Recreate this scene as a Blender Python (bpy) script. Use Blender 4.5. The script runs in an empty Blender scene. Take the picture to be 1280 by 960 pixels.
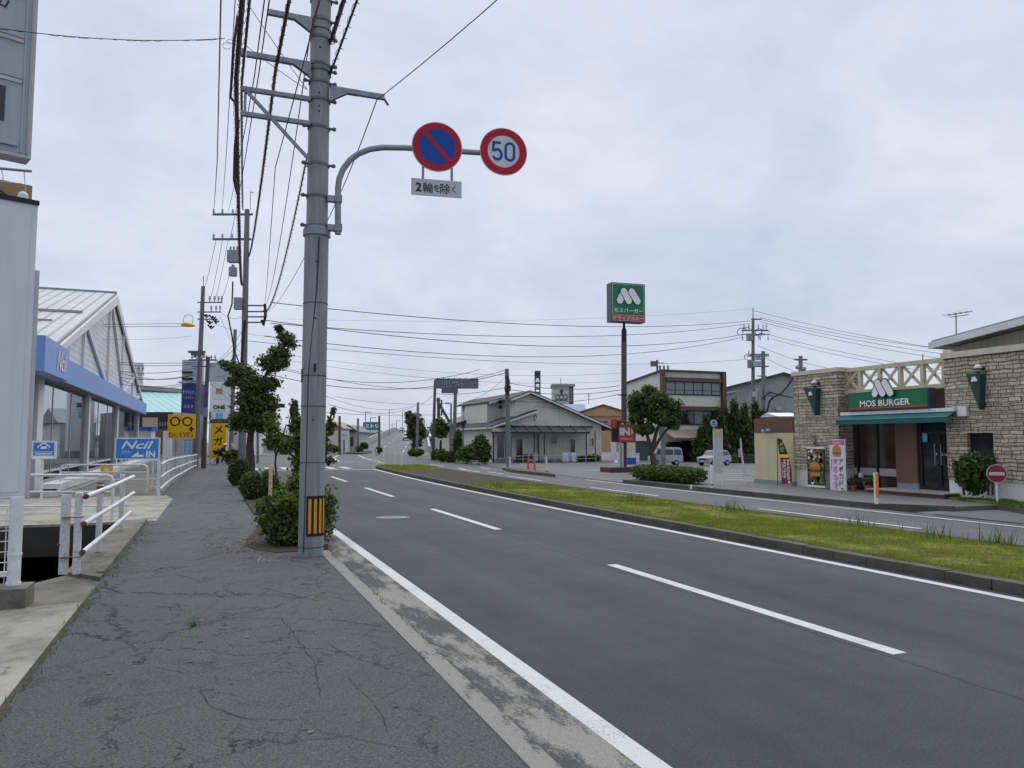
import bpy, math, random
import numpy as np
from mathutils import Vector as V, Matrix
random.seed(7)
C = bpy.context.scene.collection
SC = bpy.context.scene
rad = math.radians

# ------------------------------------------------------------------ camera, world, sun, exposure
YAW, PITCH, FOC, EYE = rad(21.35), rad(4.2), 961.0, 1.7
cam_data = bpy.data.cameras.new('camera'); cam = bpy.data.objects.new('camera', cam_data); C.objects.link(cam)
cam_data.sensor_width = 36.0; cam_data.lens = 36.0 * FOC / 1280.0
cam_data.clip_start = 0.05; cam_data.clip_end = 3000
cam.location = (0, 0, EYE); cam.rotation_euler = (rad(90) + PITCH, 0, -YAW)
SC.camera = cam
SUN_EL, SUN_AZ = rad(58), rad(15)          # azimuth clockwise from +Y (the road direction)
world = bpy.data.worlds.new('World'); SC.world = world; world.use_nodes = True
nt = world.node_tree; nt.nodes.clear()
def wn(t, **k):
    n = nt.nodes.new(t)
    for a, b in k.items(): setattr(n, a, b)
    return n
w_out = wn('ShaderNodeOutputWorld'); w_bg = wn('ShaderNodeBackground'); w_bg.inputs['Strength'].default_value = 0.1
w_sky = wn('ShaderNodeTexSky', sky_type='NISHITA'); w_sky.sun_disc = False
w_sky.sun_elevation = SUN_EL; w_sky.sun_rotation = SUN_AZ; w_sky.air_density = 1.2; w_sky.dust_density = 2.0
tc = wn('ShaderNodeTexCoord'); sep = wn('ShaderNodeSeparateXYZ'); nt.links.new(tc.outputs['Generated'], sep.inputs[0])
def wmath(op, a, b=None, clamp=False):
    n = wn('ShaderNodeMath', operation=op); n.use_clamp = clamp
    for i, x in enumerate((a, b)):
        if x is None: continue
        if isinstance(x, (int, float)): n.inputs[i].default_value = x
        else: nt.links.new(x, n.inputs[i])
    return n.outputs[0]
zc = wmath('ADD', wmath('MAXIMUM', sep.outputs[2], 0.0), 0.30)
comb = wn('ShaderNodeCombineXYZ')
nt.links.new(wmath('DIVIDE', sep.outputs[0], zc), comb.inputs[0]); nt.links.new(wmath('DIVIDE', sep.outputs[1], zc), comb.inputs[1])
def wnoise(scale, detail, rough, dist=0.0):
    n = wn('ShaderNodeTexNoise'); n.inputs['Scale'].default_value = scale; n.inputs['Detail'].default_value = detail
    n.inputs['Roughness'].default_value = rough; n.inputs['Distortion'].default_value = dist
    nt.links.new(comb.outputs[0], n.inputs['Vector']); return n.outputs['Fac']
n1, n2, n3 = wnoise(0.8, 6, .55, .3), wnoise(2.3, 6, .6, .5), wnoise(6.5, 5, .62)
cl = wmath('ADD', wmath('ADD', wmath('MULTIPLY', n1, 0.55), wmath('MULTIPLY', n2, 0.33)), wmath('MULTIPLY', n3, 0.12))
ramp = wn('ShaderNodeValToRGB'); nt.links.new(cl, ramp.inputs[0])
e = ramp.color_ramp.elements
e[0].position = .38; e[0].color = (3.15, 3.52, 4.36, 1)
e[1].position = .64; e[1].color = (4.75, 4.95, 5.4, 1)
m = e.new(.51); m.color = (3.85, 4.18, 4.92, 1)
mixs = wn('ShaderNodeMix', data_type='RGBA'); mixs.inputs['Factor'].default_value = 0.94
nt.links.new(w_sky.outputs[0], mixs.inputs['A']); nt.links.new(ramp.outputs[0], mixs.inputs['B'])
nt.links.new(mixs.outputs['Result'], w_bg.inputs['Color']); nt.links.new(w_bg.outputs[0], w_out.inputs[0])
sun_data = bpy.data.lights.new('sun', 'SUN'); sun = bpy.data.objects.new('sun', sun_data); C.objects.link(sun)
sun_data.energy = 1.5; sun_data.angle = rad(90); sun_data.color = (1, .97, .92)
sd = V((math.sin(SUN_AZ)*math.cos(SUN_EL), math.cos(SUN_AZ)*math.cos(SUN_EL), math.sin(SUN_EL)))
sun.rotation_euler = sd.to_track_quat('Z', 'Y').to_euler(); sun.location = (0, 0, 40)
vs = SC.view_settings; vs.view_transform = 'Standard'; vs.look = 'None'; vs.gamma = 1; vs.use_curve_mapping = False
vs.exposure = 0.77
SC.cycles.use_denoising = True; SC.cycles.max_bounces = 6; SC.cycles.transparent_max_bounces = 12
SC.cycles.caustics_reflective = False; SC.cycles.caustics_refractive = False

# ------------------------------------------------------------------ where things stand (photo survey -> metres)
_f0 = np.array([math.sin(YAW), math.cos(YAW), 0]); CR = np.array([math.cos(YAW), -math.sin(YAW), 0]); _up = np.array([0, 0, 1.])
_fw = _f0*math.cos(PITCH) + _up*math.sin(PITCH); _uu = _up*math.cos(PITCH) - _f0*math.sin(PITCH)
def ray(x, y): return _fw + CR*((x-640)/FOC) + _uu*((480-y)/FOC)
def _hit(d, t): return V((d[0]*t, d[1]*t, EYE + d[2]*t))
def G(x, y, z=0.0): d = ray(x, y); return _hit(d, (z-EYE)/d[2])              # on the level z
def PX(x, y, X): d = ray(x, y); return _hit(d, X/d[0])                       # on a wall along the road
def PY(x, y, Y): d = ray(x, y); return _hit(d, Y/d[1])                       # on a wall across the road
def PD(x, y, D): d = ray(x, y); return _hit(d, D/(d@_f0))                    # at a distance
CRV = V(CR); FWV = V(_f0); UP = V((0, 0, 1)); XR = V((1, 0, 0)); YR = V((0, 1, 0))

# ------------------------------------------------------------------ materials
MATS = {}
class NB:
    def __init__(s, name):
        s.m = bpy.data.materials.new(name); s.m.use_nodes = True; s.t = s.m.node_tree; s.n = s.t.nodes
        s.b = s.n['Principled BSDF']; s.tc = s.n.new('ShaderNodeTexCoord')
    def link(s, a, b): s.t.links.new(a, b)
    def val(s, sock, x):
        if hasattr(x, 'is_output'): s.link(x, sock)
        elif isinstance(x, (tuple, list)) and len(x) == 3 and sock.type == 'RGBA': sock.default_value = (*x, 1)
        else: sock.default_value = x
    def mapped(s, scale=(1, 1, 1), rot=(0, 0, 0), space='Object'):
        mp = s.n.new('ShaderNodeMapping'); mp.inputs['Scale'].default_value = scale; mp.inputs['Rotation'].default_value = rot
        s.link(s.tc.outputs[space], mp.inputs[0]); return mp.outputs[0]
    def noise(s, scale, detail=4, rough=.55, vec=None, dist=0.0, out='Fac'):
        n = s.n.new('ShaderNodeTexNoise'); n.inputs['Scale'].default_value = scale; n.inputs['Detail'].default_value = detail
        n.inputs['Roughness'].default_value = rough; n.inputs['Distortion'].default_value = dist
        s.link(vec if vec is not None else s.tc.outputs['Object'], n.inputs['Vector']); return n.outputs[out]
    def voro(s, scale, vec=None, feature='DISTANCE_TO_EDGE', out='Distance'):
        n = s.n.new('ShaderNodeTexVoronoi'); n.feature = feature; n.inputs['Scale'].default_value = scale
        s.link(vec if vec is not None else s.tc.outputs['Object'], n.inputs['Vector']); return n.outputs[out]
    def math(s, op, a, b=0.0, clamp=False):
        n = s.n.new('ShaderNodeMath'); n.operation = op; n.use_clamp = clamp
        s.val(n.inputs[0], a); s.val(n.inputs[1], b); return n.outputs[0]
    def rng(s, x, a, b, lo=0.0, hi=1.0):
        n = s.n.new('ShaderNodeMapRange'); n.clamp = True
        for k, q in zip(('Value', 'From Min', 'From Max', 'To Min', 'To Max'), (x, a, b, lo, hi)): s.val(n.inputs[k], q)
        return n.outputs[0]
    def mix(s, f, a, b, blend='MIX'):
        n = s.n.new('ShaderNodeMix'); n.data_type = 'RGBA'; n.blend_type = blend
        s.val(n.inputs['Factor'], f); s.val(n.inputs['A'], a); s.val(n.inputs['B'], b); return n.outputs['Result']
    def bump(s, h, strength=.3, dist=.01):
        n = s.n.new('ShaderNodeBump'); n.inputs['Strength'].default_value = strength; n.inputs['Distance'].default_value = dist
        s.link(h, n.inputs['Height']); s.link(n.outputs[0], s.b.inputs['Normal'])
    def done(s, col=None, rough=.8, metal=0.0, spec=.4):
        if col is not None: s.val(s.b.inputs['Base Color'], col)
        s.val(s.b.inputs['Roughness'], rough); s.b.inputs['Metallic'].default_value = metal; s.b.inputs['Specular IOR Level'].default_value = spec
        MATS[s.m.name] = s.m; return s.m
def hexc(h):
    c = [int(h[i:i+2], 16)/255 for i in (0, 2, 4)]
    return tuple(x/12.92 if x <= .04045 else ((x+.055)/1.055)**2.4 for x in c)
def mat(name, col, rough=.7, var=.15, scale=2.0, grime=0.0, metal=0.0, spec=.4, bump=0.0, bscale=60, streak=0.0, emit=None):
    if isinstance(col, str): col = hexc(col)
    k = NB(name)
    n = k.noise(scale, 6, .6)
    f = k.rng(n, .3, .7, 1-var, 1+var*.6)
    c = k.mix(1.0, col, f, 'MULTIPLY')
    if grime:
        g = k.rng(k.noise(scale*2.3, 8, .7), .5, .75, 0, grime); c = k.mix(g, c, (.09, .08, .07))
    if streak:
        g = k.rng(k.noise(1.0, 6, .65, k.mapped((9, 9, .5))), .48, .75, 0, streak); c = k.mix(g, c, (.08, .08, .075))
    if bump: k.bump(k.noise(bscale, 4, .6), bump, .01)
    if emit: k.b.inputs['Emission Color'].default_value = (*col, 1); k.b.inputs['Emission Strength'].default_value = emit
    return k.done(c, rough, metal, spec)

def asphalt(name, dark, light, cracks, fine, patch, grain=1.0):
    k = NB(name)
    sp = k.rng(k.math('ADD', k.math('MULTIPLY', k.noise(64, 4, .8), .62), k.math('MULTIPLY', k.noise(150, 3, .8), .38)), .40, .60, .5-.5*grain, .5+.5*grain)
    c = k.mix(sp, dark, light)
    sp2 = k.rng(k.noise(95, 2, .5), .66, .70, 0, .55*grain); c = k.mix(sp2, c, (.24, .24, .23))
    pit = k.rng(k.noise(48, 3, .6), .30, .37, .75*grain, 0); c = k.mix(pit, c, (.016, .016, .018))
    big = k.rng(k.noise(.35, 6, .6), .3, .7, 1-patch, 1+patch*.7)
    mid = k.rng(k.noise(2.3, 6, .65), .3, .72, 1-patch*.7, 1+patch*.6)
    c = k.mix(1, c, big, 'MULTIPLY'); c = k.mix(1, c, mid, 'MULTIPLY')
    dv = k.noise(2.1, 8, .72, out='Color')
    add = k.n.new('ShaderNodeVectorMath'); add.operation = 'MULTIPLY_ADD'
    k.link(dv, add.inputs[0]); add.inputs[1].default_value = (.75, .75, 0); k.link(k.mapped((1, .8, 1)), add.inputs[2])
    brk = k.rng(k.noise(6, 4, .7), .38, .5, 0, 1)
    if cracks:
        v1 = k.rng(k.voro(.5, add.outputs[0]), .003, .0085, 1, 0)
        msk = k.math('MULTIPLY', k.rng(k.noise(.5, 3, .5), .40, .5, 0, cracks), k.rng(brk, 0, 1, .45, 1))
        c = k.mix(k.math('MULTIPLY', v1, msk), c, (.008, .008, .008))
    if fine:
        v2 = k.rng(k.voro(1.7, add.outputs[0]), .005, .02, 1, 0)
        msk = k.math('MULTIPLY', k.rng(k.noise(.42, 4, .6), .40, .56, 0, fine), brk)
        c = k.mix(k.math('MULTIPLY', v2, msk), c, (.010, .010, .009))
        v3 = k.rng(k.voro(4.2, add.outputs[0]), .01, .05, 1, 0)
        msk = k.math('MULTIPLY', k.rng(k.noise(.6, 3, .6), .5, .64, 0, fine*.8), brk)
        c = k.mix(k.math('MULTIPLY', v3, msk), c, (.014, .014, .013))
    k.bump(k.math('ADD', sp, k.math('MULTIPLY', k.noise(30, 4, .7), .8)), .5*grain+.1, .006)
    return k.done(c, .88, 0, .3)
asphalt('sidewalk_asphalt', (.038, .041, .046), (.142, .147, .157), .9, 1.0, .10)
asphalt('road_asphalt', (.041, .045, .054), (.077, .083, .098), .0, .0, .16, 1.0)
asphalt('far_asphalt', (.085, .089, .098), (.135, .139, .148), .5, 0, .2, .7)  # paler for old asphalt, with grazing sheen painted into the colour too
asphalt('lot_asphalt', (.115, .118, .122), (.17, .173, .178), .5, 0, .22, .7)
asphalt('ground_earth', (.12, .118, .11), (.17, .165, .155), 0, 0, .25)
# road: oil darkening in the wheel tracks and long sealed joints
def road_extra():
    k = NB.__new__(NB); k.m = MATS['road_asphalt']; k.t = k.m.node_tree; k.n = k.t.nodes; k.b = k.n['Principled BSDF']
    k.tc = k.n.new('ShaderNodeTexCoord')
    old = k.b.inputs['Base Color'].links[0].from_socket
    st = k.rng(k.noise(1.0, 5, .55, k.mapped((1.1, .035, 1))), .35, .68, .82, 1.2)
    st = k.math('MULTIPLY', st, k.rng(k.noise(.7, 7, .65, k.mapped((1, .25, 1))), .3, .7, .9, 1.1))
    c = k.mix(1, old, st, 'MULTIPLY')
    j = k.noise(1.0, 5, .6, k.mapped((.0, 1.2, 0)))
    sx = k.n.new('ShaderNodeSeparateXYZ'); k.link(k.tc.outputs['Object'], sx.inputs[0])
    dx = k.math('ABSOLUTE', k.math('ADD', k.math('SUBTRACT', sx.outputs[0], 5.02), k.math('MULTIPLY', k.math('SUBTRACT', j, .5), .16)))
    c = k.mix(k.math('MULTIPLY', k.rng(dx, .004, .022, 1, 0), .6), c, (.013, .013, .014))
    k.link(c, k.b.inputs['Base Color'])
road_extra()

def concrete(name, col, stain=.5, edge=0.0):
    k = NB(name)
    f = k.rng(k.noise(3, 8, .7), .3, .7, .78, 1.12); c = k.mix(1, col, f, 'MULTIPLY')
    s = k.rng(k.noise(1.1, 7, .7), .46, .66, 0, stain); c = k.mix(s, c, (.06, .056, .048))
    g = k.rng(k.noise(160, 3, .7), .4, .65, .82, 1.1); c = k.mix(1, c, g, 'MULTIPLY')
    pit = k.rng(k.noise(45, 4, .75), .30, .42, .6, 0); c = k.mix(pit, c, (.05, .047, .04))
    dv = k.noise(3, 7, .7, out='Color'); ad = k.n.new('ShaderNodeVectorMath'); ad.operation = 'MULTIPLY_ADD'; k.link(dv, ad.inputs[0]); ad.inputs[1].default_value = (.5, .5, .2); k.link(k.tc.outputs['Object'], ad.inputs[2])
    cr = k.math('MULTIPLY', k.rng(k.voro(.9, ad.outputs[0]), .003, .012, 1, 0), k.rng(k.noise(1.2, 4, .6), .48, .6, 0, .8)); c = k.mix(cr, c, (.03, .028, .025))
    k.bump(k.noise(60, 5, .7), .45, .006)
    return k.done(c, .9, 0, .25)
concrete('concrete', (.33, .325, .30), .35)
concrete('pale_concrete', (.36, .35, .30), .55)
concrete('dirty_concrete', (.20, .19, .165), .7)
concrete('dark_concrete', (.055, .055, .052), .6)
concrete('kerb_concrete', (.105, .10, .088), .9)
def gutter(name, lo, vs):
    k = NB(name)
    a = k.mix(k.rng(k.noise(150, 3, .7), .36, .66), (.035, .036, .04), (.10, .10, .105))
    vec = k.mapped(vs)
    f = k.rng(k.math('ADD', k.noise(1.6, 9, .72, vec), k.math('MULTIPLY', k.noise(38, 4, .7), .22)), lo, lo+.08)
    c = k.mix(f, a, k.mix(k.rng(k.noise(110, 3, .7), .35, .65), (.17, .168, .152), (.29, .285, .26)))
    k.bump(k.noise(120, 4, .65), .5, .006); k.done(c, .9, 0, .3)
gutter('gutter_concrete', .575, (1.5, .42, 1)); gutter('kerb_strip_concrete', .485, (3.0, .9, 1))
def paint(name, col, wear):
    k = NB(name)
    g = k.rng(k.noise(140, 3, .7), .3, .7, .86, 1.06); c = k.mix(1, col, g, 'MULTIPLY')
    c = k.mix(k.rng(k.noise(2.1, 6, .65), .4, .75, 0, .25), c, (.35, .34, .32))
    w = k.rng(k.math('ADD', k.noise(70, 5, .75), k.math('MULTIPLY', k.noise(3, 4, .6), .35)), .80-wear, .9-wear)
    c = k.mix(w, c, (.09, .09, .095)); k.bump(k.noise(150, 3, .6), .3, .004); k.done(c, .75, 0, .35)
paint('road_paint', (.54, .55, .56), .05); paint('worn_paint', (.58, .59, .60), .10)
def soil():
    k = NB('soil'); c = k.mix(k.rng(k.noise(40, 6, .7), .35, .65), (.03, .027, .022), (.095, .085, .066))
    k.bump(k.noise(60, 5, .7), .8, .02); k.done(c, .95, 0, .1)
soil()
def grass_base():
    k = NB('turf'); f = k.rng(k.noise(2.2, 6, .65), .35, .65)
    c = k.mix(f, (.13, .17, .022), (.27, .28, .045)); c = k.mix(k.rng(k.noise(3.3, 6, .7), .46, .60, 0, .85), c, (.13, .105, .06)); c = k.mix(k.rng(k.noise(22, 5, .7), .48, .66, 0, .75), c, (.10, .08, .045))
    k.bump(k.noise(120, 4, .7), .9, .03); k.done(c, .95, 0, .1)
grass_base()
def leafmat(name, a, b, c3=None, trans=.25):
    k = NB(name); g = k.n.new('ShaderNodeNewGeometry')
    r = g.outputs['Random Per Island']
    c = k.mix(r, a, b); n = k.rng(k.noise(1.7, 3, .5), .38, .62)
    if c3: c = k.mix(k.math('MULTIPLY', n, .75), c, c3)
    k.done(c, .6, 0, .25)
    tr = k.n.new('ShaderNodeBsdfTranslucent'); k.link(k.mix(.5, c, (.09, .14, .01)), tr.inputs['Color'])
    ms = k.n.new('ShaderNodeMixShader'); ms.inputs[0].default_value = trans
    k.link(k.b.outputs[0], ms.inputs[1]); k.link(tr.outputs[0], ms.inputs[2]); k.link(ms.outputs[0], k.n['Material Output'].inputs[0])
leafmat('leaf_dark', (.040, .076, .025), (.115, .17, .046), (.06, .10, .034))
leafmat('leaf_mid', (.040, .075, .018), (.10, .145, .034), (.062, .10, .024))
leafmat('leaf_bright', (.055, .10, .018), (.15, .21, .036), (.085, .14, .025))
leafmat('leaf_olive', (.045, .062, .018), (.11, .13, .036), (.085, .085, .03))
leafmat('leaf_conifer', (.032, .056, .017), (.085, .115, .03), (.046, .07, .02))
leafmat('grass_blade', (.15, .225, .022), (.40, .43, .07), (.20, .20, .045), .3)
leafmat('weed_blade', (.045, .085, .015), (.12, .18, .03), None, .3)
leafmat('dead_leaf', (.07, .05, .03), (.16, .12, .07), None, .1)
leafmat('petal', (.5, .12, .15), (.6, .45, .2), None, .2)
mat('bark', (.075, .06, .047), .95, .4, 14, bump=.8, bscale=45)
def pole_conc():
    k = NB('pole_concrete')
    c = k.mix(k.rng(k.noise(1, 7, .65, k.mapped((7, 7, .55))), .35, .68), (.20, .225, .245), (.31, .34, .365))
    c = k.mix(k.rng(k.noise(1, 8, .7, k.mapped((16, 16, .28))), .56, .75, 0, .55), c, (.07, .07, .065))
    c = k.mix(1, c, k.rng(k.noise(120, 3, .7), .3, .7, .86, 1.1), 'MULTIPLY')
    k.bump(k.noise(90, 3, .6), .25, .003); k.done(c, .82, 0, .3)
pole_conc()
mat('far_pole', (.19, .195, .21), .85, .2, 3, streak=.5)
mat('far_pole_dark', (.10, .10, .105), .85, .2, 3, streak=.4)
mat('wood_pole', (.10, .075, .055), .9, .3, 9, streak=.5)
mat('galv', (.26, .29, .33), .5, .2, 6, metal=.35, streak=.25)
mat('galv_dark', (.13, .15, .18), .5, .2, 6, metal=.3)
mat('cable', (.012, .012, .015), .6, .2, 8)
mat('cable_grey', (.045, .047, .055), .6, .2, 8)
mat('steel_dark', (.035, .035, .04), .5, .2, 6, metal=.3)
mat('brown_steel', (.09, .075, .075), .55, .15, 5)
mat('black_steel', (.012, .012, .015), .45, .15, 5)
mat('white_paint', (.72, .73, .75), .5, .12, 5, grime=.35)
mat('rail_white', (.68, .69, .70), .5, .14, 9, grime=.55, streak=.25)
mat('rust', (.16, .065, .03), .9, .5, 20)
mat('panel_white', (.62, .66, .72), .42, .06, 1.5, streak=.1)
mat('panel_grey', (.36, .41, .46), .45, .08, 1.5, streak=.2)
mat('frame_grey', (.50, .51, .54), .45, .1, 4)
mat('letter_dark', (.045, .05, .06), .6, .1)
mat('brown_cloth', (.35, .25, .14), .8, .15)
mat('black', (.010, .010, .012), .5, .1)
mat('crack_black', (.012, .012, .012), .95, .3, 20)
mat('dark_void', (.008, .008, .009), .9, .3)
mat('sign_red', (.44, .016, .035), .5, .08, spec=.2)
mat('sign_blue', (.006, .075, .36), .5, .08, spec=.2)
mat('sign_white', (.56, .58, .60), .45, .06)
mat('plate_grey', (.50, .53, .55), .45, .08)
mat('glyph_black', (.012, .014, .018), .6, .05)
mat('glyph_white', (.78, .80, .82), .5, .04)
mat('hazard_yellow', (.72, .33, .012), .45, .08)
mat('sign_yellow', (.95, .53, .004), .5, .06)
mat('ncil_band_shaded', (.055, .17, .52), .4, .08, 1.2, streak=.12)  # fascia blue with the shade of its near end painted in darker
mat('ncil_band', (.15, .29, .64), .38, .1, .9, streak=.15)
mat('car_sign_blue', (.035, .20, .58), .45, .06)
mat('in_sign_blue', (.04, .24, .66), .45, .06)
mat('metal_roof', (.56, .58, .58), .5, .12, .8, streak=.25)
mat('siding_white', (.68, .70, .71), .6, .06, 1.0, streak=.15)
mat('white_wall', (.66, .67, .68), .7, .1, 1.2, streak=.2)
mat('cream_wall', (.66, .64, .56), .75, .08, .8, streak=.25)
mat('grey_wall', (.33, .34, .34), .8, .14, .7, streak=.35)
mat('pale_wall', (.46, .46, .45), .8, .12, .7, streak=.25)
mat('tan_wall', (.34, .28, .20), .8, .15, .7, streak=.25)
mat('orange_wall', (.52, .31, .17), .8, .1, .9, streak=.15)
mat('brown_panel', (.165, .088, .058), .65, .12, 1.4, streak=.15)
mat('brown_trim', (.115, .065, .05), .6, .15, 2)
mat('corrugated_brown', (.15, .085, .06), .6, .12, 2, streak=.2)
mat('yellow_cream', (.58, .51, .33), .8, .06, .8, streak=.12)
mat('cream_trim', (.58, .53, .43), .7, .1, 2, streak=.2)
mat('timber_cream', (.56, .50, .36), .7, .14, 5, streak=.25)
mat('base_bluegrey', (.25, .28, .32), .8, .1, 2, streak=.2)
mat('teal_awning', (.004, .115, .125), .75, .12, 2, streak=.1)
mat('teal_roof', (.30, .56, .58), .55, .1, .3)
mat('grey_roof', (.26, .29, .33), .6, .15, .5, streak=.2)
mat('blue_roof', (.17, .24, .34), .55, .12, .5)
mat('tin_roof_dark', (.05, .05, .058), .55, .2, 2)
mat('fascia_white', (.64, .65, .66), .5, .1, 3)
mat('mos_green', (.008, .165, .062), .38, .06)
mat('mos_green_dark', (.018, .055, .042), .5, .12)
mat('mos_frame', (.035, .06, .075), .45, .1)
mat('mos_red', (.50, .045, .05), .4, .06)
mat('brick_red', (.10, .055, .045), .85, .3, 8)
mat('terracotta', (.32, .12, .06), .85, .2, 8)
mat('in_red', (.62, .055, .075), .4, .06)
mat('cone_red', (.72, .07, .035), .5, .08)
mat('orange_pole', (.80, .28, .02), .5, .08)
mat('blue_box', (.02, .12, .50), .5, .1)
mat('dark_blue_sign', (.018, .022, .19), .45, .1)
mat('light_blue', (.16, .44, .68), .5, .1)
mat('navy_cloth', (.014, .017, .028), .9, .25, 12)
mat('beige_panel', (.50, .35, .26), .6, .06)
mat('skin', (.42, .25, .18), .6, .08)
mat('tyre', (.015, .015, .016), .85, .2)
mat('rim', (.35, .36, .38), .4, .1, metal=.5)
mat('car_silver', (.34, .36, .42), .28, .05, metal=.25, spec=.6)
mat('car_white', (.62, .63, .66), .28, .05, spec=.6)
mat('car_dark', (.025, .025, .03), .4, .1)
mat('lens', (.75, .77, .8), .15, .03, spec=.8)
mat('tail_red', (.4, .02, .02), .3, .05)
mat('window_dark', (.018, .021, .026), .06, .2, 1.5, spec=.7)
mat('window_warm', (.055, .038, .032), .07, .5, 1.2, spec=.6)
mat('window_mid', (.07, .085, .095), .08, .25, .8, spec=.7)
mat('window_green', (.15, .20, .21), .12, .15, .8, spec=.6)
mat('curtain', (.35, .36, .36), .8, .1)
mat('tarp', (.30, .255, .18), .85, .15, 2, streak=.2)
mat('pink', (.62, .10, .32), .6, .05)
mat('pale_pink', (.62, .38, .50), .8)
mat('banner_white', (.66, .63, .68), .75, .06)
mat('crimson', (.20, .018, .04), .75, .1)
mat('burger_bun', (.52, .22, .05), .6, .2, 20)
mat('burger_meat', (.13, .05, .03), .7, .3, 30)
mat('salad', (.10, .26, .03), .7, .3, 30)
mat('tomato', (.5, .05, .03), .5, .2, 20)
mat('poster_green', (.02, .06, .025), .5, .3, 20)
mat('stop_red', (.30, .014, .035), .45, .08)
mat('amber', (.75, .35, .05), .5, .2)
mat('floor_tile', (.55, .55, .54), .3, .1)
mat('lattice_blue', (.22, .27, .36), .5, .12, 2)
mat('sign_teal', (.004, .24, .26), .45, .08)
mat('tank_white', (.52, .54, .55), .6, .12, 1, streak=.3)
mat('insulator', (.42, .42, .42), .35, .1)
mat('transformer', (.25, .28, .33), .5, .12, 3, streak=.2)
mat('moss', (.055, .05, .035), .95, .4, 12, bump=.8, bscale=60)
mat('parapet', (.40, .41, .41), .85, .12, .5, streak=.35)
mat('ramp_road', (.10, .11, .13), .85, .1, .4)
def stone():
    k = NB('ledge_stone')
    v = k.n.new('ShaderNodeTexBrick'); v.offset = .43; v.squash = .62; v.squash_frequency = 3; v.offset_frequency = 2
    for q, x in (('Scale', 1.0), ('Mortar Size', .012), ('Mortar Smooth', .35), ('Bias', -.1), ('Brick Width', .36), ('Row Height', .105)): v.inputs[q].default_value = x
    v.inputs['Color1'].default_value = (.46, .40, .315, 1); v.inputs['Color2'].default_value = (.69, .62, .50, 1); v.inputs['Mortar'].default_value = (.16, .135, .105, 1)
    sx = k.n.new('ShaderNodeSeparateXYZ'); k.link(k.tc.outputs['Object'], sx.inputs[0])
    cb = k.n.new('ShaderNodeCombineXYZ'); k.link(k.math('ADD', sx.outputs[0], sx.outputs[1]), cb.inputs[0]); k.link(sx.outputs[2], cb.inputs[1])
    dv = k.noise(2.6, 3, .5, out='Color'); ad = k.n.new('ShaderNodeVectorMath'); ad.operation = 'MULTIPLY_ADD'
    k.link(dv, ad.inputs[0]); ad.inputs[1].default_value = (.16, .10, 0); k.link(cb.outputs[0], ad.inputs[2]); k.link(ad.outputs[0], v.inputs['Vector'])
    v2 = k.n.new('ShaderNodeTexBrick'); v2.offset = .37
    for q, x in (('Scale', 1.0), ('Mortar Size', .010), ('Mortar Smooth', .3), ('Brick Width', .61), ('Row Height', .215)): v2.inputs[q].default_value = x
    v2.inputs['Color1'].default_value = (1, 1, 1, 1); v2.inputs['Color2'].default_value = (.8, .8, .8, 1); v2.inputs['Mortar'].default_value = (.3, .28, .25, 1)
    k.link(ad.outputs[0], v2.inputs['Vector'])
    c = k.mix(1, v.outputs['Color'], v2.outputs['Color'], 'MULTIPLY')
    c = k.mix(1, c, k.rng(k.noise(5, 7, .7), .3, .7, .7, 1.2), 'MULTIPLY')
    c = k.mix(k.rng(k.noise(1.0, 7, .7, k.mapped((2, 2, .7))), .58, .75, 0, .5), c, (.06, .055, .045))
    h = k.math('ADD', k.math('MULTIPLY', v.outputs['Fac'], -1), k.math('MULTIPLY', k.noise(14, 5, .6), .8)); k.bump(h, .9, .03)
    k.done(c, .9, 0, .25)
stone()
def tiles():
    k = NB('roof_tile'); w = k.n.new('ShaderNodeTexWave'); w.inputs['Scale'].default_value = 1.1; w.inputs['Distortion'].default_value = .4
    k.link(k.mapped((0, 0, 3)), w.inputs['Vector']); c = k.mix(k.rng(w.outputs['Fac'], .2, .8), (.045, .045, .06), (.10, .10, .125))
    c = k.mix(1, c, k.rng(k.noise(3, 5, .6), .3, .7, .7, 1.2), 'MULTIPLY'); k.done(c, .8, 0, .3)
tiles()
def wavewall(name, col, axis_scale, depth=.3):
    k = NB(name); w = k.n.new('ShaderNodeTexWave'); w.bands_direction = 'X'; w.inputs['Scale'].default_value = 1
    sx = k.n.new('ShaderNodeSeparateXYZ'); k.link(k.tc.outputs['Object'], sx.inputs[0]); cb = k.n.new('ShaderNodeCombineXYZ')
    a, b, c_ = axis_scale
    t = k.math('ADD', k.math('ADD', k.math('MULTIPLY', sx.outputs[0], a), k.math('MULTIPLY', sx.outputs[1], b)), k.math('MULTIPLY', sx.outputs[2], c_))
    k.link(t, cb.inputs[0]); k.link(cb.outputs[0], w.inputs['Vector'])
    c = k.mix(1, col, k.rng(k.noise(.9, 6, .6), .3, .7, .85, 1.08), 'MULTIPLY')
    c = k.mix(1, c, k.rng(w.outputs['Fac'], 0, .25, 1-depth, 1), 'MULTIPLY'); k.bump(w.outputs['Fac'], .5, .01); k.done(c, .7, 0, .3)
wavewall('clapboard', (.66, .69, .71), (0, 0, 1.15), .22)
wavewall('vertical_siding', (.72, .70, .62), (1.4, 1.4, 0), .14)
wavewall('seam_roof', (.47, .49, .50), (.62, 0, 0), .45)
wavewall('corrugated', (.155, .085, .058), (2.6, 2.6, 0), .5)
wavewall('seam_teal', (.36, .58, .59), (.26, .10, 0), .22)
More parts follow.
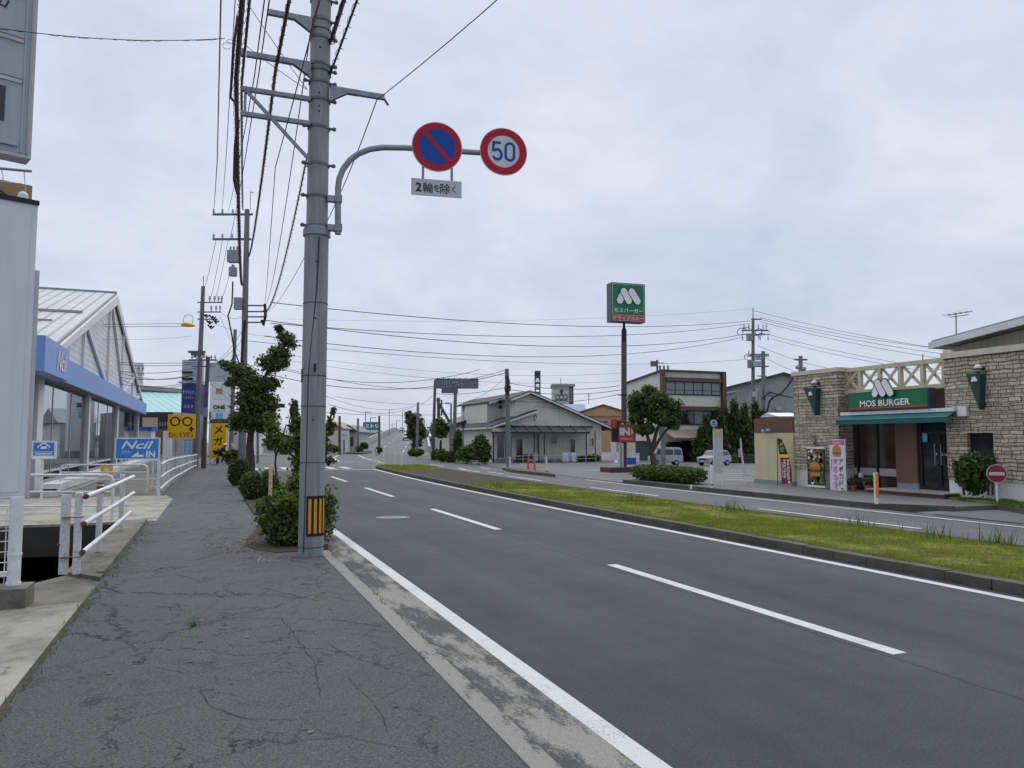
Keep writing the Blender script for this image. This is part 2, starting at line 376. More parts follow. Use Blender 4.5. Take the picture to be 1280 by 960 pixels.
def showroom_glass():
    k = NB('showroom_glass'); k.n.remove(k.b)
    tr = k.n.new('ShaderNodeBsdfTransparent'); tr.inputs[0].default_value = (.62, .68, .68, 1)
    gl = k.n.new('ShaderNodeBsdfGlossy'); gl.inputs['Roughness'].default_value = .015; gl.inputs['Color'].default_value = (.75, .8, .83, 1)
    lw = k.n.new('ShaderNodeLayerWeight'); lw.inputs[0].default_value = .55
    ms = k.n.new('ShaderNodeMixShader'); k.link(k.rng(lw.outputs['Fresnel'], 0, 1, .46, .97), ms.inputs[0])
    k.link(tr.outputs[0], ms.inputs[1]); k.link(gl.outputs[0], ms.inputs[2]); k.link(ms.outputs[0], k.n['Material Output'].inputs[0]); MATS['showroom_glass'] = k.m
showroom_glass()

# ------------------------------------------------------------------ mesh helpers
def frame(R, U=UP):
    R = V(R).normalized(); U = V(U).normalized(); return R, U, R.cross(U).normalized()
class MB:
    def __init__(s): s.v = []; s.f = []; s.m = []
    def face(s, pts, mi=0):
        b = len(s.v); s.v += [tuple(p) for p in pts]; s.f.append(tuple(range(b, b+len(pts)))); s.m.append(mi); return s
    def raw(s, vs, fs, mi=0):
        b = len(s.v); s.v += [tuple(p) for p in vs]; s.f += [tuple(b+i for i in f) for f in fs]; s.m += [mi]*len(fs); return s
    def box(s, a, b, mi=0):
        x0, x1 = sorted((a[0], b[0])); y0, y1 = sorted((a[1], b[1])); z0, z1 = sorted((a[2], b[2]))
        return s.raw([(x0,y0,z0),(x1,y0,z0),(x1,y1,z0),(x0,y1,z0),(x0,y0,z1),(x1,y0,z1),(x1,y1,z1),(x0,y1,z1)],
                     [(3,2,1,0),(4,5,6,7),(0,1,5,4),(1,2,6,5),(2,3,7,6),(3,0,4,7)], mi)
    def obox(s, c, R, w, d, h, mi=0):          # box with base centre c, width along R, depth across, height up
        R = V(R).normalized(); D = UP.cross(R); c = V(c); vs = []
        for z in (0, h):
            for a, b in ((-1,-1),(1,-1),(1,1),(-1,1)): vs.append(c + R*(a*w/2) + D*(b*d/2) + UP*z)
        return s.raw(vs, [(3,2,1,0),(4,5,6,7),(0,1,5,4),(1,2,6,5),(2,3,7,6),(3,0,4,7)], mi)
    def board(s, c, R, w, h, t, mi=0, U=UP):   # slab: centre of its FRONT face c, thickness t behind it
        R, U, N = frame(R, U); c = V(c); vs = []
        for n in (0, -t):
            for a, b in ((-1,-1),(1,-1),(1,1),(-1,1)): vs.append(c + R*(a*w/2) + U*(b*h/2) + N*n)
        return s.raw(vs, [(0,1,2,3),(7,6,5,4),(1,0,4,5),(2,1,5,6),(3,2,6,7),(0,3,7,4)], mi)
    def beam(s, p, q, w, h=None, mi=0):
        p, q = V(p), V(q); h = h or w; d = (q-p).normalized(); ref = UP if abs(d.z) < .95 else XR
        a = d.cross(ref).normalized(); b = a.cross(d).normalized(); vs = []
        for o in (p, q):
            for i, j in ((-1,-1),(1,-1),(1,1),(-1,1)): vs.append(o + a*(i*w/2) + b*(j*h/2))
        return s.raw(vs, [(3,2,1,0),(4,5,6,7),(0,1,5,4),(1,2,6,5),(2,3,7,6),(3,0,4,7)], mi)
    def cyl(s, p, q, r0, r1=None, n=12, mi=0, caps=True):
        p, q = V(p), V(q); r1 = r0 if r1 is None else r1; d = (q-p).normalized(); ref = UP if abs(d.z) < .95 else XR
        a = d.cross(ref).normalized(); b = d.cross(a).normalized(); vs = []
        for o, r in ((p, r0), (q, r1)):
            for i in range(n): t = 2*math.pi*i/n; vs.append(o + a*(math.cos(t)*r) + b*(math.sin(t)*r))
        fs = [(i, (i+1) % n, n+(i+1) % n, n+i) for i in range(n)]
        if caps: fs += [tuple(range(n-1, -1, -1)), tuple(range(n, 2*n))]
        return s.raw(vs, fs, mi)
    def tube(s, pts, r, n=6, mi=0, caps=True):
        pts = [V(p) for p in pts]; L = len(pts); rr = r if isinstance(r, (list, tuple)) else [r]*L; vs = []; prev = None
        for i, p in enumerate(pts):
            d = (pts[min(i+1, L-1)] - pts[max(i-1, 0)]).normalized()
            if prev is None: ref = UP if abs(d.z) < .9 else XR; a = d.cross(ref).normalized()
            else: a = (prev - d*prev.dot(d)).normalized()
            prev = a; b = d.cross(a)
            for k in range(n): t = 2*math.pi*k/n; vs.append(p + a*(math.cos(t)*rr[i]) + b*(math.sin(t)*rr[i]))
        fs = [(i*n+k, i*n+(k+1) % n, (i+1)*n+(k+1) % n, (i+1)*n+k) for i in range(L-1) for k in range(n)]
        if caps: fs += [tuple(range(n-1, -1, -1)), tuple(range((L-1)*n, L*n))]
        return s.raw(vs, fs, mi)
    def ball(s, c, r, n=12, mi=0, sz=1.0, z0=-90):
        c = V(c); vs = []; fs = []; m = max(4, n//2)
        for i in range(m+1):
            t = rad(z0 + (90-z0)*i/m)
            for k in range(n): p = 2*math.pi*k/n; vs.append(c + V((math.cos(t)*math.cos(p)*r, math.cos(t)*math.sin(p)*r, math.sin(t)*r*sz)))
        for i in range(m):
            for k in range(n): fs.append((i*n+k, i*n+(k+1) % n, (i+1)*n+(k+1) % n, (i+1)*n+k))
        return s.raw(vs, fs, mi)
    def prism(s, pts, vec, mi=0):
        pts = [V(p) for p in pts]; vec = V(vec); n = len(pts)
        nrm = V((0, 0, 0))
        for i in range(n): nrm += pts[i].cross(pts[(i+1) % n])
        if nrm.dot(vec) > 0: pts = pts[::-1]
        vs = pts + [p+vec for p in pts]
        fs = [tuple(range(n)), tuple(range(2*n-1, n-1, -1))] + [((i+1) % n, i, n+i, n+(i+1) % n) for i in range(n)]
        return s.raw(vs, fs, mi)
    def disc(s, c, R, r, t=0.01, n=40, mi=0, U=UP, ry=None):
        R, U, N = frame(R, U); c = V(c); ry = ry or r
        pts = [c + R*(math.cos(2*math.pi*i/n)*r) + U*(math.sin(2*math.pi*i/n)*ry) for i in range(n)]
        return s.prism(pts, -N*t, mi)
    def ring(s, c, R, r0, r1, n=40, mi=0, U=UP, a0=0, a1=360):
        R, U, N = frame(R, U); c = V(c); vs = []
        for i in range(n+1):
            t = rad(a0 + (a1-a0)*i/n); d = R*math.cos(t) + U*math.sin(t); vs += [c + d*r0, c + d*r1]
        return s.raw(vs, [(2*i, 2*i+1, 2*i+3, 2*i+2) for i in range(n)], mi)
    def flat(s, c, R, pts, mi=0, U=UP, lift=0.0):   # flat polygon given in (right, up) metres on a board
        R, U, N = frame(R, U); c = V(c); return s.face([c + R*x + U*y + N*lift for x, y in pts], mi)
    def text(s, body, c, R, w, h, mi=0, U=UP, bold=0.0, lift=.004, res=2, shear=0.0, rot=0.0, both=True):
        vs, fs = text_mesh(body, bold, res, shear); R, U, N = frame(R, U); c = V(c)
        xs = [p[0] for p in vs]; ys = [p[1] for p in vs]; x0, x1, y0, y1 = min(xs), max(xs), min(ys), max(ys)
        kx = w/(x1-x0) if w else None; ky = h/(y1-y0) if h else None; kx = kx or ky; ky = ky or kx
        cr, sr = math.cos(rot), math.sin(rot); out = []
        for x, y in vs:
            a = (x-(x0+x1)/2)*kx; b = (y-(y0+y1)/2)*ky; a, b = a*cr-b*sr, a*sr+b*cr; out.append(c + R*a + U*b + N*lift)
        return s.raw(out, fs, mi)
    def vtext(s, body, top, R, size, mi=0, U=UP, bold=0.0, lift=.004, pitch=1.12, sy=None):
        R2, U2, N = frame(R, U); c = V(top)
        for i, ch in enumerate(body):
            p = c - U2*(size*pitch*(i+.5))
            if ch == 'ー': s.flat(p, R, [(-size*.06, -size*.42), (size*.06, -size*.42), (size*.06, size*.42), (-size*.06, size*.42)], mi, U, lift)
            else: s.text(ch, p, R, size*.86, size*.86, mi, U, bold, lift, 1)
        return s
def _marks(s, c, R, w, h, n, mi=0, U=UP, lift=.004, seed=1, vertical=False):
    """lettering too small to read: n little clusters of strokes"""
    r = random.Random(seed); R, U, N = frame(R, U); c = V(c)
    for i in range(n):
        g = w/n if not vertical else h/n; gw, gh = (g*.8, h) if not vertical else (w, g*.8)
        o = c + (R*((i+.5)*g-w/2) if not vertical else U*(h/2-(i+.5)*g)) + N*lift
        for k in range(3):
            y = (-.5+.5*k)*gh*.8 + r.uniform(-.08, .08)*gh; a, b = -gw*r.uniform(.25, .5), gw*r.uniform(.25, .5); t = gh*.075
            s.face([o+R*a+U*(y-t), o+R*b+U*(y-t), o+R*b+U*(y+t), o+R*a+U*(y+t)], mi)
        for k in range(2):
            x = r.uniform(-.4, .4)*gw; a, b = -gh*r.uniform(.2, .5), gh*r.uniform(.2, .5); t = gw*.07
            s.face([o+R*(x-t)+U*a+N*.001, o+R*(x+t)+U*a+N*.001, o+R*(x+t)+U*b+N*.001, o+R*(x-t)+U*b+N*.001], mi)
    return s
MB.marks = _marks
_TX = {}
def text_mesh(body, bold, res, shear):
    key = (body, bold, res, shear)
    if key not in _TX:
        cu = bpy.data.curves.new('lettering', 'FONT'); cu.body = body; cu.resolution_u = res; cu.offset = bold; cu.shear = shear; cu.fill_mode = 'FRONT'
        o = bpy.data.objects.new('lettering', cu); C.objects.link(o)
        dg = bpy.context.evaluated_depsgraph_get(); me = bpy.data.meshes.new_from_object(o.evaluated_get(dg))
        _TX[key] = ([(v.co.x, v.co.y) for v in me.vertices], [tuple(p.vertices) for p in me.polygons])
        bpy.data.objects.remove(o); bpy.data.curves.remove(cu); bpy.data.meshes.remove(me)
    return _TX[key]

def mesh_obj(name, mb, mats, smooth=False):
    me = bpy.data.meshes.new(name); me.from_pydata(mb.v, [], mb.f)
    mats = [mats] if isinstance(mats, str) else mats
    for q in mats: me.materials.append(MATS[q])
    if len(mats) > 1: me.polygons.foreach_set('material_index', mb.m)
    if smooth:
        me.polygons.foreach_set('use_smooth', [True]*len(me.polygons))
        try: me.set_sharp_from_angle(angle=rad(40))
        except Exception: pass
    me.update(); o = bpy.data.objects.new(name, me); C.objects.link(o); return o
def tag(o, label=None, cat=None, group=None, kind=None):
    if label: o['label'] = label
    if cat: o['category'] = cat
    if group: o['group'] = group
    if kind: o['kind'] = kind
    return o
def thing(name, label, cat, loc=(0, 0, 0), group=None, rz=0.0):
    o = bpy.data.objects.new(name, None); o.empty_display_size = .2; C.objects.link(o); o.location = loc; o.rotation_euler = (0, 0, rz)
    return tag(o, label, cat, group)
def root_of(o):
    while o.parent: o = o.parent
    return o
def part(name, mb, mats, parent, smooth=False, label=None, local=False):
    r = root_of(parent)
    if not local:
        M = (Matrix.Translation(r.location) @ r.rotation_euler.to_matrix().to_4x4()).inverted(); mb.v = [tuple(M @ V(p)) for p in mb.v]
    o = mesh_obj(name, mb, mats, smooth); o.parent = parent
    if label: o['label'] = label
    return o
def single(name, mb, mats, label, cat, group=None, smooth=False, kind=None):
    a = np.array(mb.v); c = V(((a[:,0].min()+a[:,0].max())/2, (a[:,1].min()+a[:,1].max())/2, a[:,2].min()))
    mb.v = [tuple(V(p)-c) for p in mb.v]; o = mesh_obj(name, mb, mats, smooth); o.location = c
    return tag(o, label, cat, group, kind)
def struct(name, mb, mats, smooth=False, kind='structure'):
    return tag(mesh_obj(name, mb, mats, smooth), kind=kind)
def copy_tree(o, parent=None):
    c = o.copy(); C.objects.link(c); c.parent = parent
    for ch in [x for x in o.children]: copy_tree(ch, c)
    return c
def quads_obj(name, P, mats, parent=None, nv=4):     # P: (n, nv, 3) numpy
    n = len(P); me = bpy.data.meshes.new(name); me.vertices.add(n*nv); me.vertices.foreach_set('co', P.reshape(-1).astype(np.float32))
    me.loops.add(n*nv); me.loops.foreach_set('vertex_index', np.arange(n*nv, dtype=np.int32))
    me.polygons.add(n); me.polygons.foreach_set('loop_start', np.arange(0, n*nv, nv, dtype=np.int32))
    me.materials.append(MATS[mats]); me.update(calc_edges=True); me.validate()
    o = bpy.data.objects.new(name, me); C.objects.link(o)
    if parent: o.parent = parent
    return o
RNG = np.random.default_rng(11)
def leaf_quads(blobs, n, size, aspect=1.8, shell=.45, droop=0.0, upright=0.0, clump=0):
    """small leaf faces spread through a set of ellipsoids (cx,cy,cz,rx,ry,rz)"""
    B = np.array(blobs, float); w = (B[:,3]*B[:,4]*B[:,5])**(2/3); idx = RNG.choice(len(B), n, p=w/w.sum()); B = B[idx]
    d = RNG.normal(size=(n, 3)); d /= np.linalg.norm(d, axis=1)[:, None]
    r = (shell + (1-shell)*RNG.random(n))**.8 * (1 + .15*RNG.normal(size=n)*(RNG.random(n) < .3))
    if clump:                                            # gather the leaves into sprigs
        S = RNG.normal(size=(clump, 3)); S /= np.linalg.norm(S, axis=1)[:, None]; k = RNG.integers(0, clump, n)
        d = S[k] + RNG.normal(size=(n, 3))*.16; rs = .42 + .60*RNG.random(clump); r = rs[k] + RNG.normal(size=n)*.09
    p = B[:,:3] + d*r[:,None]*B[:,3:]
    nr = d*.6 + RNG.normal(size=(n, 3))*.75 + np.array([0, 0, .35]); nr /= np.linalg.norm(nr, axis=1)[:, None]
    t = RNG.normal(size=(n, 3)); t[:,2] += upright*2 - droop*2; t -= nr*(t*nr).sum(1)[:,None]; t /= np.linalg.norm(t, axis=1)[:, None]
    b = np.cross(nr, t); s = size*(.6 + .8*RNG.random(n))[:,None]; L = s*aspect*.5; W = s*.5
    fold = nr*(s*.12)
    return np.stack([p - t*L, p + b*W + fold, p + t*L, p - b*W + fold], axis=1)
def blade_tris(xy, z, h, w, lean=.35):
    n = len(xy); a = RNG.random(n)*2*np.pi; hh = h*(.5+RNG.random(n)); d = np.stack([np.cos(a), np.sin(a), 0*a], 1)*w*.5
    p = np.column_stack([xy, np.full(n, z) if np.isscalar(z) else z]); l = RNG.normal(size=(n, 2))*lean*hh[:,None]
    tip = p + np.column_stack([l, hh]); return np.stack([p-d, p+d, tip], axis=1)
def foliage(name, blobs, n, size, m, parent, **k):
    P = leaf_quads(blobs, n, size, **k); r = root_of(parent); P = P - np.array(r.location)[None, None, :]
    return quads_obj(name, P, m, parent)
def shrub(name, label, cat, blobs, n, size, m, group=None, stems=5, **k):
    B = np.array(blobs); base = V((B[:,0].mean(), B[:,1].mean(), 0)); z0 = max(0, min(B[:,2]-B[:,5])-.02); base.z = z0
    t = thing(name, label, cat, base, group); foliage('foliage', blobs, n, size, m, t, **k)
    mb = MB()
    for i in range(stems):
        q = B[i % len(B)]; a = i*2.4
        s0 = V((q[0]+.12*q[3]*math.cos(a), q[1]+.12*q[4]*math.sin(a), z0)); e = V((q[0]+.5*q[3]*math.cos(a), q[1]+.5*q[4]*math.sin(a), q[2]+.2*q[5]))
        mb.tube([s0, (s0+e)/2 + V((0, 0, .05)), e], [.022, .016, .006], 5)
    part('stem', mb, 'bark', t); return t
def tree(name, label, base, limbs, blobs, n, size, m, r=.1, group=None, cat='tree', **k):
    base = V(base); t = thing(name, label, cat, base, group); mb = MB(); top = V(limbs[0][0])
    pts = [base, base.lerp(top, .35) + V((.03, .02, 0)), base.lerp(top, .7) + V((-.02, .03, 0)), top]; mb.tube(pts, [r*1.25, r, r*.88, r*.7], 8)
    mb2 = MB()
    for lb in limbs:
        p = [V(q) for q in lb]
        if len(p) == 1: continue
        mb2.tube(p, [r*.62*(1-i/(len(p)))+.012 for i in range(len(p))], 6)
    part('trunk', mb, 'bark', t, True)
    if mb2.v: part('limbs', mb2, 'bark', t, True)
    foliage('crown', blobs, n, size, m, t, **k); return t

# ------------------------------------------------------------------ the setting: ground, roads, kerbs, markings
def bend(x0, y): return x0 + .0011*max(0, y-16)**2*min(1.2, max(0, (x0-2)/6))
def strip(name, x0, x1, ys, z, m, thick=None, kind='structure'):
    mb = MB(); vs = []
    for y in ys: vs += [(bend(x0, y), y, z), (bend(x1, y), y, z)]
    n = len(ys); fs = [(2*i, 2*i+1, 2*i+3, 2*i+2) for i in range(n-1)]
    if thick:
        b = len(vs); vs += [(x, y, q-thick) for x, y, q in vs]
        fs += [(2*i, 2*i+2, b+2*i+2, b+2*i) for i in range(n-1)] + [(2*i+3, 2*i+1, b+2*i+1, b+2*i+3) for i in range(n-1)]
        fs += [(0, b, b+1, 1), (2*n-2, 2*n-1, b+2*n-1, b+2*n-2)]
    mb.raw(vs, fs); return struct(name, mb, m, kind=kind)
def rngf(a, b, s):
    n = max(1, int(round((b-a)/s))); return [a + (b-a)*i/n for i in range(n+1)]
DX0, DX1, DY0, DY1 = -9.0, -1.62, 10.35, 18.0         # the open ditch
mb = MB(); zg = -.06; F = 700
for a, b in (((-F, -60), (DX0, F)), ((DX1, -60), (F, F)), ((DX0, -60), (DX1, DY0)), ((DX0, DY1), (DX1, F))):
    mb.face([(a[0], a[1], zg), (b[0], a[1], zg), (b[0], b[1], zg), (a[0], b[1], zg)])
struct('ground', mb, 'ground_earth')
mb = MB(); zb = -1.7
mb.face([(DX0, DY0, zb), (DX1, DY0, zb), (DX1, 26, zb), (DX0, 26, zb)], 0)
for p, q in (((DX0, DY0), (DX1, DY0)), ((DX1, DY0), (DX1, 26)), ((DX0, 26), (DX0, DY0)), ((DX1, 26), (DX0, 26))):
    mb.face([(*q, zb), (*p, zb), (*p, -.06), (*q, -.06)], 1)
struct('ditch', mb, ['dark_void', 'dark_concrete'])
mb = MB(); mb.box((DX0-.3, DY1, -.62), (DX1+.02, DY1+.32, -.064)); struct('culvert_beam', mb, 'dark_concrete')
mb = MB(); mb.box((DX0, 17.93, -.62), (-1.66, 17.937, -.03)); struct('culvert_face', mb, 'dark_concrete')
strip('sidewalk', -1.2, 1.58, rngf(-12, 66, 6), .012, 'sidewalk_asphalt', .1)
strip('kerb_strip', 1.58, 1.73, rngf(-12, 12.2, 2), .02, 'kerb_strip_concrete', .1)
strip('gutter', 1.73, 2.13, rngf(-12, 46, 4), .003, 'gutter_concrete', .08)
strip('kerb', 1.58, 1.73, rngf(12.2, 44, 4), .11, 'kerb_concrete', .2)
strip('road', 2.13, 8.32, rngf(-12, 46, 2), 0, 'road_asphalt')
strip('far_road', 8.32, 15.5, rngf(-30, 46, 2), -.004, 'far_asphalt')
mb = MB(); mb.face([(-60, 46, -.008), (70, 46, -.008), (95, 130, -.008), (-60, 130, -.008)]); struct('intersection', mb, 'far_asphalt')
# median: two kerbs, turf, a bare stretch, and a rounded nose
ME = 47.0
mb = MB(); rk = random.Random(5)
for i in range(78):
    y0 = 1.5+i*.6; y1 = y0+.588; a = rk.uniform(-.004, .004); z = .128+rk.uniform(-.005, .005); x0, x1 = bend(8.32, y0)+a, bend(8.32, y1)+a
    if y1 < ME+.4: mb.prism([(x0, y0, z), (x0+.18, y0, z), (x1+.18, y1, z), (x1, y1, z)], (0, 0, -.3))
struct('median_kerb', mb, 'kerb_concrete')
strip('median_far_kerb', 11.32, 11.50, rngf(-30, ME-.5, 1), .135, 'kerb_concrete', .25)
strip('median_turf', 8.70, 11.32, rngf(-12, 27.4, 1.5), .115, 'turf', .2)
strip('median_soil_edge', 8.50, 8.70, rngf(-12, 27.4, 1.5), .112, 'soil', .2)
strip('median_bare_strip', 8.50, 11.32, rngf(27.4, 41.2, 1.5), .12, 'soil', .2)
strip('median_turf_nose', 8.50, 11.32, rngf(41.2, ME, .6), .14, 'turf', .2)
mb = MB(); c0 = bend(9.91, ME); pts = [(c0-1.59*math.cos(rad(a)), ME+1.6*math.sin(rad(a)), -.05) for a in range(0, 181, 12)]
mb.prism(pts, (0, 0, .185)); struct('median_nose_kerb', mb, 'kerb_concrete')
mb = MB(); pts = [(c0-1.40*math.cos(rad(a)), ME+1.38*math.sin(rad(a)), .1) for a in range(0, 181, 12)]
mb.prism(pts, (0, 0, .068)); struct('median_nose_turf', mb, 'turf')
# grass of the median
def grass_patch(name, n, x0, x1, y0, y1, h, w, m, z=.135, dens=None):
    xy = np.column_stack([x0 + (x1-x0)*RNG.random(n), y0 + (y1-y0)*RNG.random(n)])
    k = np.sin(xy[:,0]*3.1+xy[:,1]*1.3+2*np.sin(xy[:,1]*.7))*np.sin(xy[:,1]*2.3-xy[:,0]*1.7) + np.sin(xy[:,1]*.9+xy[:,0])*.6 + .5*np.sin(xy[:,0]*9.1+xy[:,1]*5.3)*np.sin(xy[:,1]*7.7)
    xy = xy[RNG.random(len(xy)) < np.clip(.5+.55*k, .04, 1)*np.clip((xy[:,0]-8.4-.12*RNG.random(len(xy)))/.25, .05, 1)]
    xy[:,0] += .0011*np.maximum(0, xy[:,1]-16)**2
    P = blade_tris(xy, z, h, w); return tag(quads_obj(name, P, m, nv=3), kind='stuff')
grass_patch('median_grass', 95000, 8.45, 11.30, 4.8, 14, .032, .013, 'grass_blade', .112)
grass_patch('median_grass', 50000, 8.45, 11.30, 14, 27.3, .036, .022, 'grass_blade', .112)
grass_patch('median_grass', 14000, 8.55, 11.3, 41.4, 47.6, .06, .05, 'grass_blade', .15)
# road paint
def ribbon(mb, pts, w, z=.004, mi=0):
    pts = [V((p[0], p[1], 0)) for p in pts]; L = len(pts); vs = []
    for i, p in enumerate(pts):
        d = (pts[min(i+1, L-1)]-pts[max(0, i-1)]).normalized(); s = V((d.y, -d.x, 0))*w/2
        vs += [(p-s)[:2]+(z,), (p+s)[:2]+(z,)]
    mb.raw([tuple(v) for v in vs], [(2*i, 2*i+1, 2*i+3, 2*i+2) for i in range(L-1)], mi)
mb = MB()
ribbon(mb, [(2.205, y) for y in rngf(-10, 45, 3)], .15)
ribbon(mb, [(bend(8.09, y), y) for y in rngf(-10, 46, 2)], .15)
for s in range(7):
    y0 = 4.72 + (s-1)*9.22; ribbon(mb, [(bend(5.17, y)-.3*(bend(5.17, y)-5.17), y) for y in rngf(y0, min(y0+4.75, 44.5), 1.2)], .15)
struct('lane_markings', mb, 'road_paint')
mb = MB()
for s in range(6):
    y0 = 1.7 + s*9.4; ribbon(mb, [(bend(12.8, y), y) for y in rngf(y0, y0+4.7, 1.2)], .14)
ribbon(mb, [(bend(14.9, y), y) for y in rngf(-10, 30, 2)], .13)
ribbon(mb, [G(x, y) for x, y in ((424, 577), (416.5, 572.5), (424, 569), (447, 568))], .2)
ribbon(mb, [G(x, y) for x, y in ((418, 577.3), (472, 577.5))], .25)
ribbon(mb, [G(x, y) for x, y in ((448, 569), (456, 573), (480, 579))], .2)
for a, b in (((524, 585), (536, 587)), ((548, 584.5), (560, 587)), ((572, 585), (586, 588)), ((610, 590), (630, 592.5)), ((600, 584.5), (613, 586.5))):
    ribbon(mb, [G(*a), G(*b)], .16)
ribbon(mb, [G(690, 590), G(740, 597), G(762, 600)], .12); ribbon(mb, [G(700, 587), G(760, 590)], .13, .03)
for i in range(7): ribbon(mb, [(2.45+i*.9, 47.0), (2.45+i*.9, 50.6)], .45)
ribbon(mb, [(2.3, 45.3), (bend(8.0, 45.3), 45.3)], .35)
for y in (576.3, 573.6, 571.0, 568.5):                          # bays of the car park
    a, b = G(884, y+22, .03), G(940, y+24, .03); ribbon(mb, [a, b], .12, .03)
struct('worn_road_markings', mb, 'worn_paint')
# manhole cover in the near lane
mh = G(491, 647); mb = MB(); mb.disc((mh.x, mh.y, .006), XR, .36, .02, 32, 0, U=YR); mb.ring((mh.x, mh.y, .0095), XR, .27, .33, 32, 1, U=YR); mb.ring((mh.x, mh.y, .0095), XR, .08, .2, 24, 1, U=YR)
single('manhole_cover', mb, ['galv_dark', 'far_pole'], 'round iron manhole cover set in the near traffic lane', 'manhole cover')
# right-hand pavement, lots and driveway
KY0, KY1 = 13.6, 27.2
mb = MB(); pts = [(15.5, KY0+1.2), (15.5, KY1), (16.3, KY1+.9), (19.4, KY1+.9), (19.4, KY0-.2), (16.6, KY0-.2)]
mb.prism([(x, y, -.05) for x, y in pts], (0, 0, .17)); struct('far_pavement', mb, 'lot_asphalt')
mb = MB(); pts = [(15.38, KY0+1.2), (15.38, KY1), (15.5, KY1), (15.5, KY0+1.2)]
mb.prism([(x, y, -.05) for x, y in pts], (0, 0, .19)); mb.prism([(15.38, KY0+1.2, -.05), (15.5, KY0+1.2, -.05), (16.62, KY0-.12, -.05), (16.55, KY0-.24, -.05)], (0, 0, .186)); struct('far_kerb', mb, 'kerb_concrete')
mb = MB()
mb.face([(15.5, -40, .012), (90, -40, .012), (90, KY0, .012), (15.5, KY0, .012)])
mb.face([(15.5, KY1, .012), (16.3, KY1, .012), (90, KY1, .012), (90, 46, .012), (15.5+1.2, 46, .012)])
mb.face([(19.4, KY0, .012), (90, KY0, .012), (90, KY1, .012), (19.4, KY1, .012)])
mb.face([G(600, 581, .012), G(565, 577.5, .012), (60, 120, .012), (90, 46.2, .012), (17.2, 46.2, .012)]); struct('car_park', mb, 'lot_asphalt')
ki = [G(628, 587.5), G(640, 590.5), G(694, 596.5), G(680, 592), G(640, 587)]
mb = MB(); mb.prism([(p.x, p.y, -.02) for p in ki], (0, 0, .16)); struct('traffic_island_kerb', mb, 'kerb_concrete')
# left: concrete aprons beside the sidewalk
mb = MB(); mb.prism([(-9, -8, -.08), (-1.2, -8, -.08), (-1.2, 9.25, -.08), (-2.2, 9.05, -.08), (-9, 8.7, -.08)], (0, 0, .10)); struct('concrete_apron', mb, 'pale_concrete')
mb = MB(); mb.prism([(-9, 8.7, -.08), (-2.2, 9.05, -.08), (-1.2, 9.25, -.08), (-1.2, 10.6, -.08), (-1.66, 11.2, -.08), (-2.1, 10.4, -.08), (-9, 10.36, -.08)], (0, 0, .085)); struct('dirty_verge', mb, 'dirty_concrete')
mb = MB(); mb.prism([(-1.66, 11.2, -.08), (-1.2, 10.6, -.08), (-1.2, 17.9, -.08), (-1.66, 17.9, -.08)], (0, 0, .135)); struct('ditch_kerb', mb, 'dirty_concrete')
mb = MB(); mb.box((-1.27, 10.9, .0), (-1.19, 17.9, .075)); struct('ditch_kerb_lip', mb, 'dirty_concrete')
xy = np.column_stack([-1.12+RNG.normal(size=160)*.05, 10.7+7*RNG.random(160)]); tag(quads_obj('weeds', blade_tris(xy, .014, .03, .012), 'weed_blade', nv=3), kind='stuff')
lq = leaf_quads([(-1.05, 14, .02, .2, 3.8, .004)], 420, .028); lq[:,:,2] = .016 + np.abs(lq[:,:,2]-.02)*.2; tag(quads_obj('fallen_leaves', lq, 'dead_leaf'), kind='stuff')
mb = MB(); mb.prism([(-9.4, 17.94, -.3), (-1.02, 17.94, -.3), (-.98, 24.3, -.3), (-1.2, 26, -.3), (-9.4, 26, -.3)], (0, 0, .318)); struct('concrete_bridge', mb, 'pale_concrete')
mb = MB(); mb.face([(-40, 26, -.03), (-1.4, 26, -.03), (-1.4, 64, -.03), (-40, 64, -.03)]); struct('forecourt', mb, 'dirty_concrete')
mb = MB(); mb.prism([(-1.215+.015*math.sin(y*7), y, 0) for y in rngf(-4, 9.2, .3)] + [(-1.15+.022*math.sin(y*9.1)+.015*math.sin(y*23), y, 0) for y in rngf(-4, 10.6, .12)[::-1]], (0, 0, .0135)); struct('moss_edge', mb, 'moss')
mb = MB(); mb.prism([(.95, 12.25, 0), (.72, 12.6, 0), (.55, 13.2, 0), (.62, 14.1, 0), (.8, 15.2, 0), (1.0, 16.5, 0), (1.56, 16.8, 0), (1.56, 12.15, 0)], (0, 0, .022)); struct('soil_patch', mb, 'soil')
strip('planting_strip', .95, 1.57, rngf(18.5, 44, 4), .05, 'soil', .1)
mb = MB()
def seam(pts, w, z=.0165):
    P = [G(*p, .012) for p in pts]; out = []; r = random.Random(len(pts)*7+int(pts[0][0]))
    for i in range(len(P)-1):
        n = max(3, int((P[i+1]-P[i]).length/.07))
        for k in range(n): q = P[i].lerp(P[i+1], k/n); out.append((q.x+r.uniform(-.012, .012), q.y+r.uniform(-.016, .016)))
    out.append(tuple(P[-1][:2])); L = len(out); vs = []
    for i in range(L):
        a, b = V(out[max(0, i-1)]), V(out[min(L-1, i+1)]); d = (b-a).normalized(); hw = w*r.uniform(.15, .6); s = V((d.y, -d.x))*hw
        vs += [(out[i][0]-s.x, out[i][1]-s.y, z), (out[i][0]+s.x, out[i][1]+s.y, z)]
    mb.raw(vs, [(2*i, 2*i+1, 2*i+3, 2*i+2) for i in range(L-1)])
seam([(106, 772), (200, 771), (330, 773), (420, 775), (492, 786)], 0.0074); seam([(150, 724), (205, 721), (260, 713), (330, 702), (372, 697)], 0.0087); seam([(222, 719), (262, 728), (320, 733), (400, 752)], 0.0074)
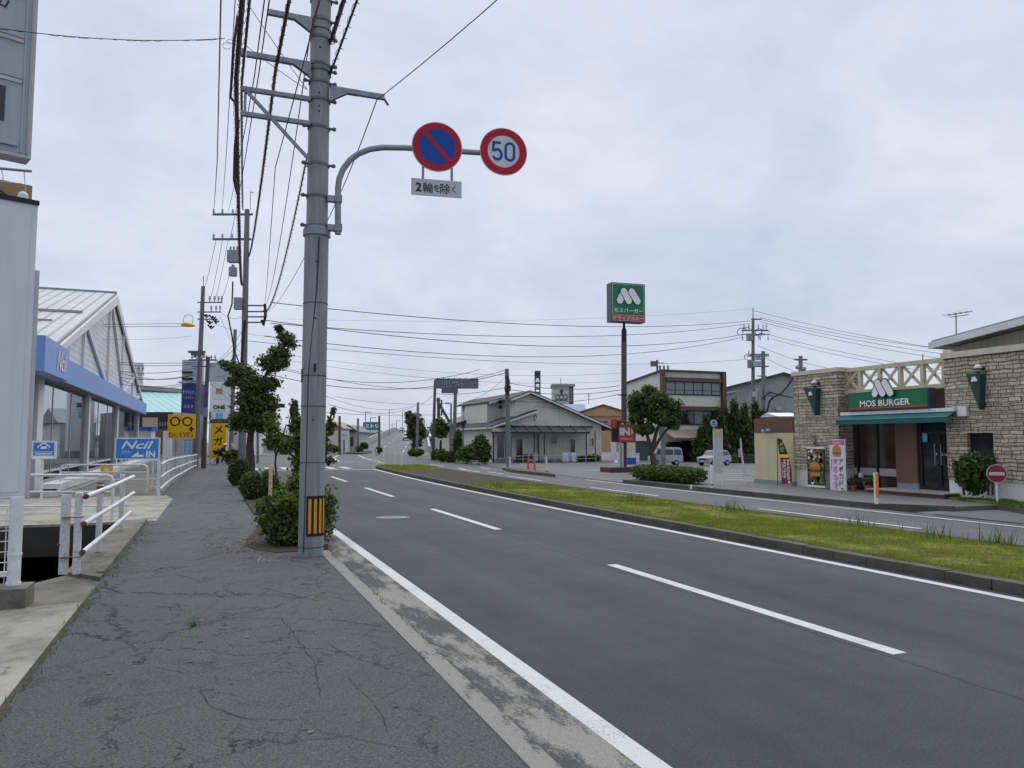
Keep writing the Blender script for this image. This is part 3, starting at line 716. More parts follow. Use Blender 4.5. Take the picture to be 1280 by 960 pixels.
seam([(250, 862), (262, 882), (300, 898), (372, 901)], 0.0074); seam([(196, 834), (230, 842), (264, 838), (330, 826)], 0.0050); seam([(350, 770), (372, 800), (392, 828), (400, 870)], 0.0056); seam([(410, 806), (452, 826), (490, 833), (545, 846)], 0.0056); seam([(300, 925), (360, 930), (430, 920), (500, 935)], 0.0062); seam([(436, 850), (470, 880), (484, 915)], 0.0050); seam([(330, 798), (420, 790), (500, 800)], 0.0043)
struct('sidewalk_cracks', mb, 'crack_black')
mb = MB()
for pts in (((322, 703), (326, 696), (331, 700), (326, 703)), ((336, 702), (339, 697), (344, 701), (338, 703)), ((343, 698), (352, 694)), ((345, 703), (353, 699))): ribbon(mb, [G(*p, .012) for p in pts], .012, .017)
struct('survey_paint_marks', mb, 'kerb_strip_concrete')
# dry leaves and bits along the joints, weeds at edges
xy = np.column_stack([-1.13+RNG.normal(size=260)*.035, -2+12.5*RNG.random(260)]); tag(quads_obj('weeds', blade_tris(xy, .02, .035, .012), 'weed_blade', nv=3), kind='stuff')
xy = np.column_stack([-.1+RNG.normal(size=26)*.03, 7.75+RNG.normal(size=26)*.05]); tag(quads_obj('weeds', blade_tris(xy, .012, .05, .012), 'weed_blade', nv=3), kind='stuff')
xy = np.column_stack([1.72+RNG.normal(size=160)*.02, 4+7.5*RNG.random(160)**.6]); tag(quads_obj('weeds', blade_tris(xy, .01, .03, .010), 'weed_blade', nv=3), kind='stuff')
lq = leaf_quads([(.35, 13.4, .03, .55, 1.3, .01)], 260, .035); lq[:,:,2] = .035 + np.abs(lq[:,:,2]-.035)*.3; tag(quads_obj('fallen_leaves', lq, 'dead_leaf'), kind='stuff')
lq = leaf_quads([(.2, 7, .02, 1.4, 6, .004)], 90, .03); lq[:,:,2] = .018 + np.abs(lq[:,:,2]-.02)*.2; tag(quads_obj('fallen_leaves', lq, 'dead_leaf'), kind='stuff')
xy = []
for cx_, cy_, n_ in ((11.15, 8.3, 40), (11.2, 7.3, 70), (11.25, 6.6, 90), (10.9, 9.2, 30), (11.2, 10.9, 25), (8.75, 24.0, 30), (10.2, 17.5, 30), (11.0, 14.5, 40)):
    xy.append(np.column_stack([cx_+RNG.normal(size=n_)*.13, cy_+RNG.normal(size=n_)*.22]))
tag(quads_obj('tall_weeds', blade_tris(np.vstack(xy), .135, .24, .02, .25), 'weed_blade', nv=3), kind='stuff')
# the overpass ramp
L0, L1 = PD(441, 565.5, 108), PD(492.5, 538.2, 255); L0.z = 0.02
dr = (L1-L0); dh = V((dr.x, dr.y, 0)).normalized(); rt = V((dh.y, -dh.x, 0)); RW = 10.5
L2 = L1 + dh*200 + V((0, 0, .6)); Lm = L0 - dh*10; Lm.z = 0.0
mb = MB()
for a, b in ((Lm, L0), (L0, L1), (L1, L2)): mb.face([a, a+rt*RW, b+rt*RW, b])
struct('overpass_road', mb, 'ramp_road')
mb = MB()
for s, e, off in ((L0, L1, -.35), (L1, L2, -.35)):
    a, b = s+rt*off, e+rt*off
    mb.raw([V((a.x, a.y, -.1)), V((b.x, b.y, -.1)), b+V((0,0,1.1)), a+V((0,0,1.1)), V((*(a+rt*.33)[:2], -.1)), V((*(b+rt*.33)[:2], -.1)), b+rt*.33+V((0,0,1.1)), a+rt*.33+V((0,0,1.1))],
           [(0,1,2,3),(5,4,7,6),(3,2,6,7),(0,3,7,4),(1,5,6,2)])
struct('overpass_parapet', mb, 'parapet')
mb = MB()
for s, e in ((L0, L1), (L1, L2)):
    a, b = s+rt*RW, e+rt*RW
    mb.raw([V((a.x, a.y, -.1)), V((b.x, b.y, -.1)), b+V((0,0,.9)), a+V((0,0,.9)), V((*(a+rt*.33)[:2], -.1)), V((*(b+rt*.33)[:2], -.1)), b+rt*.33+V((0,0,.9)), a+rt*.33+V((0,0,.9))],
           [(0,1,2,3),(5,4,7,6),(3,2,6,7),(0,3,7,4),(1,5,6,2)])
struct('overpass_far_parapet', mb, 'parapet')
mb = MB()
for k in (.33, .66):
    for i in range(9):
        t = i/9; a = L0.lerp(L1, t)+rt*RW*k; b = L0.lerp(L1, t+.04)+rt*RW*k; w = rt*.08
        mb.face([a-w+UP*.02, a+w+UP*.02, b+w+UP*.02, b-w+UP*.02])
struct('overpass_markings', mb, 'worn_paint')

# ------------------------------------------------------------------ the big concrete pole and the traffic signs on it
PB = V((1.42, 11.79, 0.0)); PDEP = PB.dot(FWV)
def pz(y): return PD(393, y, PDEP).z
pole = thing('utility_pole', 'thick grey concrete utility pole with yellow and black hazard wrap beside the road', 'utility pole', PB)
zs = pz(291)
mb = MB(); mb.cyl(PB, PB+UP*zs, .183, .178, 40); part('lower_shaft', mb, 'pole_concrete', pole, True)
mb = MB(); mb.cyl(PB+UP*zs, PB+UP*13.5, .160, .140, 40); part('upper_shaft', mb, 'pole_concrete', pole, True)
mb = MB(); mb.cyl(PB+UP*(zs-.06), PB+UP*(zs+.03), .205, n=32); mb.cyl(PB+UP*(zs+.03), PB+UP*(zs+.07), .19, n=32); part('collar', mb, 'galv', pole, True)
for y in (2, 28, 50, 83, 90, 105, 127, 161, 207, 247, 284):
    z = pz(y); mb = MB(); mb.cyl(PB+UP*(z-.02), PB+UP*(z+.02), .171, n=28)
    for sgn in ((-1, 1) if y in (161, 207, 247, 284, 105) else (1,)):
        mb.cyl(PB+V((sgn*.15, -.05, z)), PB+V((sgn*.235, -.06, z)), .022, n=8); mb.ball(PB+V((sgn*.225, -.06, z)), .034, 8)
    part('clamp_band', mb, 'galv_dark', pole)
for y in (380, 470, 578, 683, 508, 40): 
    mb = MB(); z = pz(y); r = .1835 if z < zs else .162; mb.ring(PB+UP*z, XR, r-.004, r+.002, 40, 0, U=YR); mb.cyl(PB+UP*(z-.006), PB+UP*(z+.006), r+.002, n=36); part('tie_wire', mb, 'cable_grey', pole)
mb = MB()
for y in (65, 121, 137, 144, 330, 400, 525): z = pz(y); mb.ball(PB+V((-.02, -(.182 if z < zs else .158), z)), .014, 8)
part('step_socket', mb, 'black', pole)
# hazard wrap: black sheet with upright yellow stripes
zlo, zhi = pz(669), pz(619); mb = MB(); fa = math.atan2(-PB.y, -PB.x)        # direction from the pole towards the road user
def wrap(mb, r, a0, a1, z0, z1, mi, n=24):
    for i in range(n):
        p, q = a0+(a1-a0)*i/n, a0+(a1-a0)*(i+1)/n
        mb.face([PB+V((math.cos(p)*r, math.sin(p)*r, z0)), PB+V((math.cos(q)*r, math.sin(q)*r, z0)), PB+V((math.cos(q)*r, math.sin(q)*r, z1)), PB+V((math.cos(p)*r, math.sin(p)*r, z1))], mi)
wrap(mb, .187, fa-.42, fa+4.6, zlo, zhi, 0, 60)
for k in range(11): wrap(mb, .1885, fa-.24+k*.43, fa-.02+k*.43, zlo+.045, zhi-.045, 1, 4)
part('hazard_wrap', mb, ['black', 'hazard_yellow'], pole)
mb = MB(); mb.tube([PD(x, y, PDEP-.17) for x, y in ((399, 296), (396, 360), (390, 420), (385.5, 470), (383.5, 560), (381, 640), (379.5, 691))], .012, 6); part('ground_wire', mb, 'cable_grey', pole)
mb = MB(); mb.box(PB+V((-.03, -.20, pz(461)-.06)), PB+V((.0, -.18, pz(461)+.06))); mb.box(PB+V((-.19, -.05, pz(470)-.10)), PB+V((-.16, .0, pz(470)+.10))); part('junction_box', mb, 'black', pole)
def arm(y, x1, ya, yb=None, taper=True, h0=.10, h1=.075, brace=False):
    """horizontal steel arm along x from the pole surface"""
    z = pz(y); s = 1 if x1 > 0 else -1; a = PB + V((s*.15, -.12, z)); b = PB + V((x1, -.12, z)); mb = MB()
    mb.beam(a, b, .07, h1)
    if taper: mb.prism([a+V((0, -.04, h1/2)), a+V((s*.42, -.04, h1/2)), a+V((s*.42, -.04, -h1/2)), a+V((s*.26, -.04, -h1/2)), a+V((0, -.04, -.20))], (0, .012, 0)); mb.prism([a+V((0, .03, h1/2)), a+V((s*.42, .03, h1/2)), a+V((s*.42, .03, -h1/2)), a+V((s*.26, .03, -h1/2)), a+V((0, .03, -.20))], (0, .012, 0))
    part('cable_arm', mb, 'galv', pole); return b
arm(33, -.80, 0); e2 = arm(88, -1.08, 0); e3 = arm(130, -1.14, 0, taper=False, h1=.06); e4 = arm(160, -1.14, 0, taper=False, h1=.06); er = arm(113, .98, 0)
mb = MB(); mb.beam(PB+V((-.17, -.13, pz(203))), e3+V((.06, -.02, -.02)), .045); mb.cyl(e3+V((.06, 0, 0)), e4+V((.06, 0, 0)), .02, n=8); part('arm_brace', mb, 'galv', pole)
mb = MB(); mb.beam(e2+V((-.05, -.02, -.05)), e2+V((-.05, .06, .09)), .05); mb.cyl(er+V((0, 0, -.02)), er+V((.06, -.02, -.12)), .02, n=8); part('cable_clamp', mb, 'galv_dark', pole)

YS = PB.y - .12                                         # plane of the sign arm, across the road
br = thing('sign_bracket', 'curved grey pipe bracket reaching from the concrete pole over the road', 'sign bracket', PY(424, 291, YS))
pp = [PY(*q, YS) for q in ((422.5, 293), (422.5, 262), (422.5, 236), (424, 224), (428.5, 212), (437, 200.5), (448, 192), (462, 186.5), (478, 184.3), (505, 184.6), (560, 188), (600, 190.8), (628, 192))]
mb = MB(); mb.tube(pp, .047, 14); part('curved_pipe', mb, 'galv', br, True)
for y in (249, 285): mb = MB(); q = PY(416, y, YS); mb.obox(q-UP*.045, XR, .17, .09, .09); mb.obox(PY(422.5, y, YS)-UP*.055, XR, .11, .12, .11); part('pole_clamp', mb, 'galv', br)
SR = V((math.cos(rad(8)), -math.sin(rad(8)), 0)); SN = SR.cross(UP)
def disc_sign(name, label, px, py, r):
    c = PY(px, py, YS-.10); t = thing(name, label, 'traffic sign', c)
    mb = MB(); mb.disc(c, SR, r, .012, 64); part('plate', mb, 'plate_grey', t)
    mb = MB(); mb.beam(c-SN*.02-SR*.25, c-SN*.02+SR*.25, .03, .05); mb.obox(c-SN*.07-UP*.05, SR, .10, .12, .10); part('clip', mb, 'galv', t)
    return t, c
np_, c = disc_sign('no_parking_sign', 'round blue no-parking sign with red rim and red slash above the road', 546.5, 183.5, .405)
mb = MB(); mb.ring(c, SR, 0, .293, 64, 0); 
for v in range(0): pass
mb.v = [tuple(V(p)+SN*.003) for p in mb.v]; part('blue_field', mb, 'sign_blue', np_)
mb = MB(); mb.ring(c+SN*.003, SR, .288, .393, 64, 0)
d = V((1, -1.12)).normalized(); q = V((d.y, -d.x)); mb.flat(c, SR, [tuple(d*-.30+q*.036), tuple(d*-.30-q*.036), tuple(d*.30-q*.036), tuple(d*.30+q*.036)][::-1], 0, UP, .006); mb.flat(c, SR, [tuple(d*-.30+q*.036), tuple(d*-.30-q*.036), tuple(d*.30-q*.036), tuple(d*.30+q*.036)], 0, UP, .0065)
part('red_rim', mb, 'sign_red', np_)
sp, c2 = disc_sign('speed_limit_sign', 'round white speed sign reading 50 in blue with red rim', 629.5, 189.5, .40)
mb = MB(); mb.ring(c2+SN*.003, SR, 0, .27, 64); part('white_field', mb, 'sign_white', sp)
mb = MB(); mb.ring(c2+SN*.004, SR, .268, .388, 64); part('red_rim', mb, 'sign_red', sp)
mb = MB(); lw = .026
def stroke(mb, c, R, pts, w, mi=0, lift=.007):
    pts = [V((*p, 0)) for p in pts]; L = len(pts); vs = []; Rr, U, N = frame(R)
    for i, p in enumerate(pts):
        d = (pts[min(i+1, L-1)]-pts[max(0, i-1)]).normalized(); s = V((d.y, -d.x, 0))*w/2
        for o in (p-s, p+s): vs.append(c + Rr*o.x + U*o.y + N*lift)
    mb.raw(vs, [(2*i, 2*i+1, 2*i+3, 2*i+2) for i in range(L-1)], mi)
def arc(cx, cy, rx, ry, a0, a1, n=14): return [(cx+rx*math.cos(rad(a0+(a1-a0)*i/n)), cy+ry*math.sin(rad(a0+(a1-a0)*i/n))) for i in range(n+1)]
stroke(mb, c2, SR, [(-.045, .142), (-.17, .142)], .042); stroke(mb, c2, SR, [(-.168, .162), (-.178, -.005)], .042, 0, .0075)
stroke(mb, c2, SR, [(-.178, .012)]+arc(-.108, -.058, .072, .085, 128, -150, 20)+[(-.182, -.108)], .042, 0, .008)
stroke(mb, c2, SR, arc(.105, .075, .072, .072, 0, 180, 12)+arc(.105, -.07, .072, .072, 180, 360, 12)+[(.177, .075)], .042)
part('number', mb, 'sign_blue', sp)
c3 = PY(545.7, 235, YS-.10); pl = thing('supplementary_plate', 'white plate with Japanese lettering hanging under the no-parking sign', 'traffic sign', c3)
mb = MB(); mb.board(c3, SR, .805, .27, .012, 0); part('plate', mb, 'plate_grey', pl)
for x in (-.215, .245): mb = MB(); mb.board(c3+SR*x+UP*.21-SN*.014, SR, .04, .28, .02); part('hanger', mb, 'galv', pl)
mb = MB()
for ch, x, hh in (('2', -.285, .145), ('輪', -.135, .165), ('を', .005, .115), ('除', .14, .165), ('く', .278, .115)): mb.text(ch, c3+SR*x-UP*.004, SR, None, hh, 0, bold=.03 if ch == '2' else .008, res=3)
part('lettering', mb, 'glyph_black', pl)

# ------------------------------------------------------------------ overhead cables
def cable(pts, r, label, group, m='cable', sag=0.0, n=4, spiral=0.0, name='overhead_cable', seg=14, turns=3.2):
    """pts: 3D points; each span sags by sag metres"""
    pts = [V(p) for p in pts]; out = []
    sg = sag if isinstance(sag, (list, tuple)) else [sag]*(len(pts)-1)
    for i in range(len(pts)-1):
        for k in range(seg):
            t = k/seg; p = pts[i].lerp(pts[i+1], t); p.z -= 4*sg[i]*t*(1-t); out.append(p)
    out.append(pts[-1]); mb = MB(); mb.tube(out, r, n)
    if spiral:
        hp = []; 
        for i in range(len(out)-1):
            a, b = out[i], out[i+1]; L = (b-a).length; st = max(2, int(L*turns*7)); d = (b-a).normalized(); s = d.cross(UP).normalized(); u = s.cross(d)
            if min(a.dot(FWV), b.dot(FWV)) > 45: continue
            for k in range(st):
                p = a.lerp(b, k/st); th = 2*math.pi*turns*(L*k/st) + i*1.7; hp.append(p + s*math.cos(th)*spiral + u*math.sin(th)*spiral - UP*spiral*.6)
        if hp: mb.tube(hp, .0045, 3)
    return single(name, mb, m, label, 'cable', group)
D2 = 40.0                                               # distance of the second pole
GA = 'cables between the two nearest poles of the left pavement'
def over(xa, ya, da, xb, yb, r, label, sag=.35, spiral=0, m='cable', za=None, dyy=0):
    a = PD(xa, ya, da); b = PD(xb, yb, D2); c = V((a.x, -22, a.z+.2)); return cable([c, a, b], r, label, GA, m, [.5, sag], 5, spiral)
thin = 'thin black overhead wire running along the pavement poles'
over(271.5, 200, 16, 267, 266, .011, thin, .15); over(283, 190, 20, 277, 266, .009, thin, .15); over(318, 95, 12, 285, 264, .010, thin, .25); over(323, 95, 12, 287, 300, .010, thin, .3)
over(344, 210, 13, 329, 398, .008, thin, .5)
cable([PD(470, 124, 11.4)+V((2.6, -9, .9)), PD(471, 125, 11.4), PD(384, 315, 20), PD(331, 392, D2)], .009, 'black wire hanging from the right-hand arm of the concrete pole', GA, sag=[.2, .3, .3])
thick = 'thick black bundled cable wrapped in wire along the pavement poles'
over(295, 100, 11.2, 303, 355, .038, thick, .9, .05); over(302, 105, 11.25, 304, 262, .019, thick, .5, .026, 'cable'); over(344, 90, 11.5, 311, 320, .026, thick, .55, .036); over(388, 40, 11.3, 332, 380, .010, thin, .9)
cable([PD(412, 95, 11.5)+V((.3, -14, .8)), PD(413, 92, 11.5), PD(384, 195, 15.5), PD(329, 388, D2)], .017, thick, GA, sag=[.15, .2, 1.0], spiral=.04)
cable([PD(417, 40, 11.2)+V((.1, -16, .6)), PD(416, 45, 11.2), PD(413, 40, 11.7)], .032, 'short thick black cable bundle ending at the right side of the concrete pole', GA, sag=.1, spiral=.045)
mb = MB(); mb.tube([PD(x, y, 11.15) for x, y in ((297, 20), (292, 60), (289.5, 100), (288, 122), (294, 128), (298, 160))], .022, 6); mb.tube([PD(x, y, 11.4) for x, y in ((298, 150), (294, 185), (293, 225), (297, 242))], .028, 6)
single('cable_slack_loop', mb, 'cable', 'slack loops of black cable beside the arms of the concrete pole', 'cable', GA)
cable([PD(-60, 26, 9.5), PD(281, 48, 11.4)], .006, 'single thin wire crossing the sky above the left signboard', GA, 'cable_grey', .12, spiral=.008)
mb = MB()
for cx_, cy_, rr in ((284, 57, .07), (287, 52, .045)): mb.tube([PD(cx_, cy_, 11.3)+CRV*(math.cos(t)*rr)+UP*(math.sin(t)*rr*.8) for t in np.linspace(.4, 5.8, 14)], .004, 4)
single('wire_curl', mb, 'cable_grey', 'small curl of thin wire where the crossing wire meets the bundle', 'cable', GA)
for a, b in (((310, 5), (384, 112)), ((305, 55), (384, 112))): cable([PD(*a, 11.3), PD(*b, 11.2)], .005, 'thin slanting stay wire beside the arms of the concrete pole', GA, 'cable_grey', .02)

# ------------------------------------------------------------------ left side: poles
def bl(x, y, D, r, rz=None, dep=1.0):
    c = PD(x, y, D); k = D/FOC; return (c.x, c.y, c.z, r*k, r*k*dep, (rz or r)*k)
def pole_thing(name, label, top, base, D, r0, r1, m='far_pole', group=None, cat='utility pole', z0=0.0):
    b = PD(base[0], base[1], D); b.z = z0; tp = PD(top[0], top[1], D); t = thing(name, label, cat, b, group)
    mb = MB(); mb.cyl(b-UP*.1, tp, r0, r1, 14); part('shaft', mb, m, t, True); return t, b, tp
def crossarm(t, D, x0, x1, y, w=.08, m='galv_dark', ins=(), ih=.28, down=False):
    a, b = PD(x0, y, D), PD(x1, y, D); b.z = a.z; mb = MB(); mb.beam(a, b, w); o = part('crossarm', mb, m, t)
    mb = MB()
    for x in ins:
        p = PD(x, y, D); p.z = a.z; s = -1 if down else 1
        mb.cyl(p, p+UP*s*ih*.4, .03, n=6); mb.cyl(p+UP*s*ih*.4, p+UP*s*ih, .065, .05, 8)
    if ins: part('insulator', mb, 'insulator', t)
    return a
t, b, tp = pole_thing('utility_pole', 'tall concrete utility pole with a transformer and crossarms rising behind the pavement tree', (309, 262), (302, 592), D2, .2, .13)
a = crossarm(t, D2, 266, 316, 268, .1, ins=(267, 278, 291)); a = crossarm(t, D2, 266, 314, 299, .1, ins=(267, 278, 290))
mb = MB(); q = PD(292, 328, D2-.1); mb.obox(q, CRV, .58, .4, .62)
for i in range(3): mb.cyl(q+CRV*(-.18+.18*i)+UP*.62, q+CRV*(-.18+.18*i)+UP*.85, .05, n=8)
part('switch_box', mb, 'transformer', t)
mb = MB(); q = PD(291, 345, D2-.1); mb.cyl(q, q+UP*.45, .22, n=14); mb.cyl(q+UP*.45, q+UP*.6, .08, n=8); part('transformer_can', mb, 'transformer', t, True)
mb = MB(); q = PD(297.5, 387, D2-.3); mb.obox(q, CRV, .36, .3, .62); part('cabinet', mb, 'transformer', t)
for y in (382, 389.5, 396, 403): crossarm(t, D2, 309, 331, y, .07)
mb = MB(); mb.tube([PD(x, y, D2-.3) for x, y in ((331, 380), (332, 395), (329, 407), (327, 400))], .08, 6); mb.tube([PD(x, y, D2-.2) for x, y in ((291, 352), (290, 380), (285, 395), (290, 420), (293, 440))], .04, 5)
mb.tube([PD(x, y, D2-.25) for x, y in ((306, 400), (303, 430), (302, 450), (301, 480))], .06, 5); part('cable_bundle', mb, 'cable', t)
mb = MB(); mb.cyl(PD(313, 262, D2), PD(313, 240, D2), .02, n=6); mb.beam(PD(313, 240, D2), PD(317, 241, D2), .04); part('lightning_rod', mb, 'galv', t)
t, b, tp = pole_thing('utility_pole', 'grey utility pole with orange cover on its wire beside the white guard fence', (254, 358), (244, 585), 48, .2, .12)
mb = MB(); mb.cyl(tp, PD(254.5, 345, 48), .03, n=6); part('lightning_rod', mb, 'galv', t)
for y, x1, ins in ((378, 278, (262, 268, 273, 277)), (390, 276, (264, 270, 275)), (399, 272, ())): crossarm(t, 48, 247, x1, y, .07, ins=ins, ih=.4)
mb = MB()
for x, y in ((262, 402), (266, 396), (270, 401), (258, 394), (264, 408)): mb.tube([PD(x-4, y-2, 47.8), PD(x, y+3, 47.8), PD(x+4, y, 47.8)], .05, 5); mb.ball(PD(x, y, 47.8), .08, 8)
part('jumper_wires', mb, 'cable', t)
mb = MB()
for k in range(3): q = PD(246+k*1.5, 441+k*3, 48); mb.obox(q, CRV, 1.0-.2*k, .3, .12)
part('bracket', mb, 'galv_dark', t)
q = PD(234, 406, 46); mb = MB(); mb.tube([q+CRV*x+UP*z for x, z in ((-.35, 0), (-.15, .03), (.15, -.02), (.45, -.06))], [.07, .14, .12, .06], 8); mb.tube([q+CRV*(.05+.3*math.cos(a))+UP*(.3+.32*math.sin(a)) for a in np.linspace(-.6, 3.7, 12)], .02, 5)
single('wire_cover', mb, 'amber', 'orange insulating cover on the wire left of the grey pole', 'cable cover')
t, b, tp = pole_thing('utility_pole', 'low leaning wooden pole with brown foot next to the grey pole by the fence', (260, 446), (254, 588), 47, .14, .12, 'far_pole_dark')
crossarm(t, 47, 236, 271, 450, .09, ins=(240, 246, 252, 258, 264, 269)); crossarm(t, 47, 240, 268, 458, .07)
mb = MB(); q = PD(254.3, 588, 46.98); q.z = 0; mb.cyl(q, PD(255.6, 548, 46.98), .15, .145, 12); part('brown_sleeve', mb, 'wood_pole', t)
mb = MB(); q = PD(256, 521, 46.6); mb.obox(q, CRV, .3, .25, .55); q = PD(263, 525, 46.8); mb.obox(q, CRV, .12, .2, .5); part('meter_box', mb, 'transformer', t)
t, b, tp = pole_thing('utility_pole', 'slim far grey pole seen left of the transformer pole', (294, 412), (288, 582), 55, .16, .12)
mb = MB(); mb.tube([PD(x, y, 54.5) for x, y in ((289, 452), (294, 440), (299, 455))], .06, 5); part('cable_bundle', mb, 'cable', t)
# service wires fanning out between the left poles
GL = 'thin service wires at the left poles'
LB = 'thin dark service wire near the left poles and the blue showroom'
def wire(a, da, b, db, r=.011, sag=.3, label=LB, g=GL, m='cable_grey', **k): return cable([PD(*a, da), PD(*b, db)], r, label, g, m, sag, 4, **k)
for y0, y1, s in ((405.5, 404.5, .0), (408.5, 408, .0), (424, 420, .1)): wire((120, y0), 40, (240, y1), 47.5, .014 if y0 < 420 else .008, s)
for y0, y1, s in ((453, 453, .05), (455.5, 455, .1), (464, 460, .2), (466, 468, .35), (472, 468, .2), (474, 476, .5), (480, 476, .25)): wire((150, y0), 44, (245, y1), 47.8, .016, s)
for a, da, b, db in (((262, 402), 48, (340, 420), 60), ((276, 390), 48, (305, 395), D2), ((275, 395), 48, (300, 440), 46), ((262, 455), 47, (303, 425), D2), ((262, 455), 47, (303, 440), D2), ((268, 452), 47, (302, 415), D2), ((262, 460), 47, (294, 440), 55), ((268, 470), 47, (300, 455), D2),
                     ((262, 475), 47, (330, 500), 60), ((262, 480), 47, (345, 510), 62), ((262, 478), 47, (320, 520), 62), ((270, 300), D2, (252, 372), 48), ((278, 300), D2, (262, 378), 48), ((285, 300), D2, (268, 378), 48), ((290, 330), D2, (275, 378), 48)):
    wire(a, da, b, db, .012, .25)
# wires crossing the road to the right-hand poles
GX = 'wires crossing high over the road'
LX = 'thin grey wire sagging across the road from pole to pole'
for a, da, m_, b, db, r in (((338, 378), D2, .9, (938, 401), 75, .022), ((338, 404), D2, 1.0, (938, 404), 75, .020), ((330, 400), D2, 1.3, (930, 418), 74, .022), ((330, 420), D2, 1.5, (930, 421), 74, .020), ((300, 425), 45, .9, (935, 449), 75, .016), ((330, 466), 46, 1.0, (632, 466), 47, .020), ((330, 452), 46, .9, (600, 480), 60, .016), ((340, 458), 46, .9, (600, 462), 47.5, .016),
                     ((633, 478), 46, .3, (775, 482), 44, .016), ((633, 486), 46, .3, (778, 487), 44, .016), ((633, 500), 46, .3, (778, 492), 44, .014), ((633, 462), 46, .2, (545, 478), 65, .018), ((633, 484), 46, .2, (545, 492), 65, .018), ((633, 470), 46, .2, (590, 500), 60, .014), ((340, 440), 46, .7, (780, 466), 60, .010), ((345, 448), 46, .7, (780, 476), 60, .010),
                     ((410, 505), 60, .9, (522, 506), 95, .02), ((400, 515), 80, .6, (640, 510), 95, .018), ((522, 505), 95, .3, (545, 490), 68, .018), ((400, 492), 60, .9, (520, 506), 95, .016), ((420, 496), 50, .4, (600, 500), 60, .012)):
    cable([PD(*a, da), PD(*b, db)], r, LX, GX, 'cable_grey', m_, 4, seg=24)
for a, b in (((941, 388), (1300, 452)), ((950, 397), (1300, 448)), ((950, 399), (1300, 456)), ((950, 402), (1300, 464)), ((960, 418), (1300, 478)), ((965, 424), (1300, 482)), ((948, 432), (1100, 470)), ((955, 446), (1060, 478))):
    cable([PD(*a, 75), PD(*b, 60)], .018, 'thin grey wire running right from the double pole behind the restaurant', 'wires behind the restaurant', 'cable_grey', .5)
cable([PD(756, 408, 75)+V((-30, 0, -1)), PD(941, 386, 75)], .008, 'faint high wire reaching the top of the double pole', 'wires behind the restaurant', 'cable_grey', .6)

# ------------------------------------------------------------------ left foreground: signboards, footing, rails
PR = V((.927, .375, 0)).normalized(); PN = PR.cross(UP)
D = 8.2; tr_, br_ = PD(47.5, 257, D), PD(31, 622, D); hgt = tr_.z-br_.z; W = 2.6
t = thing('signboard', 'tall blank white box signboard on a white post at the left edge', 'signboard', V((br_.x-1.2, br_.y-.5, .2)))
c = V((tr_.x, tr_.y, (tr_.z+br_.z)/2)) - PR*(W/2)
mb = MB(); mb.board(c, PR, W, hgt, .16); part('case', mb, 'panel_white', t)
mb = MB(); mb.board(c+PN*.012, PR, W-.13, hgt-.13, .01); part('panel', mb, 'panel_white', t)
mb = MB(); mb.board(c+UP*(hgt/2+.025)+PN*.02, PR, W+.02, .05, .2); part('top_rail', mb, 'black', t)
mb = MB(); q = V((tr_.x, tr_.y, tr_.z+.05))-PR*.14-PN*.02; mb.cyl(q, q+UP*.03, .05, n=14); mb.ball(q+UP*.03, .05, 14, z0=-30); part('top_lamp', mb, 'panel_white', t, True)
mb = MB(); mb.board(V((tr_.x, tr_.y, c.z-.35))+PR*.03-PN*.05, PR, .05, hgt-.7, .05); part('side_trim', mb, 'frame_grey', t)
q0 = PD(11, 737, 7.95); q1 = PD(24, 618, 8.1); mb = MB(); q0 = V((q1.x, q1.y-.08, .2)); mb.cyl(q0, V((q0.x, q0.y, br_.z+.02)), .062, n=20); mb.cyl(q0+UP*.32, q0+UP*.345, .068, n=20); mb.cyl(q0+UP*.02, q0+UP*.05, .07, n=20)
part('post', mb, 'white_paint', t, True)
qf = G(31, 763, .0); mb = MB(); mb.box((qf.x-1.3, qf.y, -.02), (qf.x, qf.y+.42, .215)); single('footing_block', mb, 'dirty_concrete', 'weathered concrete footing block under the blank white signboard', 'concrete block')
# wire fence beside the post
t = thing('mesh_fence', 'white wire mesh fence behind the post of the blank signboard', 'fence', PD(4, 735, 8.6)); mb = MB()
fa, fb = q0-PR*.05+V((0, .3, 0)), q0-PR*1.4+V((0, .3, 0))
for z in np.arange(.2, .95, .11): mb.tube([fa+UP*(z-.2), fb+UP*(z-.2)], .005, 4)
for i in range(15): p = fa.lerp(fb, i/14); mb.tube([p, p+UP*.78], .005, 4)
part('wires', mb, 'white_paint', t); mb = MB(); mb.beam(fa+UP*.1, fb+UP*.1, .05); mb.beam(fa-UP*.02, fa+UP*.8, .04); part('fence_rail', mb, 'white_paint', t)
# the high lightbox sign
D = 10.2; tr2, br2 = PD(48.5, -10, D), PD(40.5, 199, D); H2 = 3.6; W2 = 2.8
c = V((tr2.x, tr2.y, br2.z+H2/2)) - PR*(W2/2)
t = thing('signboard', 'high grey ribbed signboard with dark lettering at the upper left corner', 'signboard', V((c.x, c.y, br2.z)))
mb = MB(); mb.board(c, PR, W2, H2, .3); part('case', mb, 'frame_grey', t)
mb = MB(); mb.board(c+PN*.01, PR, W2-.10, H2-.10, .01); part('panel', mb, 'panel_grey', t)  # white sign face, its shade put into the colour as grey
mb = MB(); k = D/FOC
for y in (53, 103, -2): q = V((tr2.x, tr2.y, PD(40, y, D).z))-PR*(W2/2+.05)+PN*.012; mb.board(q+PN*.03, PR, W2-.2, .035, .03, 0); mb.board(q+PN*.02-UP*.05, PR, W2-.2, .05, .02, 1)
mb.board(V((tr2.x, tr2.y, br2.z+.16))-PR*(W2/2+.05)+PN*.05, PR, W2-.24, .07, .05, 0)
for x in (.055, .125): mb.board(V((tr2.x, tr2.y, c.z))-PR*x+PN*.03, PR, .022, H2-.1, .03, 0)
part('ribs', mb, ['panel_grey', 'frame_grey'], t)
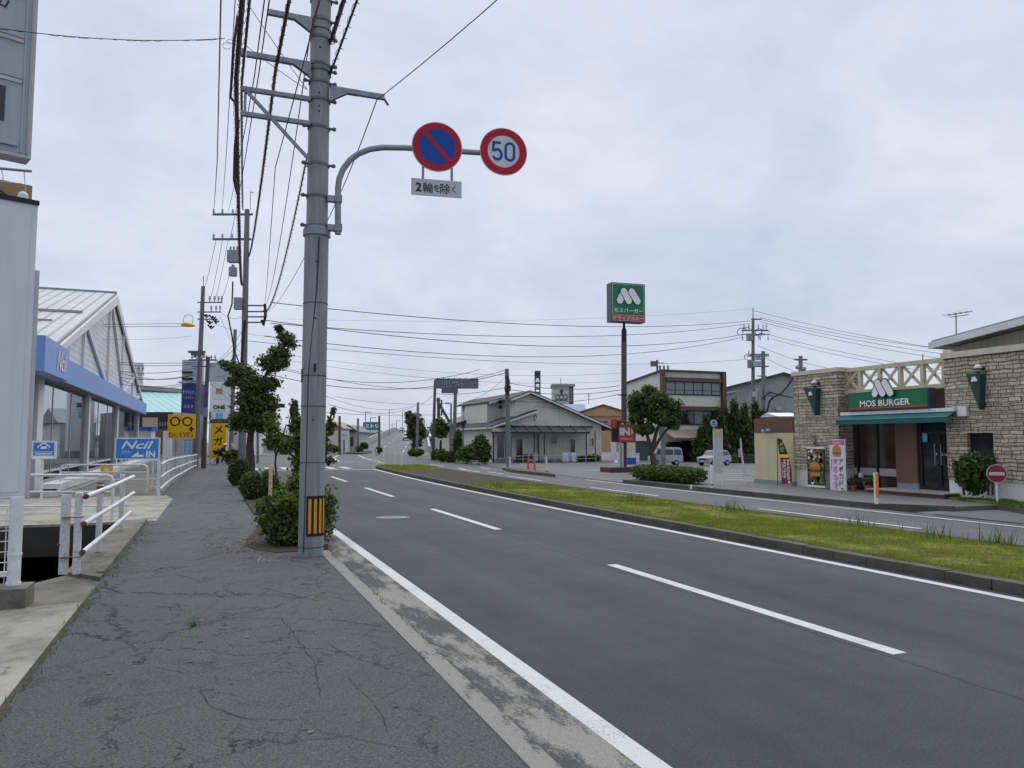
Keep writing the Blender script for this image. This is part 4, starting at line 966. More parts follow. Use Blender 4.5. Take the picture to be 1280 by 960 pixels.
mb = MB(); q = V((tr2.x, tr2.y, 0))-PR*.42; 
zz = PD(5, 139, D).z; mb.flat(V((q.x, q.y, zz))+PN*.012, PR, [(0, -.24), (.09, -.24), (.09, .24), (-.02, .24), (-.02, .2), (0, .2)], 0, UP, .006); mb.flat(V((q.x, q.y, zz))+PN*.012, PR, [(-.35, -.24), (0, -.24), (0, -.16), (-.35, -.16)], 0, UP, .007)
part('lettering', mb, 'letter_dark', t); mb = MB(); mb.text('山', V((q.x, q.y, PD(5, 17, D).z))-PR*.02+PN*.012, PR, .22, .15, 0, bold=.02, shear=.25, lift=.006)
part('lettering', mb, 'letter_dark', t)
for x in (.9, 2.2): mb = MB(); q = V((tr2.x, tr2.y, 0))-PR*x-PN*.15; mb.cyl(q+V((0, .2, -.1)), q+V((0, .2, br2.z+.5)), .11, n=14); part('pylon', mb, 'frame_grey', t)
# cloth banner on a bar
D = 11.6; t = thing('hanging_banner', 'brown cloth banner with black lettering hanging under the high signboard', 'banner', PD(8, 252, D))
mb = MB(); mb.cyl(PD(-60, 205, D), PD(39, 214, D), .022, n=8); part('bar', mb, 'galv', t)
c = PD(-21, 237, D); mb = MB(); mb.board(c, PR, 1.3, .42, .01); part('cloth', mb, 'brown_cloth', t)
mb = MB(); mb.text('A', PD(3, 243, D)+PN*.006, PR, .16, .11, 0, bold=.03, rot=-1.57, lift=.004); part('lettering', mb, 'black', t)
mb = MB(); mb.tube([PD(30, 213, D), PD(32, 240, D), PD(31, 254, D)], .006, 4); mb.tube([PD(2, 212, D), PD(4, 222, D), PD(2, 228, D)], .006, 4); mb.tube([PD(0, 227, D), PD(27, 229.5, D)], .008, 4); part('cord', mb, 'frame_grey', t)
# broken guard rail beside the ditch
t = thing('guard_rail', 'low white rail with three rusty-ended pipes beside the open ditch', 'guard rail', V((-1.45, 14, .08)))
ps = [(95, 717, 98.5, 616), (122.6, 688, 126, 604.7), (151, 661, 156, 593)]
for i, (xb, yb, xt, yt) in enumerate(ps):
    b = G(xb, yb, .08); D = b.dot(FWV); z = PD(xt, yt, D).z; mb = MB(); mb.obox(b, XR, .075, .10, z-b.z, 0)
    if i == 0: mb.obox(b+V((-.14, 0.02, 0)), XR, .10, .06, z-b.z-.02, 0); mb.obox(b+V((-.06, 0, .2)), XR, .24, .11, .006, 1); mb.obox(b+V((-.06, 0, .68)), XR, .24, .11, .006, 1); mb.ball(b+V((-.19, -.06, .36)), .02, 6, 1)
    if i == 1: mb.obox(b+UP*(z-b.z), XR, .088, .113, .02, 1); mb.obox(b+UP*(z-b.z-.13), XR, .089, .114, .1, 1)
    part('post', mb, ['rail_white', 'rust'], t)
for (x0, y0, x1, y1) in ((107.5, 620.7, 167, 595.5), (104.5, 655, 167, 616), (103, 690.6, 163, 640)):
    a, b = PX(x0, y0, -1.40), PX(x1, y1, -1.36); mb = MB(); mb.tube([a.lerp(b, .0), a.lerp(b, .5)-UP*.012, b], .031, 10, 0); d = (b-a).normalized(); mb.tube([a-d*.03, a+d*.035], .033, 10, 1); mb.tube([a-d*.032, a+d*.02], .022, 8, 1); part('pipe', mb, ['rail_white', 'rust'], t, True)
def hoop(name, label, xs, ytop, ybase, D, mids, right_bend=True, group=None):
    zb = PD(xs[-1], ybase, D); zb.z = .02; t = thing(name, label, 'pipe barrier', zb, group); zt = PD(xs[-1], ytop, D).z
    A, B = PD(xs[0], ytop, D), PD(xs[1], ytop, D); A.z = B.z = zt; d = (B-A).normalized(); mb = MB()
    pts = [V((A.x, A.y, .02)), V((A.x, A.y, zt-.14)), A+d*.04-UP*.04, A+d*.14] + [A.lerp(B, k) for k in (.3, .6)] + [B-d*.14, B-d*.04-UP*.04, V((B.x, B.y, zt-.14)), V((B.x, B.y, .02))]
    mb.tube(pts, .032, 10); part('hoop', mb, 'rail_white', t, True)
    for fr in mids:
        mb = MB(); a = A.lerp(B, .0); b = B; z = .02+(zt-.02)*fr; mb.tube([V((a.x, a.y, z)), V((b.x, b.y, z))], .022, 8); part('crossbar', mb, 'rail_white', t, True)
    return t
hoop('pipe_barrier', 'white pipe barrier with peeling paint along the ditch side of the concrete bridge', (-40, 142), 594, 647, 16.6, (.3, .62))
hoop('pipe_barrier', 'taller white pipe barrier at the far side of the concrete bridge', (76, 185), 581, 616, 25.5, (.45, .72))
# long curved white fence
t = thing('guard_fence', 'long white three-rail pipe fence along the left edge of the pavement', 'guard fence', G(199, 620))
fp = [G(197.5, 621), G(204, 614), G(210, 608.5), G(215.5, 604), G(221, 600.5), G(226, 597.2), G(230.5, 594), G(234.5, 591), G(238, 588.8), G(241.5, 587), G(244.5, 585.6)]
tops = [(199.5, 577), (206, 573.5), (212, 572), (217, 570.5), (222.5, 569.8), (227, 569), (231.5, 568.5), (235.2, 568), (238.8, 568), (242, 567.5), (245, 567)]
hs = []
for (p, q) in zip(fp, tops): hs.append(max(.75, PD(q[0], q[1], p.dot(FWV)).z))
for i, p in enumerate(fp): mb = MB(); mb.obox(p, XR, .10, .10, hs[i]); part('post', mb, 'rail_white', t)
for fr in (.92, .55, .22): mb = MB(); mb.tube([p+UP*(h*fr)+V((.06, 0, 0)) for p, h in zip(fp, hs)], .034, 8); part('rail', mb, 'rail_white', t, True)
t = thing('guard_fence', 'grey-white cross fence set back between the pavement fence and the showroom', 'guard fence', PD(190, 617, 26)); 
for y in (575, 598, 608): mb = MB(); mb.tube([PD(185, y, 25.6), PD(199, y+1, 25.6)], .02, 6); part('rail', mb, 'rail_white', t)
mb = MB(); mb.tube([PD(199, 576, 25.6), V((*PD(199, 576, 25.6)[:2], 0))], .03, 6); part('post', mb, 'rail_white', t)

# ------------------------------------------------------------------ the showroom with the gabled roof
XS = -5.5
def sx(x, y): return PX(x, y, XS)
Y0 = PX(54.5, 450, XS+.35).y; Y1 = PX(183, 511, XS+.35).y
t = thing('showroom', 'white gabled car showroom with a blue fascia band and large shop windows', 'showroom', V((XS-5, (Y0+Y1)/2, 0)))
apex = sx(143, 369); f0 = sx(57, 433); f1 = sx(177, 496); zt = 4.75; f0.z = f1.z = min(f0.z, f1.z, zt); zt = f0.z
DEP = 15.0
mb = MB(); mb.prism([V((XS, f0.y+.3, zt)), V((XS, f1.y-.2, zt)), V((XS, apex.y, apex.z-.25))], (-.2, 0, 0)); part('gable_wall', mb, 'clapboard', t)
def roofslab(a, b, th, dx0, dx1):   # a, b in the gable plane
    n = V((0, -(b.z-a.z), b.y-a.y)); n = n.normalized()
    if n.z < 0: n = -n
    mb = MB(); mb.prism([V((XS+dx0, a.y, a.z)), V((XS+dx0, b.y, b.z)), V((XS+dx0, b.y, b.z))+n*th, V((XS+dx0, a.y, a.z))+n*th], (dx1-dx0, 0, 0)); return mb
fa = V((0, f0.y, f0.z)) + (V((0, f0.y, f0.z))-V((0, apex.y, apex.z)))*.03
fb = V((0, f1.y, f1.z)) + (V((0, f1.y, f1.z))-V((0, apex.y, apex.z)))*.05; ap = V((0, apex.y, apex.z))
r = part('roof', roofslab(fa, ap, .12, .1, -DEP), 'seam_roof', t); part('roof', roofslab(fb, ap, .12, .1, -DEP), 'seam_roof', t)
d = (fa-ap)
for k in (.47, .62, .74, .86):
    p = ap+d*k; mb = MB(); mb.box((XS-DEP, p.y-.05, p.z+.13), (XS-.3, p.y+.05, p.z+.24)) if k == .47 else mb.box((XS-3.2-2*k, p.y-.04, p.z+.12), (XS-.4-k, p.y+.04, p.z+.20)); part('snow_guard', mb, 'grey_wall', r)
mb = MB(); mb.box((XS-DEP, ap.y-.16, ap.z+.08), (XS+.12, ap.y+.16, ap.z+.2)); part('ridge_cap', mb, 'grey_roof', r)
for a_ in (fa, fb):
    mb = MB(); n = V((0, 0, 1)); w = .55; mb.prism([V((XS+.1, a_.y, a_.z)), V((XS+.1, ap.y, ap.z)), V((XS+.1, ap.y, ap.z-w)), V((XS+.1, a_.y+(.9 if a_ is fa else -.6), a_.z-.0))], (.10, 0, 0)); part('rake_board', mb, 'siding_white', t)
span = f1.y-f0.y; zc = zt
for i, fr in enumerate((.2, .42, .6, .78, .9)):
    y = f0.y+span*fr; za = ap.z-abs(y-ap.y)/( (ap.y-f0.y) if y < ap.y else (f1.y-ap.y))*(ap.z-zt)-.35
    mb = MB(); mb.beam(V((XS+.06, y, zt)), V((XS+.06, y, za)), .30, .12); part('stud', mb, 'siding_white', t)
for (p, q) in ((.22, .40), (.44, .62), (.80, .62), (.92, .80)):
    y = f0.y+span*p; za = ap.z-abs(y-ap.y)/((ap.y-f0.y) if y < ap.y else (f1.y-ap.y))*(ap.z-zt)-.4
    mb = MB(); mb.beam(V((XS+.09, y, za)), V((XS+.09, f0.y+span*q, zt)), .10, .24); part('diagonal_brace', mb, 'siding_white', t)
zb0 = PX(55, 466, XS+.4).z; zb1 = zt+.06
mb = MB(); mb.box((XS-.6, Y0, zb0), (XS+.35, Y1, zb1)); part('fascia_band', mb, 'ncil_band', t)
ys0, ys1 = PX(55, 450, XS+.8).y, PX(84.5, 450, XS+.75).y
mb = MB(); mb.prism([(XS+.35, ys0, zb0-.12), (XS+.8, ys0+.1, zb0-.12), (XS+.8, ys1, zb0-.12), (XS+.35, ys1+.6, zb0-.12)], (0, 0, zb1-zb0+.16)); sb = part('sign_box', mb, 'ncil_band', t)
mb = MB(); mb.text('Ncil', V((XS+.8, PX(77, 458, XS+.8).y, (zb0+zb1)/2-.05)), YR, 1.75, .62, 0, bold=.01, shear=.3, lift=.02); part('lettering', mb, 'glyph_white', sb)
mb = MB(); mb.box((XS-DEP, Y0-.02, zb0), (XS-.6, Y0+.3, zb1)); part('side_fascia', mb, 'ncil_band_shaded', t)
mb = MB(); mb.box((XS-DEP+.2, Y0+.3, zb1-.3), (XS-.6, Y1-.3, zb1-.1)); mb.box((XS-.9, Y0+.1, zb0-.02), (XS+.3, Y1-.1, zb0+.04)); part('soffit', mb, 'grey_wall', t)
cy = [PX(x, 560, XS).y for x in (48, 110, 146, 172)]; ws = (.95, .55, .7, .45)
for y, w in zip(cy, ws): mb = MB(); mb.box((XS-.35, y-w/2, -.05), (XS+.02, y+w/2, zb0)); part('column', mb, 'white_wall', t)
xs_ = [Y0+.4] + cy[1:] + [Y1-.2]
for i in range(4):
    a, b = xs_[i]+.3, xs_[i+1]-.3; mb = MB(); mb.box((XS-.16, a, .25), (XS-.14, b, zb0)); g = part('shop_window', mb, 'showroom_glass', t)
    mb = MB(); mb.box((XS-.2, a, .12), (XS-.1, b, .26)); n = 2 if b-a > 6 else 1
    for k in range(1, n+1): y = a+(b-a)*k/(n+1); mb.box((XS-.18, y-.03, .25), (XS-.12, y+.03, zb0))
    part('window_frame', mb, 'frame_grey', g)
mb = MB(); mb.box((XS-DEP, Y0+.3, -.02), (XS-.2, Y1-.2, .12)); part('floor', mb, 'floor_tile', t)
mb = MB(); mb.box((XS-DEP, Y0+.3, .12), (XS-DEP+.2, Y1-.2, zb1-.3)); mb.box((XS-DEP, Y1-.4, .12), (XS-.3, Y1-.2, zb1-.3)); part('back_wall', mb, 'pale_wall', t)
mb = MB(); mb.box((XS-DEP, Y0+.05, -.05), (XS-1.5, Y0+.3, zb0)); part('side_wall', mb, 'white_wall', t)
for (x, y, w, h) in ((XS-6, Y0+8, 2.4, 1.0), (XS-8, Y0+16, 3, 1.1), (XS-4, Y0+22, 1.6, .9)):
    mb = MB(); mb.box((x, y, .12), (x+.8, y+w, .12+h*.94)); mb.box((x-.05, y-.05, .12+h*.94), (x+.85, y+w+.05, .12+h)); single('showroom_counter', mb, 'tan_wall', 'low brown counter standing inside the gabled showroom', 'counter', 'counters inside the showroom')
mb = MB(); p = [PX(62, 611, XS+.9), PX(190, 580, XS+.9)]; p[0].z = p[1].z = .25; mb.beam(p[0], p[1], .55, .22); mb.beam(p[0]-UP*.2, p[1]-UP*.2, .4, .3); single('concrete_ledge', mb, 'white_wall', 'long white concrete ledge in front of the showroom windows', 'ledge')
# signs in front of it
def post_sign(name, label, x0, y0, x1, y1, D, R, m, frame_m='white_paint', border=.05, posts=(.15, .85), pm='white_paint', ybase=None, cat='sign', th=.06, z0=0.0):
    c = PD((x0+x1)/2, (y0+y1)/2, D); w = (PD(x1, y0, D)-PD(x0, y0, D)).length/max(.5, abs(V(R).normalized().dot(CRV))); h = (y1-y0)*D/FOC
    t = thing(name, label, cat, V((c.x, c.y, z0))); mb = MB(); mb.board(c, R, w, h, th); part('frame', mb, frame_m, t)
    mb = MB(); mb.board(c+V(R).cross(UP).normalized()*.008, R, w-2*border, h-2*border, .008); part('panel', mb, m, t)
    Rn = V(R).normalized(); N = Rn.cross(UP)
    for f in posts: q = c+Rn*(w*(f-.5))-N*(th/2); mb = MB(); mb.cyl(V((q.x, q.y, z0)), V((q.x, q.y, c.z-h/2+.01)), .03, n=10); part('post', mb, pm, t, True)
    return t, c+N*.009, w, h, Rn
SRL = V((math.cos(rad(10)), -math.sin(rad(10)), 0))
t, c, w, h, R = post_sign('entrance_sign', 'blue sign with white framed edge reading IN with an arrow before the showroom', 146, 547, 197.5, 574.5, 27.5, SRL, 'in_sign_blue')
mb = MB(); mb.text('Ncil', c+UP*h*.17, R, w*.72, h*.36, 0, bold=.015, shear=.35); mb.text('IN', c+R*w*.3-UP*h*.25, R, w*.2, h*.3, 0, bold=.03); mb.text('町山', c-R*w*.24-UP*h*.15, R, w*.17, h*.13, 0)
mb.flat(c-UP*h*.3, R, [(-w*.14, -.06), (w*.14, -.06), (w*.14, .02), (w*.03, .02), (w*.03, .13)], 0, UP, .004); part('lettering', mb, 'glyph_white', t)
t, c, w, h, R = post_sign('parking_sign', 'small blue sign with a white car emblem on a white post', 41, 551, 68.5, 573.5, 22, SRL, 'car_sign_blue', posts=(.46,))
mb = MB(); q = c+UP*h*.2; mb.disc(q-UP*.02+SRL.cross(UP)*.004, R, .17, .004, 24, 0, ry=.06); mb.disc(q+UP*.03+SRL.cross(UP)*.003, R, .10, .004, 20, 0, ry=.065); mb.disc(q+UP*.025+SRL.cross(UP)*.006, R, .07, .003, 16, 1, ry=.035)
for x in (-.1, .1): mb.disc(q+V(R)*x-UP*.03+SRL.cross(UP)*.007, R, .035, .003, 12, 1)
for k, (yy, ww) in enumerate(((-.1, .5), (-.2, .42), (-.255, .42))): mb.flat(c+UP*(yy*h*.8-.02), R, [(-ww*w*.8, -.008), (ww*w*.8, -.008), (ww*w*.8, .008), (-ww*w*.8, .008)], 0, UP, .004)
mb.flat(c-UP*h*.40, R, [(-w*.42, -.05), (w*.42, -.05), (w*.42, .04), (-w*.42, .04)], 0, UP, .003); part('emblem', mb, ['glyph_white', 'car_sign_blue'], t)
t, c, w, h, R = post_sign('warning_sign', 'little yellow sign with a white figure standing near the showroom glass', 126, 581.5, 140, 592.5, 29, SRL, 'sign_yellow', 'sign_yellow', .01)
mb = MB(); mb.disc(c-UP*.03+SRL.cross(UP)*.006, R, .09, .004, 16, 0); mb.flat(c-UP*h*.3, R, [(-.14, -.03), (.14, -.03), (.1, .05), (-.1, .05)], 0, UP, .005); part('figure', mb, 'glyph_white', t)
# shop signs further on
t, c, w, h, R = post_sign('shop_sign', 'square yellow optician sign with black spectacles above the white fence', 211, 518, 243, 547.5, 46, SRL, 'sign_yellow', 'sign_yellow', .02, (.3, .7), 'grey_wall')
mb = MB(); 
for s in (-1, 1): mb.ring(c+R*(s*w*.22-.03)+UP*h*.2, R, .20, .285, 24, 0, a0=0, a1=360); stroke(mb, c+UP*h*.2, R, [(s*w*.37-.03, .05), (s*w*.42-.03, .12)], .06, 0)
stroke(mb, c+UP*h*.2, R, [(-.17, .04), (-.03, .09), (.11, .04)], .06); mb.flat(c+R*w*.36-UP*h*.12, R, [(-.16, -.05), (.16, -.05), (.16, .05), (-.16, .05)], 0, UP, .005); mb.flat(c+R*w*.36-UP*h*.12, R, [(-.05, -.16), (.05, -.16), (.05, .16), (-.05, .16)], 0, UP, .006)
part('spectacles', mb, 'glyph_black', t); mb = MB(); mb.text("Dr. EYE's", c-UP*h*.36, R, w*.86, h*.19, 0, bold=.012); part('lettering', mb, 'brick_red', t)
c = PD(273, 550.5, 57); t = thing('shop_sign', 'tall narrow yellow optician sign with three black Japanese letters', 'shop sign', V((c.x, c.y, 0))); k = 57/FOC
mb = MB(); mb.board(c, CRV, 19*k, 44*k, .15); part('panel', mb, 'sign_yellow', t); mb = MB(); mb.board(c+UP*24*k, CRV, 22*k, 5*k, .2); part('header', mb, 'black', t)
mb = MB(); mb.vtext('メガネ', c+UP*20.5*k, CRV, 12.4*k, 0, bold=.03, pitch=1.16); part('lettering', mb, 'glyph_black', t); mb = MB(); mb.marks(c+UP*24*k, CRV, 17*k, 2.5*k, 6, 0, seed=4); part('header_lettering', mb, 'panel_grey', t)
mb = MB(); mb.cyl(V((c.x, c.y+.3, 0)), c+V((0, .3, 0)), .12, n=8); part('post', mb, 'steel_dark', t)
def banner_small(label, x0, y0, x1, y1, D, m, txt=None, tm='glyph_white', vertical=True):
    c = PD((x0+x1)/2, (y0+y1)/2, D); k = D/FOC; t = thing('banner_flag', label, 'banner', V((c.x, c.y, 0))); mb = MB(); w, h = (x1-x0)*k, (y1-y0)*k
    mb.board(c, CRV, w, h, .012); part('cloth', mb, m, t)
    if txt: mb = MB(); mb.marks(c, CRV, w*.6, h*.85, txt, 0, seed=txt, vertical=True); part('lettering', mb, tm, t)
    q = c-CRV*(w/2+.03); mb = MB(); mb.cyl(V((q.x, q.y, 0)), q+UP*(h/2+.08), .018, n=6); mb.cyl(q+UP*(h/2+.03), q+UP*(h/2+.03)+CRV*w, .012, n=6); part('pole', mb, 'white_paint', t)
banner_small('light blue banner flag with white lettering below the spectacles sign', 230, 549, 238, 572, 45, 'light_blue', 5)
banner_small('pale yellow banner flag under the left side of the spectacles sign', 217, 550, 223, 566, 47, 'banner_white', 3, 'pink')
# tall corner towers and shops behind
def bldg(name, label, x0, x1, y0, D, depth, m, cat='building', R=CRV, z0=0.0, roof=None, roof_m='grey_roof', group=None, roof_h=.3):
    a, b = PD(x0, y0, D), PD(x1, y0, D); w = (b-a).length; c = (a+b)/2; N = V(R).cross(UP); t = thing(name, label, cat, V((c.x, c.y, z0)), group)
    mb = MB(); mb.obox(V((c.x, c.y, z0-.1))-N*depth/2, R, w, depth, a.z-z0+.1); part('wall', mb, m, t)
    if roof == 'flat': mb = MB(); mb.obox(V((c.x, c.y, a.z))-N*depth/2, R, w+.3, depth+.3, roof_h); part('roof', mb, roof_m, t)
    if roof == 'gable':
        mb = MB(); Rn = V(R).normalized(); e = V((c.x, c.y, a.z)); hw = w/2+.4
        mb.prism([e-Rn*hw+N*.3, e+Rn*hw+N*.3, e+N*.3+UP*roof_h], -N*(depth+.6)); part('roof', mb, roof_m, t)
    if roof == 'side':
        mb = MB(); Rn = V(R).normalized(); e = V((c.x, c.y, a.z))-Rn*(w/2+.3); mb.prism([e+N*.4, e-N*(depth+.4), e-N*depth/2+UP*roof_h], Rn*(w+.6)); part('roof', mb, roof_m, t)
    t['top'] = a.z; return t, c, w, a.z
def wins(t, D, rects, m='window_dark', fm='frame_grey', R=CRV, off=.03):
    N = V(R).cross(UP)
    for x0, y0, x1, y1 in rects:
        c = PD((x0+x1)/2, (y0+y1)/2, D) + N*off; w, h = (PD(x1, y0, D)-PD(x0, y0, D)).length, (y1-y0)*D/FOC
        mb = MB(); mb.board(c, R, w+.16, h+.16, off+.05); f = part('window', mb, fm, t); mb = MB(); mb.board(c+N*.012, R, w, h, .012); part('pane', mb, m, f)
D = 95; c = PD(238.5, 500, D); k = D/FOC; t = thing('pylon_sign', 'tall dark blue pylon sign with pale grey head behind the grey pole', 'pylon sign', V((c.x, c.y, 0)))
mb = MB(); mb.board(PD(238.5, 523, D), CRV, 25*k, 86*k, 1.2); part('panel', mb, 'dark_blue_sign', t); mb = MB(); mb.board(PD(238.5, 465, D)+FWV*.2, CRV, 24*k, 31*k, 1.0); part('head', mb, 'panel_grey', t)
mb = MB()
for y in (465.5, 473.5): mb.board(PD(234, y, D)-FWV*.1, CRV, 13*k, 2.6*k, .2)
part('head_slot', mb, 'black', t); mb = MB(); mb.board(PD(240, 478, D)-FWV*.3, CRV, 32*k, 2*k, .6); part('ledge', mb, 'panel_grey', t)
mb = MB(); mb.marks(PD(235.5, 490, D)-FWV*.02, CRV, 15*k, 4*k, 5, 0, seed=5); mb.marks(PD(235.5, 508, D)-FWV*.02, CRV, 13*k, 3.6*k, 3, 0, seed=6); part('lettering', mb, 'panel_grey', t); mb = MB(); mb.marks(PD(235.5, 497, D)-FWV*.02, CRV, 14*k, 2.2*k, 5, 0, seed=7); part('gold_lettering', mb, 'hazard_yellow', t)
D = 82; k = D/FOC; t = thing('pylon_sign', 'broad white pylon sign reading ONE behind the wooden pole', 'pylon sign', V((*PD(274, 550, D)[:2], 0)))
mb = MB(); mb.board(PD(275, 520, D), CRV, 27*k, 86*k, 1.0); part('panel', mb, 'siding_white', t); mb = MB(); mb.board(PD(275, 465, D)+FWV*.1, CRV, 30*k, 24*k, .9); part('head', mb, 'panel_grey', t)
mb = MB(); mb.text('ONE', PD(274, 509, D), CRV, 15*k, 5.4*k, 0, bold=.05, lift=.02); mb.marks(PD(274, 514, D), CRV, 15*k, 1.3*k, 8, 0, lift=.02, seed=8); mb.marks(PD(274, 499, D), CRV, 14*k, .7*k, 9, 0, lift=.02, seed=3); part('lettering', mb, 'glyph_black', t)
mb = MB(); mb.board(PD(274, 489, D)-FWV*.03, CRV, 8*k, 7*k, .03); part('emblem', mb, 'tan_wall', t); mb = MB(); mb.board(PD(274, 520, D)-FWV*.03, CRV, 9*k, 8*k, .03); part('picture', mb, 'light_blue', t)
# big store with a teal roof
D = 140; k = D/FOC; t = thing('store_building', 'large store with a pale teal seamed roof beyond the showroom', 'store', V((*PD(200, 560, D+8)[:2], 0)))
a, b, c_, d_ = PD(120, 519, D), PD(232, 522, D), PD(232, 492, D+16), PD(150, 489, D+16)
mb = MB(); mb.prism([a, b, c_, d_], (0, 0, -.4)); part('roof', mb, 'seam_teal', t); mb = MB(); mb.prism([V((*a[:2], -.1)), V((*b[:2], -.1)), V((*c_[:2], -.1)), V((*d_[:2], -.1))], (0, 0, a.z-.3)); part('wall', mb, 'pale_wall', t)
mb = MB(); p, q = PD(160, 483, D+17), PD(230, 489, D+17); mb.prism([p, q, V((*q[:2], c_.z-3)), V((*p[:2], c_.z-3))], FWV*10); mb.beam(p, q, 1.2, .9); part('clerestory', mb, 'grey_wall', t)
D = 170; k = D/FOC; t = thing('roof_sign', 'pale sign board with red Japanese lettering above the teal roofed store', 'roof sign', V((*PD(172, 482, D)[:2], 0)))
mb = MB(); mb.board(PD(170, 469, D), CRV, 16*k, 30*k, .5); part('panel', mb, 'siding_white', t); mb = MB(); mb.marks(PD(173.5, 461, D), CRV, 15*k, 5.5*k, 3, 0, lift=.03, seed=9); mb.marks(PD(175, 468, D), CRV, 12*k, 3*k, 4, 0, lift=.03, seed=10); mb.marks(PD(174, 474, D), CRV, 10*k, 1.6*k, 5, 0, lift=.03, seed=11); part('lettering', mb, 'brick_red', t)
mb = MB(); mb.cyl(V((*PD(170, 500, D+.3)[:2], 0)), PD(170, 484, D+.3), .3, n=8); part('post', mb, 'grey_wall', t)
t, c, w, z = bldg('shop_building', 'low dark shop with a beige sign panel beyond the showroom', 172, 216, 515, 75, 8, 'grey_wall')
mb = MB(); mb.board(PD(194, 526, 74.96), CRV, 43*75/FOC, 22*75/FOC, .06); part('dark_front', mb, 'steel_dark', t)
mb = MB(); mb.board(PD(187.5, 529, 74.9), CRV, 19*75/FOC, 14*75/FOC, .1); part('sign_panel', mb, 'beige_panel', t)
mb = MB(); mb.board(PD(197, 552, 74.9), CRV, 16*75/FOC, 30*75/FOC, .1); part('brown_front', mb, 'brown_panel', t); mb = MB(); mb.board(PD(209, 556, 74.85), CRV, 11*75/FOC, 34*75/FOC, .1); part('white_front', mb, 'white_wall', t)
mb = MB(); mb.marks(PD(205, 530, 74.9), CRV, 13*75/FOC, 4*75/FOC, 4, 0, lift=.02, seed=12); part('lettering', mb, 'panel_grey', t)
t, c, w, z = bldg('kiosk', 'small white kiosk with a bright blue roof edge beside the showroom', 156, 189, 538, 66, .8, 'white_wall', 'kiosk', roof='flat', roof_m='blue_box', roof_h=.3)
mb = MB(); mb.board(PD(172, 583, 65.9), CRV, 30*66/FOC, 8*66/FOC, .2); part('counter', mb, 'blue_box', t)
for i, (x0, x1, y0, D, m, lab) in enumerate(((262, 300, 530, 84, 'white_wall', 'white walled house behind the yellow optician banner'), (325, 372, 548, 110, 'pale_wall', 'low pale house seen between the tree and the concrete pole'), (352, 384, 552, 125, 'white_wall', 'small white house behind the sapling'))):
    t, c, w, z = bldg('house', lab, x0, x1, y0, D, 8, m, 'house', roof='side', roof_h=1.6); wins(t, D, [(x0+(x1-x0)*.25, y0+8, x0+(x1-x0)*.45, y0+15), (x0+(x1-x0)*.6, y0+8, x0+(x1-x0)*.8, y0+15)])
# traffic lights beyond the tree
D = 58; k = D/FOC; q = PD(348, 507, D); b = PD(322, 585, D); b.z = 0; t = thing('traffic_light', 'horizontal traffic light seen from behind right of the pavement tree', 'traffic light', b)
mb = MB(); mb.cyl(b, PD(322, 498, D), .1, .08, 10); mb.cyl(PD(322, 503, D), PD(344, 506.5, D), .05, n=8); part('mast', mb, 'far_pole', t)
mb = MB(); mb.board(q, CRV, 14*k, 5*k, .25); part('housing', mb, 'black_steel', t)
for i in (-1, 0, 1): mb = MB(); p = q+CRV*i*4.5*k-FWV*.01; mb.cyl(p, p-FWV*.16, 2.6*k, n=14); part('visor', mb, 'black', t)

# ------------------------------------------------------------------ left side: bushes and trees along the pavement
shrub('roadside_bush', 'big rounded dark bush around the foot of the thick concrete pole', 'bush',
      [bl(362, 645, 12.9, 34, 28), bl(346, 652, 12.7, 20, 20), bl(386, 632, 13.2, 30, 30), bl(401, 645, 13.2, 17, 32), bl(338, 636, 13.0, 15, 11), bl(383, 662, 12.7, 26, 22), bl(408, 624, 13.4, 9, 10), bl(358, 668, 12.6, 22, 14)], 12000, .045, 'leaf_dark', shell=.5, clump=230)
shrub('roadside_bush', 'bright green leafy shoots growing out of the top of the dark bush', 'bush',
      [bl(352, 618, 13.0, 15, 12), bl(370, 606, 13.1, 17, 12), bl(334, 630, 12.9, 14, 8), bl(360, 628, 12.6, 20, 11)], 3200, .043, 'leaf_bright', shell=.45, clump=110)
t = tree('sapling', 'young leafy sapling rising directly behind the thick concrete pole', PD(386, 640, 14.6)[:2]+(0.0,) if False else (PD(386, 600, 14.6).x, PD(386, 600, 14.6).y, 0), [[PD(386, 560, 14.6)], [PD(386, 570, 14.6), PD(372, 530, 14.6), PD(366, 500, 14.6)], [PD(388, 565, 14.6), PD(405, 540, 14.7), PD(417, 512, 14.7)], [PD(386, 585, 14.6), PD(366, 570, 14.5), PD(352, 560, 14.5)]],
      [bl(368, 510, 14.6, 6, 12), bl(371, 530, 14.6, 10, 13), bl(374, 552, 14.6, 13, 15), bl(378, 578, 14.6, 15, 17), bl(386, 595, 14.6, 16, 14), bl(404, 560, 14.7, 8, 18), bl(413, 534, 14.7, 6, 12), bl(417, 514, 14.7, 3, 6), bl(358, 558, 15.0, 7, 9), bl(412, 576, 14.6, 7, 4)], 3000, .052, 'leaf_mid', .03, shell=.25, clump=150)
